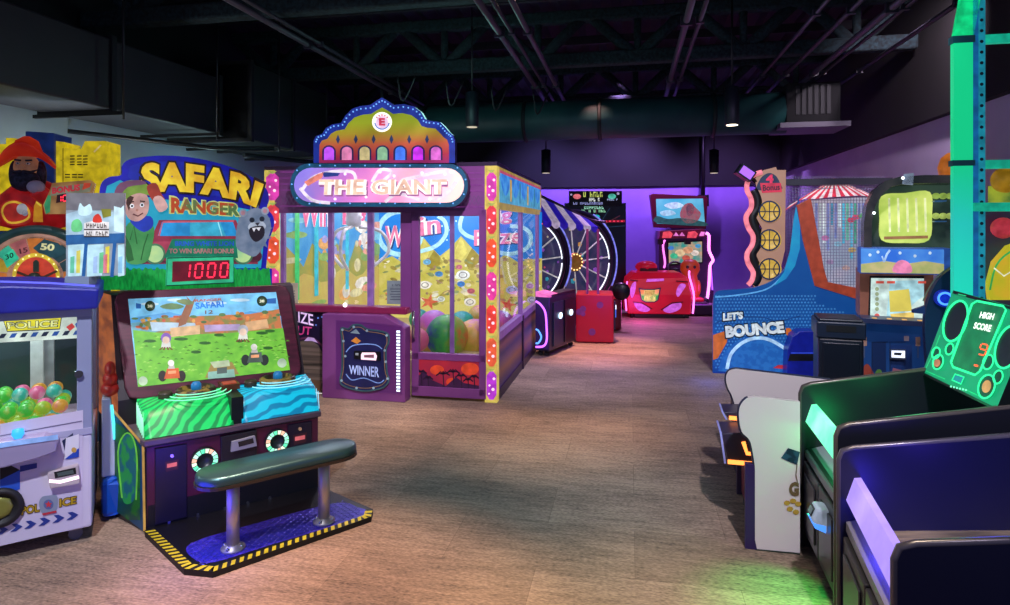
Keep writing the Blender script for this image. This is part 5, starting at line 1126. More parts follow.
# local x = along the front (receding), local y = inwards (left)
t = thing('coin_pusher_cabinet', 'dark coin pusher cabinet with purple neon side and two lit coin doors', 'arcade game', NM)
a = MB(); a.box(NM, 0, .95, 0, .2, .07, .80, mat('#1a2036', rough=.35, col2='#2a2444', scale=3.)); a.build('cabinet_body', t, bevel=.015)
a = MB(); a.box(NM, .08, .95, .0, .2, .80, .83, mat('#23182c', rough=.4)); a.loc(NM, [(.0, .0, .80), (.0, .2, .80), (.0, .2, .87), (.0, .0, .83)], (.3, 0, 0), E('#f070c0', .8)); a.build('control_ledge', t)
sp_n = plX(NM, 0, -1); a = MB()
a.poly([NM @ Vector((-.004, y, z)) for y, z in ((0, .1), (.2, .1), (.2, .8), (0, .8))], E('#2a1450', .5))
neon(a, catmull([NM @ Vector((-.012, y, z)) for y, z in ((.19, .74), (.12, .70), (.05, .60), (.03, .40), (.03, .22), (.08, .14), (.19, .12))], 5), .014, '#c060ff', 2.2)
neon(a, catmull([NM @ Vector((-.012, y, z)) for y, z in ((.19, .36), (.15, .34), (.11, .26), (.15, .18), (.19, .17))], 5), .012, '#60a0ff', 1.6)
a.build('neon_side', t)
for x in (.12, .5):
    a = MB(); a.box(NM, x, x+.32, -.018, .0, .12, .72, mat('#20304a' if x < .3 else '#181426', rough=.35)); d = a.build('coin_door', t, bevel=.005)
    a = MB(); a.ball(NM @ Vector((x+.2, -.03, .52)), (.06, .015, .045), E('#c8e8ff', 2.2), NM, 12, 8); a.build('door_light', d)
for x, y in ((.06, .06), (.06, .15), (.88, .06)):
    a = MB(); a.lathe(Matrix.Translation(NM @ Vector((x, y, .035))) @ Matrix.Rotation(math.pi/2, 4, 'X'), [(.035, -.015), (.035, .015)], RUBBER, 14); a.box(NM, x-.02, x+.02, y-.02, y+.02, .05, .08, BLACK); a.build('caster', t)
# dark red ride game behind the red cabinet
KM = fr(*G(600, 331).xy, TH)
t = thing('red_ride_game', 'low dark red game with black curved shield beyond the red cabinet', 'arcade game', KM)
a = MB(); a.box(KM, -.1, .35, 0, .5, .02, .60, mat('#7a1024', rough=.4, emit=.06)); a.build('ride_body', t, bevel=.05)
a = MB(); a.lathe(Matrix.Translation(KM @ Vector((.35, -.02, .68))) @ Matrix.Rotation(TH, 4, 'Z') @ Matrix.Rotation(math.pi/2, 4, 'X') , [(.12, -.04), (.15, -.02), (.15, .02), (.11, .05), (.001, .06)], mat('#120c14', rough=.35), 24); a.build('curved_shield', t)
a = MB(); a.box(KM, .1, .3, -.03, .0, .55, .62, E('#c82848', .6)); a.ball(KM @ Vector((.0, .1, .62)), (.12, .1, .06), mat('#c02030', rough=.3), KM, 12, 8); a.build('red_seat', t, bevel=.01)
# tall black game against the back wall
TM = fr(*V(597, 300, 13.2).xy, TH*.3); tp = plM(TM); k_ = 13.2/F
t = thing('tall_marquee_game', 'tall black game cabinet with green lettered marquee against the purple wall', 'arcade game', TM)
a = MB(); q = [tp.p(x, y) for x, y in ((565, 203), (626, 203), (626, 300), (565, 300))]; q[2].z = q[3].z = 0; a.prism(q, TM.to_3x3() @ Vector((0, .5, 0)), mat('#10182a', rough=.3, col2='#182840', scale=2.)); a.build('black_body', t)
a = MB(); a.prism([tp.p(x, y, .05) for x, y in ((569, 206), (622, 206), (622, 191), (569, 191))], TM.to_3x3() @ Vector((0, .1, 0)), BLACK); mq2 = a.build('marquee', t)
a = MB(); a.marks(tp, [(583, 197), (603, 197), (603, 191.8), (583, 191.8)], E('#c8d868', .85), 6, .055, 2); a.marks(tp, [(589, 201.4), (600, 201.4), (600, 197.8), (589, 197.8)], E('#e8f0e8', .85), 5, .055, 3); a.marks(tp, [(573, 204.6), (603, 204.6), (603, 202.2), (573, 202.2)], E('#9aa0e0', .75), 13, .055, 4)
a.disc(tp, 577, 196.5, 4, E('#e07078', .85), .055, ry=2.6); a.disc(tp, 571.3, 194.6, 1, E('#b8b0d8', .8), .055); a.disc(tp, 618, 193.5, 1.4, E('#b8b0d8', .8), .055); a.disc(tp, 612, 196.5, 4, E('#50c0a8', .8), .055, ry=2.8); a.marks(tp, [(607, 200.6), (618, 200.6), (618, 198.6), (607, 198.6)], E('#a8b8e8', .75), 6, .055, 5)
a.marks(tp, [(584, 209), (604, 209), (604, 206.2), (584, 206.2)], E('#a0e8c8', .85), 8, .008, 6) ; a.marks(tp, [(581, 212.4), (606, 212.4), (606, 209.6), (581, 209.6)], E('#98e0b0', .85), 10, .008, 7)
for k in range(7): a.line(tp, [(597, 228), (597+28*math.cos(k*.5+.1), 228-22*math.sin(k*.5+.1))], .6, E('#7a4050' if k % 2 else '#305070', .5), .004)
a.disc(tp, 596, 217, 4, E('#18b0b8', .9), .008, ry=2.4); a.line(tp, [(597, 223), (603, 222)], 2.2, E('#e83050', 1.2), .008); a.line(tp, [(603, 221.5), (625, 221)], 2.2, E('#a01830', .7), .008)
for k in range(5): a.disc(tp, 606+k*4, 221.2, .7, E('#ff4060', 1.2), .010, n=8)
a.build('marquee_lettering', mq2)

# ================================================================== CAR RACING GAME
cl_, cr_ = G(630, 316), G(689, 319)
CA = math.radians(-4); CM = fr(G(629, 318).x, G(629, 318).y, CA); cpl = plM(CM)
car = thing('car_racing_game', 'red monster car racing game with pink neon edges and wall screen above', 'arcade game', CM)
cw = (CM.inverted() @ cpl.p(690, 300)).x
redm = mat('#e01838', rough=.3, emit=.4, col2='#b01030', scale=2.)
front = [(-.02, 0, .08), (cw+.02, 0, .08), (cw+.04, 0, .45), (cw-.04, .05, .78), (cw-.16, .14, .87), (.14, .14, .87), (.0, .05, .74), (-.05, 0, .45)]
a = MB()
vsF = [CM @ Vector(p) for p in front]; vsB = [CM @ Vector((p[0], .75, p[2])) for p in front]
n = 8; a.add(vsF+vsB, [[0, 1, 2, 7], [7, 2, 3, 6], [6, 3, 4, 5], list(range(15, 7, -1))]+[[i, (i+1) % n, n+(i+1) % n, n+i] for i in range(n)], redm); cf = a.build('car_front', car, bevel=.02)
a = MB(); pk = E('#c860d8', .8)
D_ = lambda pts, m_, o=.012, sm=0: a.art(cpl, pts, m_, o, smooth=sm)
D_([(634, 303), (642, 304), (650, 309), (646, 312), (638, 310)], pk, sm=3); D_([(663, 310), (672, 304), (681, 303), (680, 309), (670, 313)], pk, sm=3)
D_([(632, 284), (636, 282), (635, 292), (632, 298), (630, 292)], pk, sm=3); D_([(676, 292), (680, 284), (686, 285), (682, 292), (678, 297)], pk, sm=3); D_([(646, 282), (664, 281), (664, 278.5), (647, 279)], pk)
for pts in ([(633, 302), (642, 303), (652, 309)], [(661, 310), (672, 303), (683, 302)], [(630, 280), (638, 281)], [(676, 281), (688, 282)]): a.line(cpl, pts, 1.2, mat('#500818', rough=.4), .014)
D_([(638.5, 288), (645, 289), (654, 289), (661, 287.5), (658.5, 300), (655, 302.5), (645, 302.5), (641, 300)], mat('#1c3050', rough=.4), .014); D_([(640, 289.5), (645, 290), (654, 290), (659.5, 289), (657.5, 299.5), (654.5, 301.5), (645.5, 301.5), (642, 299.5)], E('#e0c068', .85, '#58b060', 9), .016)
D_([(640, 289.5), (644, 290), (644, 294), (641, 294)], E('#f09050', .85), .018); D_([(655, 290), (659.5, 289), (658.8, 293), (655, 294)], E('#f09868', .85), .018); D_([(641.5, 295.5), (644, 295.5), (644, 300), (642.3, 299.5)], E('#38a850', .8), .018); D_([(656, 295.5), (658.4, 295), (657.4, 299.5), (655.5, 300.5)], E('#38a850', .8), .018)
a.marks(cpl, [(645, 294.6), (655, 294.6), (655, 290.8), (645, 290.8)], E('#a88a40', .7), 5, .019, 8); a.marks(cpl, [(644.5, 299.8), (655.5, 299.8), (655.5, 296), (644.5, 296)], E('#f0e888', .9), 5, .019, 9)
a.build('front_art', cf)
a = MB()
neon(a, catmull([CM @ Vector(p) for p in ((cw+.05, -.01, .10), (cw+.07, -.01, .45), (cw+.0, .03, .78), (cw+.05, .3, .84), (cw+.12, .6, .86))], 5), .018, '#ff70e0', 2.6)
neon(a, catmull([CM @ Vector(p) for p in ((-.05, -.01, .14), (-.07, -.01, .45), (-.03, .03, .7))], 5), .014, '#ff70e0', 2.2); a.build('neon_edge', cf)
# chassis and tower to the back right
a = MB(); a.box(CM, .3, cw+.55, .75, 2.1, .06, .30, mat('#180c20', rough=.4)); a.box(CM, .1, cw, .05, .5, .0, .09, BLACK); ch_ = a.build('chassis', car, bevel=.02)
for x in (.06, cw-.1):
    a = MB(); a.lathe(Matrix.Translation(CM @ Vector((x, .06, .045))) @ Matrix.Rotation(math.pi/2, 4, 'Y'), [(.045, -.02), (.045, .02)], RUBBER, 14); a.build('caster', car)
a = MB(); a.box(CM, cw-.02, cw+.6, .35, .75, .02, .22, mat('#2a1838', rough=.4)); a.box(CM, cw-.1, cw+.5, .5, 1.2, .06, .16, mat('#141018', rough=.4)); a.build('foot_rail', car, bevel=.02)
# screen tower
Yt = 13.6; TWM = fr(V(658, 300, Yt).x, Yt, CA); tw = plM(TWM); kk = Yt/F; tww = (TWM.inverted() @ tw.p(713, 260)).x
a = MB(); pts = [tw.p(x, y) for x, y in ((659, 231), (705, 229), (712, 236), (714, 300), (659, 300))]; pts[3].z = pts[4].z = .06
a.prism(pts, TWM.to_3x3() @ Vector((0, .45, 0)), mat('#4a1458', rough=.35, emit=.15)); tower = a.build('screen_tower', car, bevel=.01)
a = MB(); a.prism([tw.p(x, y, .03) for x, y in ((668, 266), (703, 263.5), (703, 240), (667, 241.5))], TWM.to_3x3() @ Vector((0, .02, 0)), BLACK); a.art(tw, [(669, 264), (702, 262), (702, 241.5), (668.5, 243)], E('#38a098', .7, '#e0b088', 7), .034)
for x, y, r, c in ((680, 253, 5, '#f0d0a0'), (688, 250, 5, '#e8a880'), (674, 256, 4, '#40c090'), (695, 253, 4, '#f0e0d0'), (686, 258, 4, '#c85848'), (671, 248, 3, '#4080d0'), (698, 246, 3, '#50b0e0')): a.disc(tw, x, y, r, E(c, .8), .036, ry=r*.7)
a.build('game_screen', tower)
a = MB(); a.prism([tw.p(x, y, .25) for x, y in ((659, 239), (706, 237), (704, 229), (660, 231))], TWM.to_3x3() @ Vector((0, .25, 0)), mat('#8a1040', rough=.35, emit=.2)); 
for x in (666, 691): a.art(tw, [(x-4, 238), (x-3, 232), (x+4, 231), (x+7, 234), (x+5, 238)], E('#e84858', .9), .255)
for x, c in ((676, '#f080d0'), (682, '#e878c8')): a.art(tw, [(x-3, 236), (x, 232), (x+3, 236)], E(c, .9), .256)
a.art(tw, [(699, 236), (701, 231.5), (705, 232), (704, 236)], E('#f080d0', .9), .256); hd = a.build('header', tower, bevel=.01)
a = MB()
for x in (660, 687.5): 
    p = tw.p(x, 242, .27); a.box(Matrix.Translation(p), -.06, .06, -.05, .05, -.05, .06, mat('#30101c', rough=.4))
a.build('header_speaker', tower)
a = MB()
neon(a, catmull([tw.p(x, y, .03) for x, y in ((706, 233), (709, 236), (709, 250), (713, 260), (710, 266), (709, 285), (707, 300))], 4), .03, '#ff80f0', 2.8)
neon(a, catmull([tw.p(x, y, .03) for x, y in ((665, 240), (663, 246), (665, 262), (664, 268))], 4), .02, '#ff70e8', 2.2); neon(a, [tw.p(711, 268, .03), tw.p(712.5, 290, .03)], .016, '#a050f0', 2.); a.build('neon_outline', tower)
# seat with an orange padded rider back, steering wheel
Ys = 12.7; sm = fr(V(690, 280, Ys).x, Ys, CA); se = MB()
se.add([], [], redm)
orr = mat('#e0501c', rough=.4, emit=.25, col2='#c83818', scale=5.)
zc = V(690, 300, Ys).z
prof = [(.15, zc-.05), (.19, zc+.1), (.17, zc+.35), (.14, zc+.5), (.20, zc+.62), (.19, zc+.74), (.11, zc+.82), (.03, zc+.84)]
n = 18; vs = []
for (r, z) in prof:
    for k in range(n): t_ = 2*math.pi*k/n; vs.append(sm @ Vector((r*math.cos(t_), r*.55*math.sin(t_), z)))
se.add(vs, [[i*n+k, i*n+(k+1) % n, (i+1)*n+(k+1) % n, (i+1)*n+k] for i in range(len(prof)-1) for k in range(n)]+[list(range(n)), list(range(len(vs)-n, len(vs)))], orr, True); sb = se.build('padded_seat_back', car)
a = MB()
for s in (-1, 1): a.ball(sm @ Vector((s*.07, -.10, zc+.68)), (.03, .02, .035), BLACK, sm, 10, 8); a.ball(sm @ Vector((s*.17, .0, zc+.25)), (.05, .07, .16), orr, sm, 10, 8)
a.build('seat_detail', sb)
a = MB(); a.box(sm, -.28, .28, -.3, .25, .20, zc+.0, mat('#3a1430', rough=.4)); a.box(sm, -.22, .22, -.28, .2, zc, zc+.07, redm); a.build('seat_base', car, bevel=.03)
sw = V(676, 269, 12.95); a = MB(); Mx = Matrix.Translation(sw) @ Matrix.Rotation(1.0, 4, 'X'); a.tube([Mx @ Vector((.17*math.cos(i*.314), .17*math.sin(i*.314), 0)) for i in range(20)], .022, mat('#30101c', rough=.4), 8, True); a.tube([Mx @ Vector((-.16, 0, 0)), Mx @ Vector((.16, 0, 0))], .016, BLACK, 6); a.tube([sw, sw+Vector((.05, .5, -.1))], .04, BLACK, 8); a.build('steering_wheel', car)
a = MB(); a.box(CM, .28, .62, .45, .75, .87, .93, mat('#40101c', rough=.4)); a.ball(CM @ Vector((.42, .6, .95)), (.22, .16, .12), redm, CM, 16, 10); a.build('car_hood', car)
# hanging screen
HM = fr(V(678, 210, 14.6).x, 14.6, math.radians(3)); hp_ = plM(HM)
hs = thing('hanging_screen', 'wide red framed video screen hung above the car racing game', 'screen', Matrix.Translation(V(678, 228, 14.6)))
a = MB(); a.prism([hp_.p(x, y) for x, y in ((654, 227.5), (706, 229), (708, 198), (705, 196), (653, 193.5), (650, 195))], HM.to_3x3() @ Vector((0, .1, 0)), mat('#7a1436', rough=.4, emit=.1)); a.build('screen_frame', hs, bevel=.01)
a = MB(); a.art(hp_, [(657, 223.5), (705, 226), (703, 198.5), (656, 199)], E('#3aa8c8', .8, '#7ac8d8', 2), .004)
for q, c in (([(657, 223), (657, 216), (668, 219), (682, 218), (704, 222), (704, 226)], '#2a5a58'), ([(680, 216), (683, 206), (690, 203), (696, 208), (701, 214), (696, 222), (686, 223)], '#a84858'), ([(686, 208), (690, 203), (694, 206), (693, 214), (688, 216)], '#604058'), ([(664, 205), (676, 202), (684, 206), (672, 209)], '#c8e8f0'), ([(660, 212), (670, 210), (676, 214), (664, 216)], '#a8d8e0')): a.art(hp_, q, E(c, .75, '#8a7078' if c == '#a84858' else None, 12), .006, smooth=3)
a.build('screen_picture', hs)
a = MB(); p = hp_.p(703, 200, -.12); a.tube([p, Vector((p.x, p.y, ZC-.02))], .05, BLACK, 10); a.box(Matrix.Translation(p), -.12, .12, -.06, .06, -.15, .12, BLACK); a.build('mount_pole', hs)
# ================================================================== LET'S BOUNCE BASKETBALL GAME
LBp = G(713, 373); LM = fr(LBp.x, LBp.y, TH); lp = plM(LM)
lb = thing('basketball_game', 'blue basketball bounce game with netted cage, scoreboard column and striped canopy', 'arcade game', LM)
blu = mat('#1868c0', rough=.4, emit=.3, col2='#1058b0', scale=3.)
side_px = [(713, 372), (713, 304), (714, 296), (719, 291), (738, 289.5), (757, 287), (772, 281), (784, 270), (790, 255), (793, 238), (795, 215), (800, 196), (806, 188), (815, 186), (824, 230), (836, 272), (880, 296), (880, 383)]
curve = [(p.x, p.y) for p in catmull([(x, y, 0) for x, y in side_px[2:14]], 4)]
opx = [(713, 372.5), (713, 304)]+curve+[(866, 196), (880, 196), (880, 384)]
# side panel with the opening left out (built from two pieces joined)
low = [(713, 372.5), (713, 304)]+[(p.x, p.y) for p in catmull([(x, y, 0) for x, y in side_px[2:12]], 4)]+[(799, 201), (817, 285), (866, 300), (890, 304), (890, 386)]
a = MB(); a.prism([lp.p(x, y) for x, y in low], LM.to_3x3() @ Vector((0, .05, 0)), blu)
# net-like dot pattern on the blue
dots = mat('#4a9ce8', rough=.4, emit=.35); from_y = lambda x: 300
for i in range(44):
    for j in range(24):
        x = 716+i*3.3+(j % 2)*1.65; y = 296+j*3.25
        if x > 862 or y > 368 or y < 293+max(0, 0): continue
        if x > 815 and y < 303+(x-815)*.3: continue
        a.add([lp.p(x+dx, y+dy, .0015) for dx, dy in ((-1.25, 0), (0, -1.2), (1.25, 0), (0, 1.2))], [[0, 1, 2, 3]], dots)
a.build('side_panel', lb)
a = MB(); F_ = lambda pts, m_, o=.004, sm=0: a.art(lp, pts, m_, o, smooth=sm)
F_([(713, 360), (713, 335), (728, 330), (727, 342), (718, 358)], E('#d06818', .6)); F_([(786, 328), (790, 328), (794, 334), (793, 342), (786, 334)], E('#d06818', .6))
F_([(718, 371), (724, 352), (738, 340), (756, 335), (772, 337), (786, 346), (792, 352), (792, 377)], E('#1868c0', .45, '#2a80d8', 14, True), .003)
a.line(lp, [(727, 369), (731, 354), (742, 343), (756, 338), (770, 340), (784, 348), (791, 354)], 3.4, E('#a8d0f0', .8), .006, 5)
a.line(lp, [(714, 324), (730, 318), (760, 317), (778, 321), (800, 316)], 1.2, E('#0c4890', .5), .005, 4); a.line(lp, [(715, 297), (730, 296), (757, 292), (772, 286), (786, 272)], 1.4, E('#60b0f0', .6), .005, 4)
q1 = [(723, 321), (743, 319), (743, 311.5), (723, 313)]; q2 = [(726, 338), (785, 333), (783, 321), (725, 326)]
for q, st in ((q1, "LET'S"), (q2, 'BOUNCE')):
    a.text(lp, st, [(q[0][0]-1.2, q[0][1]+1.4), (q[1][0]+1.2, q[1][1]+1.4), (q[2][0]+1.2, q[2][1]-1.2), (q[3][0]-1.2, q[3][1]-1.2)], mat('#101828', rough=.4), .007, .10); a.text(lp, st, q, E('#c8d4d8', .8), .009, .06)
F_([(773, 368), (778, 365), (785, 365), (783, 369)], E('#b82838', .6), .006)
F_([(790, 250), (793.5, 220), (796, 206), (800, 226), (800, 248), (795, 266), (786, 279), (774, 286), (784, 272)], E('#1aa0d0', .55, '#1878c8', 5), .006)
a.build('side_art', lb)
# orange framed opening
a = MB(); fo_ = [(797, 205), (811, 198), (817, 230), (824, 268), (828, 282), (866, 290), (890, 294), (890, 306), (866, 302), (815, 286), (803, 240)]
a.prism([lp.p(x, y, .02) for x, y in fo_], LM.to_3x3() @ Vector((0, .05, 0)), mat('#b84a30', rough=.45, emit=.4)); a.build('opening_frame', lb, bevel=.006)
# skirt and blue ball tray with dark slot
a = MB(); a.prism([lp.p(x, y, .0) for x, y in ((713, 373), (790, 378), (790, 371), (713, 366))], LM.to_3x3() @ Vector((0, .04, 0)), mat('#2030c0', rough=.4, emit=.3)); a.build('plinth_light', lb)
a = MB(); a.prism([lp.p(x, y, .22) for x, y in ((788, 350), (793, 336), (800, 331), (828, 331), (828, 384), (787, 381))], LM.to_3x3() @ Vector((0, .22, 0)), mat('#1424b0', rough=.35, emit=.2)); tr = a.build('ball_tray', lb, bevel=.01)
a = MB(); a.art(lp, [(788, 361), (828, 361), (828, 354), (790, 354)], BLACK, .223); a.line(lp, [(791, 353), (828, 353)], 1., E('#3050e0', .6), .224); a.build('tray_slot', tr)
# cage: back net wall and striped canopy
cage = MB(); cg = plM(LM, .7); wire = mat('#8a88a8', rough=.4)
a = MB(); gx0, gx1, gy0, gy1 = 787, 885, 177, 300
for k in range(34): x = gx0+k*2.9; a.tube([cg.p(x, gy0), cg.p(x, gy1)], .0035, wire, 4)
for k in range(43): y = gy0+k*2.9; a.tube([cg.p(gx0, y), cg.p(gx1, y)], .0035, wire, 4)
a.build('cage_net', lb)
gl = plM(LM, 1.25); a = MB()
rnd = random.Random(12)
a.prism([gl.p(x, y) for x, y in ((812, 200), (885, 196), (885, 300), (820, 292))], LM.to_3x3() @ Vector((0, .03, 0)), mat('#98a8c0', rough=.4, emit=.65, col2='#c8b8c8', scale=3.))
for k in range(18):
    x = 815+k*3.9; c = rnd.choice(['#50b8d8', '#c8e8f0', '#e0f0f8', '#7888c8', '#4890b0', '#58c0a0', '#b8a0d0']); y1 = rnd.uniform(225, 262)
    a.art(gl, [(x, y1), (x+2.6, y1), (x+2.6, 203), (x, 203)], E(c, rnd.uniform(.5, .9)), .003)
for x, y, c in ((851, 220, '#e05070'), (856, 217, '#e85878'), (862, 216, '#50a860'), (825, 238, '#c878b0'), (852, 250, '#d8b868'), (838, 244, '#90c8e0'), (830, 262, '#a890b8'), (846, 268, '#c8a8a0')): a.disc(gl, x, y, 4, E(c, .7), .006, ry=2.6, n=12)
a.build('play_backdrop', lb)
a = MB(); apex = lp.p(834, 178, -.9); m = 17
lowp = [(783, 212), (790, 205), (797, 201), (806, 198.5), (815, 199), (823, 198), (832, 197), (841, 196.5), (850, 196), (858, 195.5), (866, 196), (876, 198), (886, 201)]
for k in range(len(lowp)-1):
    p, q = lp.p(*lowp[k], -.55), lp.p(*lowp[k+1], -.55); a.add([apex, p, (p+q)/2], [[0, 1, 2]], E('#d83450', .8)); a.add([apex, (p+q)/2, q], [[0, 1, 2]], E('#f0dce0', .8))
a.build('striped_canopy', lb)
# scoreboard column
cq = plM(LM, .25); a = MB(); col_px = [(754, 288), (752, 281), (757, 274), (761, 266), (757, 257), (755, 248), (760, 238), (762, 228), (757, 219), (754, 208), (758, 200), (757, 190), (755, 180), (757, 174), (764, 170), (776, 167), (777, 170), (786, 170), (785, 250), (778, 280), (768, 288)]
a.prism([cq.p(x, y) for x, y in col_px], LM.to_3x3() @ Vector((0, .08, 0)), mat('#c89880', rough=.45, emit=.45, col2='#b88870', scale=3.), mat('#302030', rough=.5)); sc2 = a.build('scoreboard_column', lb)
for i, (x, y) in enumerate(((769.5, 211.5), (769.5, 240), (769.5, 269))):
    c = cq.p(x, y); R = 11*c.y/F; Mx = Matrix.Translation(c) @ Matrix.Rotation(TH, 4, 'Z') @ Matrix.Rotation(math.pi/2, 4, 'X')
    a = MB(); a.lathe(Mx, [(R, 0), (R, .015), (R*.86, .02), (R*.85, .016), (R*.001, .03)], E('#d8b048', .7), 28)
    a.ring(cq, x, y, 9.4, 11, mat('#203058', rough=.4), .022); bk2 = mat('#283048', rough=.4)
    a.line(cq, [(x-10, y), (x+10, y)], 1., bk2, .036); a.line(cq, [(x, y-10), (x, y+10)], 1., bk2, .036)
    a.ring(cq, x-12, y, 7.2, 8.2, bk2, .036, a0=-62, a1=62); a.ring(cq, x+12, y, 7.2, 8.2, bk2, .036, a0=118, a1=242)
    a.build('basketball_emblem', sc2)
a = MB(); a.art(cq, [(758, 190), (759, 181), (764, 175), (770, 173), (776, 176), (780, 183), (781, 190)], E('#1c3050', .6), .004, smooth=3); a.text(cq, '4', [(766, 183), (773.5, 183), (773.5, 174.5), (766, 174.5)], E('#e02858', .9), .007, .06)
a.art(cq, [(760, 183), (781, 183), (782, 192), (762, 193)], E('#c82848', .7), .008); a.text(cq, 'Bonus', [(763, 191), (780, 190), (779.5, 184), (762.5, 185)], E('#3a1830', .5), .010, .03); a.build('bonus_badge', sc2)
a = MB(); pts = catmull([cq.p(x, y, .02) for x, y in ((748, 285), (752, 280), (753, 272), (748, 263), (747, 254), (752, 245), (753, 236), (748, 227), (746, 217), (751, 208), (751, 199), (747, 190), (748, 181), (754, 175), (762, 172))], 5); neon(a, pts, .03, '#f08090', .95); a.build('wavy_neon', lb)
a = MB(); pts = catmull([cq.p(x, y, -.03) for x, y in ((753, 285), (757, 279), (758, 272), (754, 263), (752, 254), (757, 245), (758, 236), (754, 227), (752, 217), (757, 208), (757, 199), (753, 190))], 5); a.tube(pts, .06, BLACK, 8); a.build('wavy_backing', lb)
lm = V(745, 173, LBp.y+.1); a = MB(); a.box(Matrix.Translation(lm) @ Matrix.Rotation(.6, 4, 'Y'), -.10, .10, -.06, .06, -.07, .07, mat('#1a1c28', rough=.4)); a.box(Matrix.Translation(lm) @ Matrix.Rotation(.6, 4, 'Y'), -.08, .08, -.066, -.06, -.05, .05, E('#a060e8', 1.2)); a.tube([lm, cq.p(756, 182, -.03)], .03, BLACK, 6); a.build('spot_lamp', lb)
# cage top rail
a = MB(); a.box(LM, (LM.inverted() @ lp.p(786, 180)).x, 2.2, .66, .74, 2.28, 2.36, mat('#2a2c3a', rough=.5)); a.build('cage_rail', lb)

# ================================================================== trash bin
tb_ = V(841, 300, 5.6); BMn = fr(tb_.x, tb_.y, -.36); bw_ = .20
t = thing('trash_bin', 'tall dark square trash bin standing in front of the basketball game', 'trash bin', BMn)
bm2 = mat('#0f1a2c', rough=.4, col2='#0b1422', scale=4.)
a = MB(); a.box(BMn, -bw_+.015, bw_-.015, .01, .42, 0, .74, bm2); a.build('bin_body', t, bevel=.02)
a = MB(); a.box(BMn, -bw_, bw_, -.01, .44, .74, .89, mat('#122036', rough=.4)); a.box(BMn, -bw_+.02, bw_-.02, .01, .42, .89, .915, mat('#0c1626', rough=.4)); a.build('bin_lid', t, bevel=.025)
a = MB(); a.box(BMn, -bw_+.05, bw_-.05, -.002, .01, .06, .70, mat('#0c1524', rough=.35)); a.build('front_door', t, bevel=.008)
a = MB(); a.box(BMn, -.12, .12, -.014, -.008, .80, .86, mat('#05080e', rough=.5)); a.build('flap', t)

# ================================================================== OCEAN GAME with arched glass dome
oc = V(861, 380, 6.0); OM = fr(oc.x, oc.y, -.44); op = plM(OM); oy = 6.0
oc_ = thing('ocean_arcade_game', 'sea themed shooting game with dark arched glass display top and lit screen', 'arcade game', OM)
ow = (OM.inverted() @ op.p(936, 300)).x
bo = mat('#1c54a0', rough=.4, emit=.22, col2='#153f84', scale=4.)
zz = lambda py, y=0: (OM.inverted() @ plM(OM, y).p(900, py)).z
a = MB(); a.box(OM, 0, ow, 0, .6, .0, zz(323), bo); lowb = a.build('lower_cabinet', oc_, bevel=.01)
a = MB(); a.art(op, [(872, 372), (872, 342), (886, 342), (886, 372)], mat('#102c5c', rough=.4), .004); a.art(op, [(890, 376), (890, 345), (912, 345), (912, 380)], mat('#1a3c78', rough=.4), .004)
for x in (872, 890): a.line(op, [(x, 374), (x, 342), (x+16, 342)], .8, mat('#0a1c40', rough=.4), .006)
for x in (864.5, 918): a.art(op, [(x-2.4, 346), (x-2.4, 337), (x+2.4, 337), (x+2.4, 346)], mat('#b08878', rough=.4), .006); a.line(op, [(x, 346), (x, 358)], 1.2, mat('#4a5878', rough=.4), .006)
a.art(op, [(862, 380), (863, 368), (868, 364), (874, 374), (877, 380)], mat('#a84838', rough=.4), .006, smooth=3); a.art(op, [(874, 382), (876, 371), (881, 370), (884, 382)], mat('#5a8a40', rough=.4), .006, smooth=3); a.art(op, [(890, 382), (893, 368), (902, 370), (906, 382)], mat('#a86878', rough=.4), .006); a.art(op, [(904, 336), (909, 336), (909, 341), (904, 341)], mat('#c0a8b0', rough=.4), .006)
a.build('lower_art', lowb)
a = MB(); a.prism([op.p(x, y, .05) for x, y in ((890, 350), (906, 350), (906, 360), (890, 359))], OM.to_3x3() @ Vector((0, .05, 0)), mat('#3c4458', rough=.4)); a.art(op, [(891.5, 350.5), (905, 350.8), (905, 358), (891.5, 357.4)], E('#e0e8ff', 1.3), .053); a.art(op, [(894, 352.5), (902, 352.8), (901, 355.5), (894, 355)], mat('#202838', rough=.4), .055); a.build('card_reader', oc_)
a = MB(); a.box(OM, -.01, ow, -.16, .1, zz(323), zz(318), mat('#2a3458', rough=.4)); 
for k in range(5): a.box(OM, .08+k*.12, .12+k*.12, -.15, -.1, zz(318), zz(318)+.006, E('#d8a050', .9))
a.build('control_ledge', oc_, bevel=.008)
a = MB(); a.box(OM, 0, ow, .12, .6, zz(321), zz(272), mat('#c07860', rough=.4, emit=.12)); a.build('screen_surround', oc_)
os_ = plM(OM, .11); a = MB(); a.prism([os_.p(x, y, .02) for x, y in ((868, 325), (914, 326), (924, 318), (924, 276), (870, 276))], OM.to_3x3() @ Vector((0, .03, 0)), BLACK)
a.art(os_, [(870, 322), (924, 323), (924, 278.5), (871, 278)], E('#c8e0d8', .85), .023); a.art(os_, [(886, 322), (900, 316), (918, 300), (924, 296), (924, 280), (890, 281)], E('#a8d8e0', .85), .024)
for y in (289, 294, 299, 304, 309): a.disc(os_, 877, y, 2, E('#a0b088', .7), .026, n=12)
a.disc(os_, 877, 316, 2.6, E('#d86058', .8), .026)
for x in (876, 887, 918): a.art(os_, [(x, 283.5), (x+8, 283.5), (x+8, 281), (x, 281)], E('#e05848', .85), .026)
a.art(os_, [(890, 312), (889, 291), (909, 289), (912, 311)], E('#dccb58', .85, '#c8b850', 9), .026); a.art(os_, [(892, 319), (890, 314), (914, 312), (914, 318)], E('#e8c868', .8), .027)
0 and a.art(os_, [(895, 307), (900, 302), (906, 303), (907, 310), (899, 312)], E('#6888c0', .7), .028, smooth=3); a.art(os_, [(916, 308), (924, 305), (924, 313), (916, 312)], E('#20407a', .6), .028)
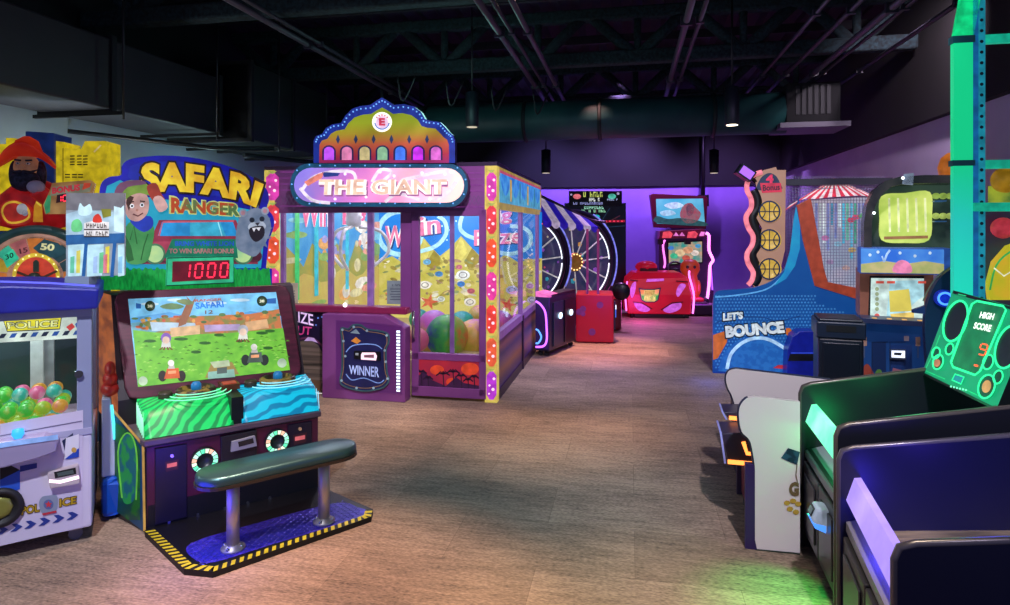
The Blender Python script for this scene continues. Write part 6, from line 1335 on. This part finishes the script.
a.build('game_screen', oc_)
# banner
obp = plM(OM, -.06); a = MB(); a.prism([obp.p(x, y) for x, y in ((860, 273.5), (951, 275), (951, 248.5), (860, 247.5))], OM.to_3x3() @ Vector((0, .3, 0)), E('#2858b0', .5)); bnn = a.build('banner', oc_, bevel=.006)
a = MB(); a.art(obp, [(861, 272.5), (944, 274), (944, 249.5), (861, 248.5)], E('#2a68d0', .8, '#60a8e8', 3), .008); a.art(obp, [(861, 272.5), (944, 274), (944, 264), (925, 261), (905, 264), (885, 261), (861, 264)], E('#c8b880', .75, '#98a860', 9), .010, smooth=0)
a.art(obp, [(893, 272), (895, 264), (901, 260), (908, 262), (912, 268), (910, 273)], E('#e080a8', .85), .012, smooth=3); a.line(obp, [(884, 262), (887, 254), (890, 250)], 2.2, E('#a8c8f0', .8), .012); a.line(obp, [(884, 262), (882, 256)], 1.6, E('#a8c8f0', .8), .012)
for x, y in ((870, 255), (878, 252), (900, 253), (915, 256), (930, 253)): a.disc(obp, x, y, 1.6, E('#c8e0f8', .8), .012, n=10)
a.build('banner_art', bnn)
# arched top
a = MB(); arc = [(864, 248), (864, 222), (867, 204), (874, 190), (885, 181), (900, 176.5), (925, 175), (955, 175), (955, 248)]
arci = [(872, 248), (872, 222), (875, 207), (881, 195), (891, 187), (903, 184), (926, 183), (955, 183), (955, 248)]
oa = plM(OM, .0)
for i in range(7):
    a.prism([oa.p(*arc[i]), oa.p(*arc[i+1]), oa.p(*arci[i+1]), oa.p(*arci[i])], OM.to_3x3() @ Vector((0, .35, 0)), mat('#1c1a20', rough=.25, col2='#4a4440', scale=3.))
ar_ = a.build('arch_top', oc_)
a = MB(); ob2 = plM(OM, .33); a.art(ob2, arci, E('#1c2c2c', .5, '#40584c', 4), .0); a.build('arch_back', ar_)
# plain yellow cushion-like relief and fish shapes on shelves inside the arch
a = MB(); oi = plM(OM, .22); a.prism([oi.p(x, y) for x, y in [(p.x, p.y) for p in catmull([(882, 240, 0), (880, 218, 0), (882, 196, 0), (905, 193, 0), (930, 192, 0), (932, 215, 0), (929, 240, 0), (905, 243, 0)], 4, True)]], OM.to_3x3() @ Vector((0, .06, 0)), E('#d4e474', .85, '#aac850', 6)); [a.line(oi, [(x, 198), (x+1, 232)], 2.2, E('#e8f0b0', .85), .004) for x in (889, 898, 907, 916, 925)]; a.line(oi, [(884, 238), (928, 237)], 3, E('#a8784a', .6), .004)
a.build('yellow_relief', ar_)
a = MB()
for y, c in ((194, '#a8c858'), (214, '#c0d868')):
    for x in (936, 943, 950): b_ = MB(); b_.ball(oi.p(x, y+2, .02), (.035, .03, .03), E(c, .6), None, 10, 8); b_.build('shelf_figure', ar_)
    a = MB(); p = oi.p(932, y+7); a.box(OM, (OM.inverted() @ p).x, ow+.1, .1, .3, p.z-.01, p.z, mat('#3a70a8', rough=.3, emit=.3)); a.build('shelf', ar_)
a = MB()
for p in (oa.p(874, 213, .01), oa.p(903, 178, .01)): a.ball(p, .013, E('#e0f0ff', 4.), None, 10, 8)
a.build('dome_light', ar_)
a = MB(); a.prism([oa.p(x, y, .0) for x, y in ((902, 184), (904, 174), (914, 173), (913, 185))], OM.to_3x3() @ Vector((0, .03, 0)), E('#8898b0', .5)); a.build('top_bracket', ar_)

# red-topped machine behind and its hanging pole
ZM = fr(*V(922, 165, 9.2).xy, TH); zp = plM(ZM); a = MB(); q = [zp.p(x, y) for x, y in ((902, 185), (904, 168), (910, 165), (938, 164), (944, 168), (948, 185), (948, 260), (902, 260))]; q[-1].z = q[-2].z = 0
t = thing('red_topped_game', 'dark red rounded top of a game behind the arched ocean game', 'arcade game', Matrix.Translation((q[0].x, q[0].y, 0)))
a.prism(q, ZM.to_3x3() @ Vector((0, .5, 0)), mat('#4a1a34', rough=.5, emit=.1)); a.build('red_body', t, bevel=.03)
a = MB(); a.art(zp, [(922, 171), (934, 170), (935, 172.5), (923, 173.5)], E('#d09090', .7), .006); a.build('top_vent', t)

# dark blue rounded side panel (next game to the right)
DM = fr(*V(938, 370, 4.75).xy, math.radians(-18)); dp = plM(DM)
t = thing('round_sided_game', 'dark blue rounded game side with glowing blue ring between ocean and high score games', 'arcade game', DM)
a = MB(); rp_ = [(938, 400), (930, 385), (926, 350), (925, 318), (930, 296), (940, 278), (953, 268), (968, 262), (968, 400)]
q = [dp.p(x, y) for x, y in [(p.x, p.y) for p in catmull([(x, y, 0) for x, y in rp_], 4)]]
q = [v for v in q if v.z > .35]; q = q+[Vector((q[-1].x, q[-1].y, 0)), Vector((q[0].x, q[0].y, 0))]
a.prism(q, DM.to_3x3() @ Vector((0, .06, 0)), mat('#16325c', rough=.4, col2='#122a50', scale=3.)); sd_ = a.build('rounded_side', t)
a = MB(); a.line(dp, [(923, 301), (929, 288), (939, 275), (952, 266)], 1.4, mat('#a08c80', rough=.3, metal=.5), .004, 4); a.build('side_trim', sd_)
c = dp.p(943, 298, .0); Mx = Matrix.Translation(c) @ Matrix.Rotation(math.radians(-18), 4, 'Z') @ Matrix.Rotation(math.pi/2, 4, 'X'); R = 8*c.y/F
a = MB(); a.lathe(Mx, [(R*1.05, .0), (R*1.1, .04), (R*.8, .05), (R*.55, .03), (R*.5, .01), (.001, .01)], E('#1030c0', .6), 24); rg = a.build('ring_speaker', t)
a = MB(); a.tube([Mx @ Vector((R*.72*math.cos(i*.314), R*.72*math.sin(i*.314), .048)) for i in range(20)], .008, E('#4080ff', 2.2), 6, True); a.build('ring_light', rg)
bx = plM(DM, .02); a = MB(); a.prism([bx.p(x, y, .14) for x, y in ((913, 310), (925, 306), (925, 314), (913, 313))], DM.to_3x3() @ Vector((0, .04, 0)), mat('#203c78', rough=.4)); a.build('gun_holder', t)

# ================================================================== GREEN LIT FRAME and game at the far right
fp0 = V(964, 290, 4.35); FM = fr(fp0.x, fp0.y, TH); fpl = plM(FM)
fr_ = thing('lit_rack_frame', 'tall green glowing frame with perforated blue post and cross rails at the right edge', 'frame', Matrix.Translation((fp0.x, fp0.y, 0)))
gE = E('#10d890', .85, '#18c8a0', 2)
fx2 = lambda px: (FM.inverted() @ fpl.p(px, 250)).x
zt_ = (FM.inverted() @ fpl.p(960, 40)).z
a = MB(); a.box(FM, fx2(954), fx2(973), 0, .05, 0, zt_, ramp_mat(['#18c8a8', '#18c8a8', '#20c0b0', '#10d088', '#10d488', '#10d488'], .75, 2, .9, 3.1, .05)); a.build('green_light_post', fr_)
a = MB(); p0_ = fx2(954); R3f = FM.to_3x3(); a.loc(FM, [(fx2(954), 0, zt_), (fx2(973), 0, zt_), (fx2(985), 0, zt_+.45), (fx2(966), 0, zt_+.45)], (0, .05, 0), E('#08d880', .85)); a.build('slanted_light', fr_)
a = MB(); a.box(FM, fx2(952.5), fx2(975), -.004, .06, zt_-.02, zt_+.03, mat('#0a7878', rough=.4)); za = (FM.inverted() @ fpl.p(960, 163)).z; a.box(FM, fx2(952.5), fx2(975), -.004, .06, za-.02, za+.02, mat('#0a7878', rough=.4)); a.build('post_band', fr_)
a = MB(); a.box(FM, fx2(973), fx2(978.5), .0, .12, 0, 3.6, mat('#0c78c0', rough=.4, emit=.45)); a.box(FM, fx2(978.5), fx2(987), .02, .06, 0, 3.6, mat('#18a0b8', rough=.4, emit=.5))
for k in range(34):
    z = .95+k*.075; a.add([FM @ Vector((fx2(983)+.012*math.cos(q_), .016, z+.012*math.sin(q_))) for q_ in [i*.785 for i in range(8)]], [list(range(8))], mat('#04303c', rough=.5))
a.build('perforated_post', fr_)
for i, py in enumerate((38, 164, 207)):
    z = (FM.inverted() @ fpl.p(985, py)).z
    a = MB(); a.box(FM, fx2(987) if i < 2 else fx2(973), 3.0, .02 if i < 2 else -.02, .07, z-.03, z+.03, mat('#10c8a0', rough=.4, emit=.6)); a.build('cross_rail', fr_, bevel=.004)
# bright game beyond the frame
EM_ = fr(*V(1005, 280, 5.4).xy, TH); ep = plM(EM_)
t = thing('colourful_board_game', 'yellow green playing board with lime trim seen behind the frame at the right edge', 'arcade game', Matrix.Translation((V(1005, 280, 5.4).x, 5.4, 0)))
a = MB(); q = [ep.p(x, y) for x, y in ((985, 206), (1034, 206), (1034, 330), (985, 330))]; q[2].z = q[3].z = 0; a.prism(q, EM_.to_3x3() @ Vector((0, .2, 0)), mat('#1a5c70', rough=.4, emit=.25, col2='#5a2848', scale=2.)); a.build('game_back', t)
a = MB(); a.prism([ep.p(x, y, .15) for x, y in ((990, 300), (988, 285), (994, 262), (1008, 246), (1024, 240), (1034, 240), (1034, 300))], EM_.to_3x3() @ Vector((0, .05, 0)), E('#a8c820', .7, '#e0b830', 4)); a.line(ep, [(990, 290), (996, 266), (1010, 252), (1030, 246)], 2, E('#38b858', .7), .153, 3)
a.line(ep, [(994, 268), (1004, 276), (1014, 270)], 1.5, E('#f0f8d0', .9), .155); a.build('playing_board', t)
a = MB(); a.art(ep, [(988, 205), (1033, 205), (1033, 186), (988, 186)], E('#a8b838', .65, '#507838', 6), .02); a.ball(ep.p(1006, 180, .1), .11, mat('#d8a020', rough=.4, emit=.3), None, 16, 10); a.ball(ep.p(1003, 228, .1), .09, E('#c83848', .6), None, 14, 10)
a.build('board_toppers', t)
a = MB(); c = V(951, 172, 6.5); a.lathe(Matrix.Translation(c), [(.02, -.16), (.10, -.08), (.12, .05), (.09, .15), (.03, .2)], mat('#e88028', rough=.4, emit=.4), 18); a.tube([c-Vector((0, 0, .15)), Vector((c.x, c.y, 1.0))], .02, mat('#8a8a98', rough=.4), 6); a.lathe(Matrix.Translation((c.x, c.y, 0)), [(.15, 0), (.15, .9), (.1, 1.0)], mat('#304060', rough=.5), 18); a.build('topper_post', label='orange bulb shaped game topper just left of the green frame', cat='game topper')

# ================================================================== HIGH SCORE ALLEY GAMES
def alley(P_near_far, z0, rise, label, grp, floorz, light, colr, zled, back=.66, ledge=.57):
    """two side walls from front corners PA (far) and PB (near); returns frame at PA; x runs towards the camera, y away from the aisle"""
    PA_, PB_ = P_near_far; f = (PB_-PA_); wd = f.length; ang = math.atan2(f.y, f.x)
    M = fr(PA_.x, PA_.y, ang); t = thing('alley_roll_game', label, 'arcade game', M, grp)
    blk = mat('#10121c', rough=.35)
    for x0, x1, nm in ((-.012, .012, 0), (wd-.012, wd+.012, 1)):
        a = MB(); tz = [(x0, 0, 0), (x0, 1.25, 0), (x0, 1.25, z0+rise*1.25), (x0, .62, z0+rise*.62), (x0, .05, z0+.012), (x0, .02, z0+.003), (x0, .0, z0-.03)]
        a.loc(M, tz, (x1-x0, 0, 0), mat('#12141f', rough=.4) if colr == 0 else mat('#101234', rough=.35)); sw_ = a.build('side_wall', t)
        a = MB(); a.tube([M @ Vector(p) for p in (((x0+x1)/2, 1.2, z0+rise*1.2+.002), ((x0+x1)/2, .05, z0+.013), ((x0+x1)/2, .01, z0-.004), ((x0+x1)/2, -.002, z0-.04), ((x0+x1)/2, -.002, .1))], .0135, mat('#5c5650' if colr == 0 else '#5a5460', rough=.3, metal=.4), 6); a.build('edge_trim', sw_)  # trim colour lightened to imitate highlights along the wall edges
        a = MB()
        for yy in (.05, .12, .14): a.ball(M @ Vector((x0-.002 if nm == 0 else x0-.001, yy, z0-.06)), .006, CHROME, None, 8, 6)
        a.build('bolt', sw_)
    gd_ = mat('#4a4a50', rough=.35, metal=.5, col2='#3a3a42', scale=5.) 
    a = MB(); a.box(M, .012, wd-.012, .03, 1.1, .08, floorz-.14, mat('#1c1c22', rough=.45)); a.build('base_cabinet', t)
    a = MB(); a.loc(M, [(.014, .02, ledge-.04), (.014, .11, ledge-.01), (.014, .11, ledge-.05), (.014, .02, ledge-.08)], (wd-.028, 0, 0), mat('#8a8a94', rough=.3)); a.build('front_ledge', t)
    nd = 2; dw = (wd-.06)/nd
    for k in range(nd):
        x0 = .03+k*dw; a = MB(); a.box(M, x0+.008, x0+dw-.008, .005, .03, .10, ledge-.09, gd_); d = a.build('cabinet_door', t, bevel=.006)
        a = MB(); a.box(M, x0+.05, x0+dw-.05, -.004, .005, .15, ledge-.14, mat('#3c3c44', rough=.3, metal=.5)); a.build('door_panel', d, bevel=.008)
    a = MB(); a.box(M, .012, wd-.012, .06, 1.1, .0, .08, RUBBER); a.build('plinth', t)
    a = MB(); a.loc(M, [(.012, .11, floorz-.065), (.012, 1.15, floorz+.1), (.012, 1.15, floorz+.07), (.012, .11, floorz-.095)], (wd-.024, 0, 0), mat('#8a7a60', rough=.4, col2='#5a5040', scale=6., stretch=(6, 1, 1)) if colr else mat('#0c0e16', rough=.4)); a.build('roll_lane', t)
    # front light bar
    a = MB(); a.loc(M, [(.014, .02, zled-.10), (.014, .05, zled-.005), (.014, .075, zled), (.014, .075, zled-.06)], (wd-.028, 0, 0), light); a.build('light_bar', t)
    return t, M, wd
zA = .875
PA1 = Vector(((801-CX)/F*(zA*F/(386-HY)), zA*F/(386-HY), 0)); PB1 = Vector(((837-CX)/F*(zA*F/(427-HY)), zA*F/(427-HY), 0))
zB = .93
PA2 = Vector(((840-CX)/F*(zB*F/(450-HY)), zB*F/(450-HY), 0)); PB2 = Vector(((896-CX)/F*(zB*F/(546-HY)), zB*F/(546-HY), 0))
gl1 = E('#30f0a0', 1.3, '#a0ffd8', 3); gl2 = E('#9a80f0', .95, '#c8b0ff', 3)
al1, AM1, aw1 = alley((PA1, PB1), H-zA, .2, 'green lit alley game with a glowing HIGH SCORE backboard', 'alley roll games', .68, gl1, 0, .785)
al2, AM2, aw2 = alley((PA2, PB2), H-zB, .2, 'blue lit alley game nearest the camera at the right edge', 'alley roll games', .57, gl2, 1, .72)
# backboard of the green alley
bl_, br_ = AM1 @ Vector((0, .60, 1.0)), AM1 @ Vector((aw1, .60, 1.0)); tl_ = AM1 @ Vector((0, .73, 1.43))
nb_ = (br_-bl_).cross(tl_-bl_).normalized(); nb_ = nb_ if nb_.x < 0 else -nb_
hb = Pl(bl_, nb_)
a = MB(); quad = [(922, 373), (996, 410), (1036, 313), (953, 290)]
a.prism([hb.p(x, y) for x, y in quad], -nb_*.05, E('#0c9868', .75, '#0cb078', 4), mat('#08120f', rough=.4)); bb = a.build('backboard', al1)
a = MB(); gN = E('#28f090', 1.5); gM = E('#18c878', .9); dk_ = mat('#0c2a24', rough=.4)
a.line(hb, [(953, 292), (1036, 315)], 3, BLACK, .004); a.line(hb, [(924, 374), (996, 409)], 2.4, BLACK, .004)
def ell(x, y, rx, ry, rot, m_, off, w=None):
    pts = [(x+rx*math.cos(t)*math.cos(rot)-ry*math.sin(t)*math.sin(rot), y+rx*math.cos(t)*math.sin(rot)+ry*math.sin(t)*math.cos(rot)) for t in [i*.2618 for i in range(24)]]
    if w: a.line(hb, pts, w, m_, off, closed=True)
    else: a.art(hb, pts, m_, off)
ell(955.5, 321, 11, 21, .32, dk_, .004); ell(955.5, 321, 11, 21, .32, gN, .007, 2.2); ell(1008, 347, 11, 21, .32, dk_, .004); ell(1008, 347, 12, 22, .32, gN, .007, 2.2)
panel = [(977, 301), (1003, 306), (1006, 310), (980, 371), (975, 375), (953, 367), (951, 362), (972, 304)]
a.art(hb, panel, E('#0c8450', .7), .004); a.line(hb, panel, 2.2, gN, .008, closed=True)
for x, y, r in ((949.5, 349, 4.2), (936, 353, 4.2), (938, 362, 5.5), (988, 362, 5.5), (998, 377, 5)): ell(x, y, r*.9, r*1.35, .3, E('#0a5a40', .5), .005); ell(x, y, r*.9, r*1.35, .3, gN, .008, 1.6)
ell(937, 363, 3.2, 4, .3, E('#d88860', .7), .009); ell(986.5, 386.5, 8, 12, .3, E('#0a5a40', .5), .005); ell(986.5, 386.5, 8, 12, .3, gN, .008, 1.8); ell(986.5, 386.5, 4.5, 6.5, .3, E('#d8a060', .8), .009)
a.art(hb, [(952, 380), (955, 374), (964, 377), (961, 384)], E('#1898a8', .7), .006); a.line(hb, [(952, 380), (955, 374), (964, 377), (961, 384)], 1.2, gN, .008, closed=True)
for k in range(6): a.disc(hb, 951+k*3, 386.5+k*.7, 1., E('#80ffc0', 1.3), .008, n=8)
for pts in ([(926, 368), (932, 356), (940, 335)], [(962, 388), (975, 394), (984, 399)], [(1003, 320), (998, 334)], [(926, 371), (945, 379)], [(966, 296), (958, 294)]): a.line(hb, pts, 1., gM, .006)
a.text(hb, 'HIGH', [(979, 318), (993, 320), (995, 313.5), (981, 311.5)], E('#f0fff0', 1.3), .010, .04); a.text(hb, 'SCORE', [(973, 328.5), (990, 332), (992, 325), (975, 322)], E('#f0fff0', 1.3), .010, .04)
seg7(a, hb, [(978, 354), (984.5, 355.5), (988, 345), (981.5, 343.5)], '9', E('#ff5a30', 1.6), .010, .22); a.line(hb, [(974, 365), (978, 366)], 2, E('#ff5a30', 1.6), .010)
a.build('backboard_art', bb)
# card readers on the fronts
for (t, M, x, z, c) in ((al1, AM1, .519, .391, '#4a90ff'),):
    p = M @ Vector((x, -.03, z)); rm = Matrix.Translation(p) @ M.to_3x3().to_4x4() @ Matrix.Scale(.75, 4)
    a = MB(); a.loc(rm, [(-.06, 0, -.07), (.06, 0, -.07), (.07, -.04, -.02), (.07, -.05, .05), (-.07, -.05, .05), (-.07, -.04, -.02)][:0] or [(-.065, .05, -.08), (-.065, -.03, -.05), (-.065, -.05, .0), (-.065, -.02, .07), (-.065, .05, .07)], (.13, 0, 0), mat('#b8c8e0', rough=.35, emit=.3)); r_ = a.build('card_reader', t, bevel=.012)
    a = MB(); a.loc(rm, [(-.045, -.0495, .01), (-.045, -.028, .062), (.045, -.028, .062), (.045, -.0495, .01)], (0, -.004, .001), mat('#101c20', rough=.2)); a.loc(rm, [(-.03, -.050, .018), (-.03, -.034, .052), (.03, -.034, .052), (.03, -.050, .018)], (0, -.004, .001), mat('#7a9098', rough=.3, emit=.2)); a.build('reader_display', r_)
    a = MB(); a.loc(rm, [(-.066, .03, -.075), (-.066, -.032, -.052), (-.066, -.05, -.02), (-.066, .03, -.03)], (.132, 0, 0), E(c, 1.2)); a.build('reader_glow', r_)

# ================================================================== WHITE SIDED COIN GAMES
fdir = (PB1-PA1).normalized(); bdir = Vector((-fdir.y, fdir.x, 0)); bdir = bdir if bdir.x > 0 else -bdir
def white_game(pn, prof_px, z_, label, grp, gem):
    """side panel facing the camera, traced on a vertical plane through ground point pn"""
    M = fr(pn.x, pn.y, TH); pl = plM(M); t = thing('white_sided_game', label, 'arcade game', M, grp)
    a = MB(); pts = [(p.x, p.y) for p in catmull([(x, y, 0) for x, y in prof_px[0]], 4)]+prof_px[1]
    a.prism([pl.p(x, y) for x, y in pts], M.to_3x3() @ Vector((0, .03, 0)), mat('#d8d0cc', rough=.45)); o = a.build('side_panel', t)
    a = MB(); a.tube([pl.p(x, y, -.015) for x, y in pts[:26]], .012, mat('#2a3048', rough=.4), 6); a.build('edge_trim', o)
    return t, M, pl
wn = G(757, 550); 
t1, WMn, wpl = white_game(wn, ([(755, 470), (754, 460), (750, 441), (742, 432), (739, 418), (740, 407), (746, 399), (755, 396.5)], [(800, 402), (800, 553), (757, 549), (755, 540)]), .8, 'near white sided coin game beside the green alley game', 'white sided games', True)
wf = wn+fdir*-.72; wf = Vector((wf.x, wf.y, 0))
wm2 = plM(fr(wf.x, wf.y, TH))
t2, WMf, wpl2 = white_game(wf, ([(737, 440), (736, 412), (732, 396), (728, 388), (726, 378), (729, 371), (736, 369)], [(830, 380), (850, 382), (850, 470), (740, 470)]), .8, 'far white sided coin game behind the near white one', 'white sided games', False)
# far panel must reach the floor
for t, M, zt2, y1 in ((t1, WMn, .62, -.03), (t2, WMf, .62, -.03)):
    a = MB(); a.box(M, .03, .75, .16, .60, .0, .58, mat('#2a2238', rough=.4)); a.build('body', t)
a = MB(); a.prism([wpl.p(x, y, .006) for x, y in ((749, 552), (757, 550), (800, 554), (800, 561), (757, 558), (748, 558))], WMn.to_3x3() @ Vector((0, .03, 0)), mat('#16281e', rough=.5)); 
a.build('dark_plinth', t1)
a = MB(); a.art(wpl, [(781, 458), (788, 448), (800, 452), (797, 465)], mat('#14283c', rough=.4, col2='#284860', scale=20., sharp=True), .004); a.line(wpl, [(797, 464), (796, 475), (798, 486)], 1., mat('#6a5a40', rough=.5), .004); a.text(wpl, 'G', [(789, 496), (799, 496.5), (799, 482), (789, 482)], mat('#6a5838', rough=.5), .005, .06)
for x, y in ((787, 503), (793, 501), (798, 504), (790, 509), (796, 512)): a.disc(wpl, x, y, 3.4, mat('#b89838', rough=.5), .004, ry=2.6, n=7)
a.build('panel_decal', t1)
# far end panels: vertical legs of far panel
a = MB(); q = [wpl2.p(737, 440), wpl2.p(850, 440)]; a.prism([q[0], q[1], Vector((q[1].x, q[1].y, 0)), Vector((q[0].x, q[0].y, 0))], WMf.to_3x3() @ Vector((0, .03, 0)), mat('#4a3c58', rough=.45)); a.build('lower_side', t2)
# lit trays facing the aisle between the panels
mid = (wn+wf)/2; TM2 = fr(wf.x, wf.y, math.atan2(fdir.y, fdir.x)); dlen = .70
# local x towards camera, y to the back
dk3 = mat('#302a40', rough=.4); og = E('#ff9040', 2.4)
def tray(y0, y1, za, zb, x0, x1, nm):
    a = MB(); a.loc(TM2, [(x0, y0, zb), (x0, y1, zb+.02), (x0, y1, za), (x0, y0+.04, za)], (x1-x0, 0, 0), dk3); o = a.build(nm, t1, bevel=.006)
    a = MB(); a.tube([TM2 @ Vector(p) for p in ((x1+.004, y0+.035, za+.012), (x1+.004, y1, za+.012))], .013, og, 6); a.build('orange_edge_light', o)
    a = MB(); a.tube([TM2 @ Vector(p) for p in ((x1+.002, y0+.02, za), (x1+.002, y0-.004, zb), (x0, y0-.004, zb))], .006, E('#8a90d8', .6), 6); a.build('pale_edge', o)
tray(-.13, .12, .555, .60, .06, .24, 'upper_tray'); tray(-.16, .12, .365, .54, .24, .47, 'coin_tray')
a = MB(); a.box(TM2, .04, dlen, .0, .06, .04, .30, mat('#7a1c34', rough=.4)); a.box(TM2, dlen-.02, dlen+.02, -.06, -.0, .0, .46, mat('#2c1c50', rough=.4)); a.build('front_board', t1)
a = MB(); a.tube([TM2 @ Vector(p) for p in ((.476, -.04, .50), (.476, -.02, .435), (.476, .10, .435))], .012, og, 6); a.build('coin_slot_light', t1)
# ================================================================== LIGHT
def spot(x, y, z, e, c, size=1.3, blend=.9, tgt=None, r=.08):
    l = bpy.data.lights.new('spot_light', 'SPOT'); l.energy = e; l.color = lin(c); l.spot_size = size; l.spot_blend = blend; l.shadow_soft_size = r
    o = bpy.data.objects.new('spot_light', l); COL.objects.link(o); o.location = (x, y, z)
    t = Vector(tgt) if tgt else Vector((x, y, 0)); o.rotation_euler = (t-Vector((x, y, z))).to_track_quat('-Z', 'Y').to_euler(); return o
def point(x, y, z, e, c, r=.1):
    l = bpy.data.lights.new('glow_helper', 'POINT'); l.energy = e; l.color = lin(c); l.shadow_soft_size = r
    o = bpy.data.objects.new('glow_helper', l); COL.objects.link(o); o.location = (x, y, z); return o
spot(.2, 5.75, 4.6, 1500, '#ffd4b4', .70)
spot(-1.5, 5.3, 4.6, 900, '#ffd8bc', .60)
spot(1.5, 5.6, 4.6, 950, '#ffe0b8', .62)
spot(-.9, 2.7, 4.6, 1250, '#ffd0b4', .62)
spot(.6, 2.3, 4.6, 700, '#f0dcb0', .62)
spot(-1.9, 3.2, 4.6, 300, '#ffd8c8', .62)
spot(1.3, 8.9, 4.6, 1500, '#ffb8b0', .62)
spot(.7, 7.3, 4.6, 650, '#c8c0e8', .62)
spot(.2, 4.1, 4.6, 260, '#90d8e0', .62)
spot(2.0, 10.8, 4.5, 700, '#e0a0ff', .8)
# unseen lamps added to brighten the walls
spot(2.9, 13.6, 4.5, 900, '#b890ff', 1.9, tgt=(2.6, 15.4, 1.2)); spot(.8, 13.4, 4.5, 700, '#a890ff', 1.9, tgt=(.6, 15.8, 1.2)); spot(4.6, 12.6, 4.5, 700, '#c090ff', 1.8, tgt=(5.0, 14.5, 1.2))
point(-4.6, 6.3, 1.7, 48, '#e8f4ff', .15); spot(4.3, 6.0, 4.2, 260, '#ffe8ff', 1.6, tgt=(5.4, 8.5, 2.6)); point(-4.0, 8.3, 2.0, 14, '#c8f0f0', .15)
# unseen lamps added to boost the glow of the lit machine parts
point(-1.6, 3.1, .34, 5, '#4030ff', .15)
p = AM1 @ Vector((aw1*.45, .16, .5)); point(p.x, p.y, .66, 2.6, '#18ff80', .06)
p = AM1 @ Vector((aw1*.55, -.05, 0)); q_ = AM1 @ Vector((aw1*.75, -.22, 0)); spot(p.x, p.y, .5, 24, '#18ff60', 1.25, .9, (q_.x, q_.y, 0), .04)  # second lamp here: green spot added low at the front to tint the floor
p = AM2 @ Vector((aw2*.45, .12, .6)); point(p.x, p.y, p.z, 3.0, '#4030ff', .06)
p = AM2 @ Vector((aw2*.45, .35, .86)); point(p.x, p.y, p.z, 2.5, '#5030ff', .1)
p = AM1 @ Vector((aw1*.5, .4, .95)); point(p.x, p.y, p.z, 1.5, '#20ff90', .1)
point(1.35, 8.2, .7, 10, '#a040ff', .15); point(2.5, 11.4, .3, 12, '#ff50d0', .2); point(3.9, 12.4, .5, 12, '#c040ff', .2)
point(2.3, 7.0, .25, 4, '#4060ff', .1)
p = PM @ Vector((.4, .25, 1.22)); point(p.x, p.y, p.z, 9, '#f0fff8', .08)
for x, y in ((-1.9, 1.0), (-.7, 1.0), (-1.3, 2.2)):
    p = BM @ Vector((x, y, 2.2)); point(p.x, p.y, p.z, 26, '#f0f0ff', .15)
# added fill lamps over the front of the room, brightening the machine fronts
spot(-1.6, .6, 4.6, 900, '#eef0ff', .75, tgt=(-2.5, 3.7, .9)); spot(1.0, .2, 4.6, 850, '#f8f0ff', .8, tgt=(1.9, 3.7, .7)); spot(.0, 2.4, 4.6, 900, '#f8e8ff', .8, tgt=(-1.0, 6.4, 1.4)); spot(2.0, 3.2, 4.6, 800, '#eeeeff', .8, tgt=(3.2, 7.2, 1.2))
# lamps added under the ceiling to bring out its ducts and steel
point(-.6, 7.0, 3.2, 30, '#80c0b8', .3); point(2.6, 6.5, 3.2, 10, '#a890d0', .3); point(-1.8, 5.2, 3.2, 6, '#b0b8c0', .3)
w = bpy.data.worlds.new('ambient'); SC.world = w; w.use_nodes = True
w.node_tree.nodes['Background'].inputs[0].default_value = (*lin('#a0a8d8'), 1); w.node_tree.nodes['Background'].inputs[1].default_value = .42

# ================================================================== CAMERA
cd = bpy.data.cameras.new('camera'); cam = bpy.data.objects.new('camera', cd); COL.objects.link(cam)
cam.location = CAM; cam.rotation_euler = (math.pi/2, 0, 0); cd.sensor_width = 36; cd.lens = F/1010*36; cd.sensor_fit = 'HORIZONTAL'
cd.shift_y = -(302.5-HY)/1010; cd.clip_start = .05
SC.camera = cam
SC.view_settings.view_transform = 'Standard'; SC.view_settings.look = 'None'; SC.view_settings.exposure = 0.1
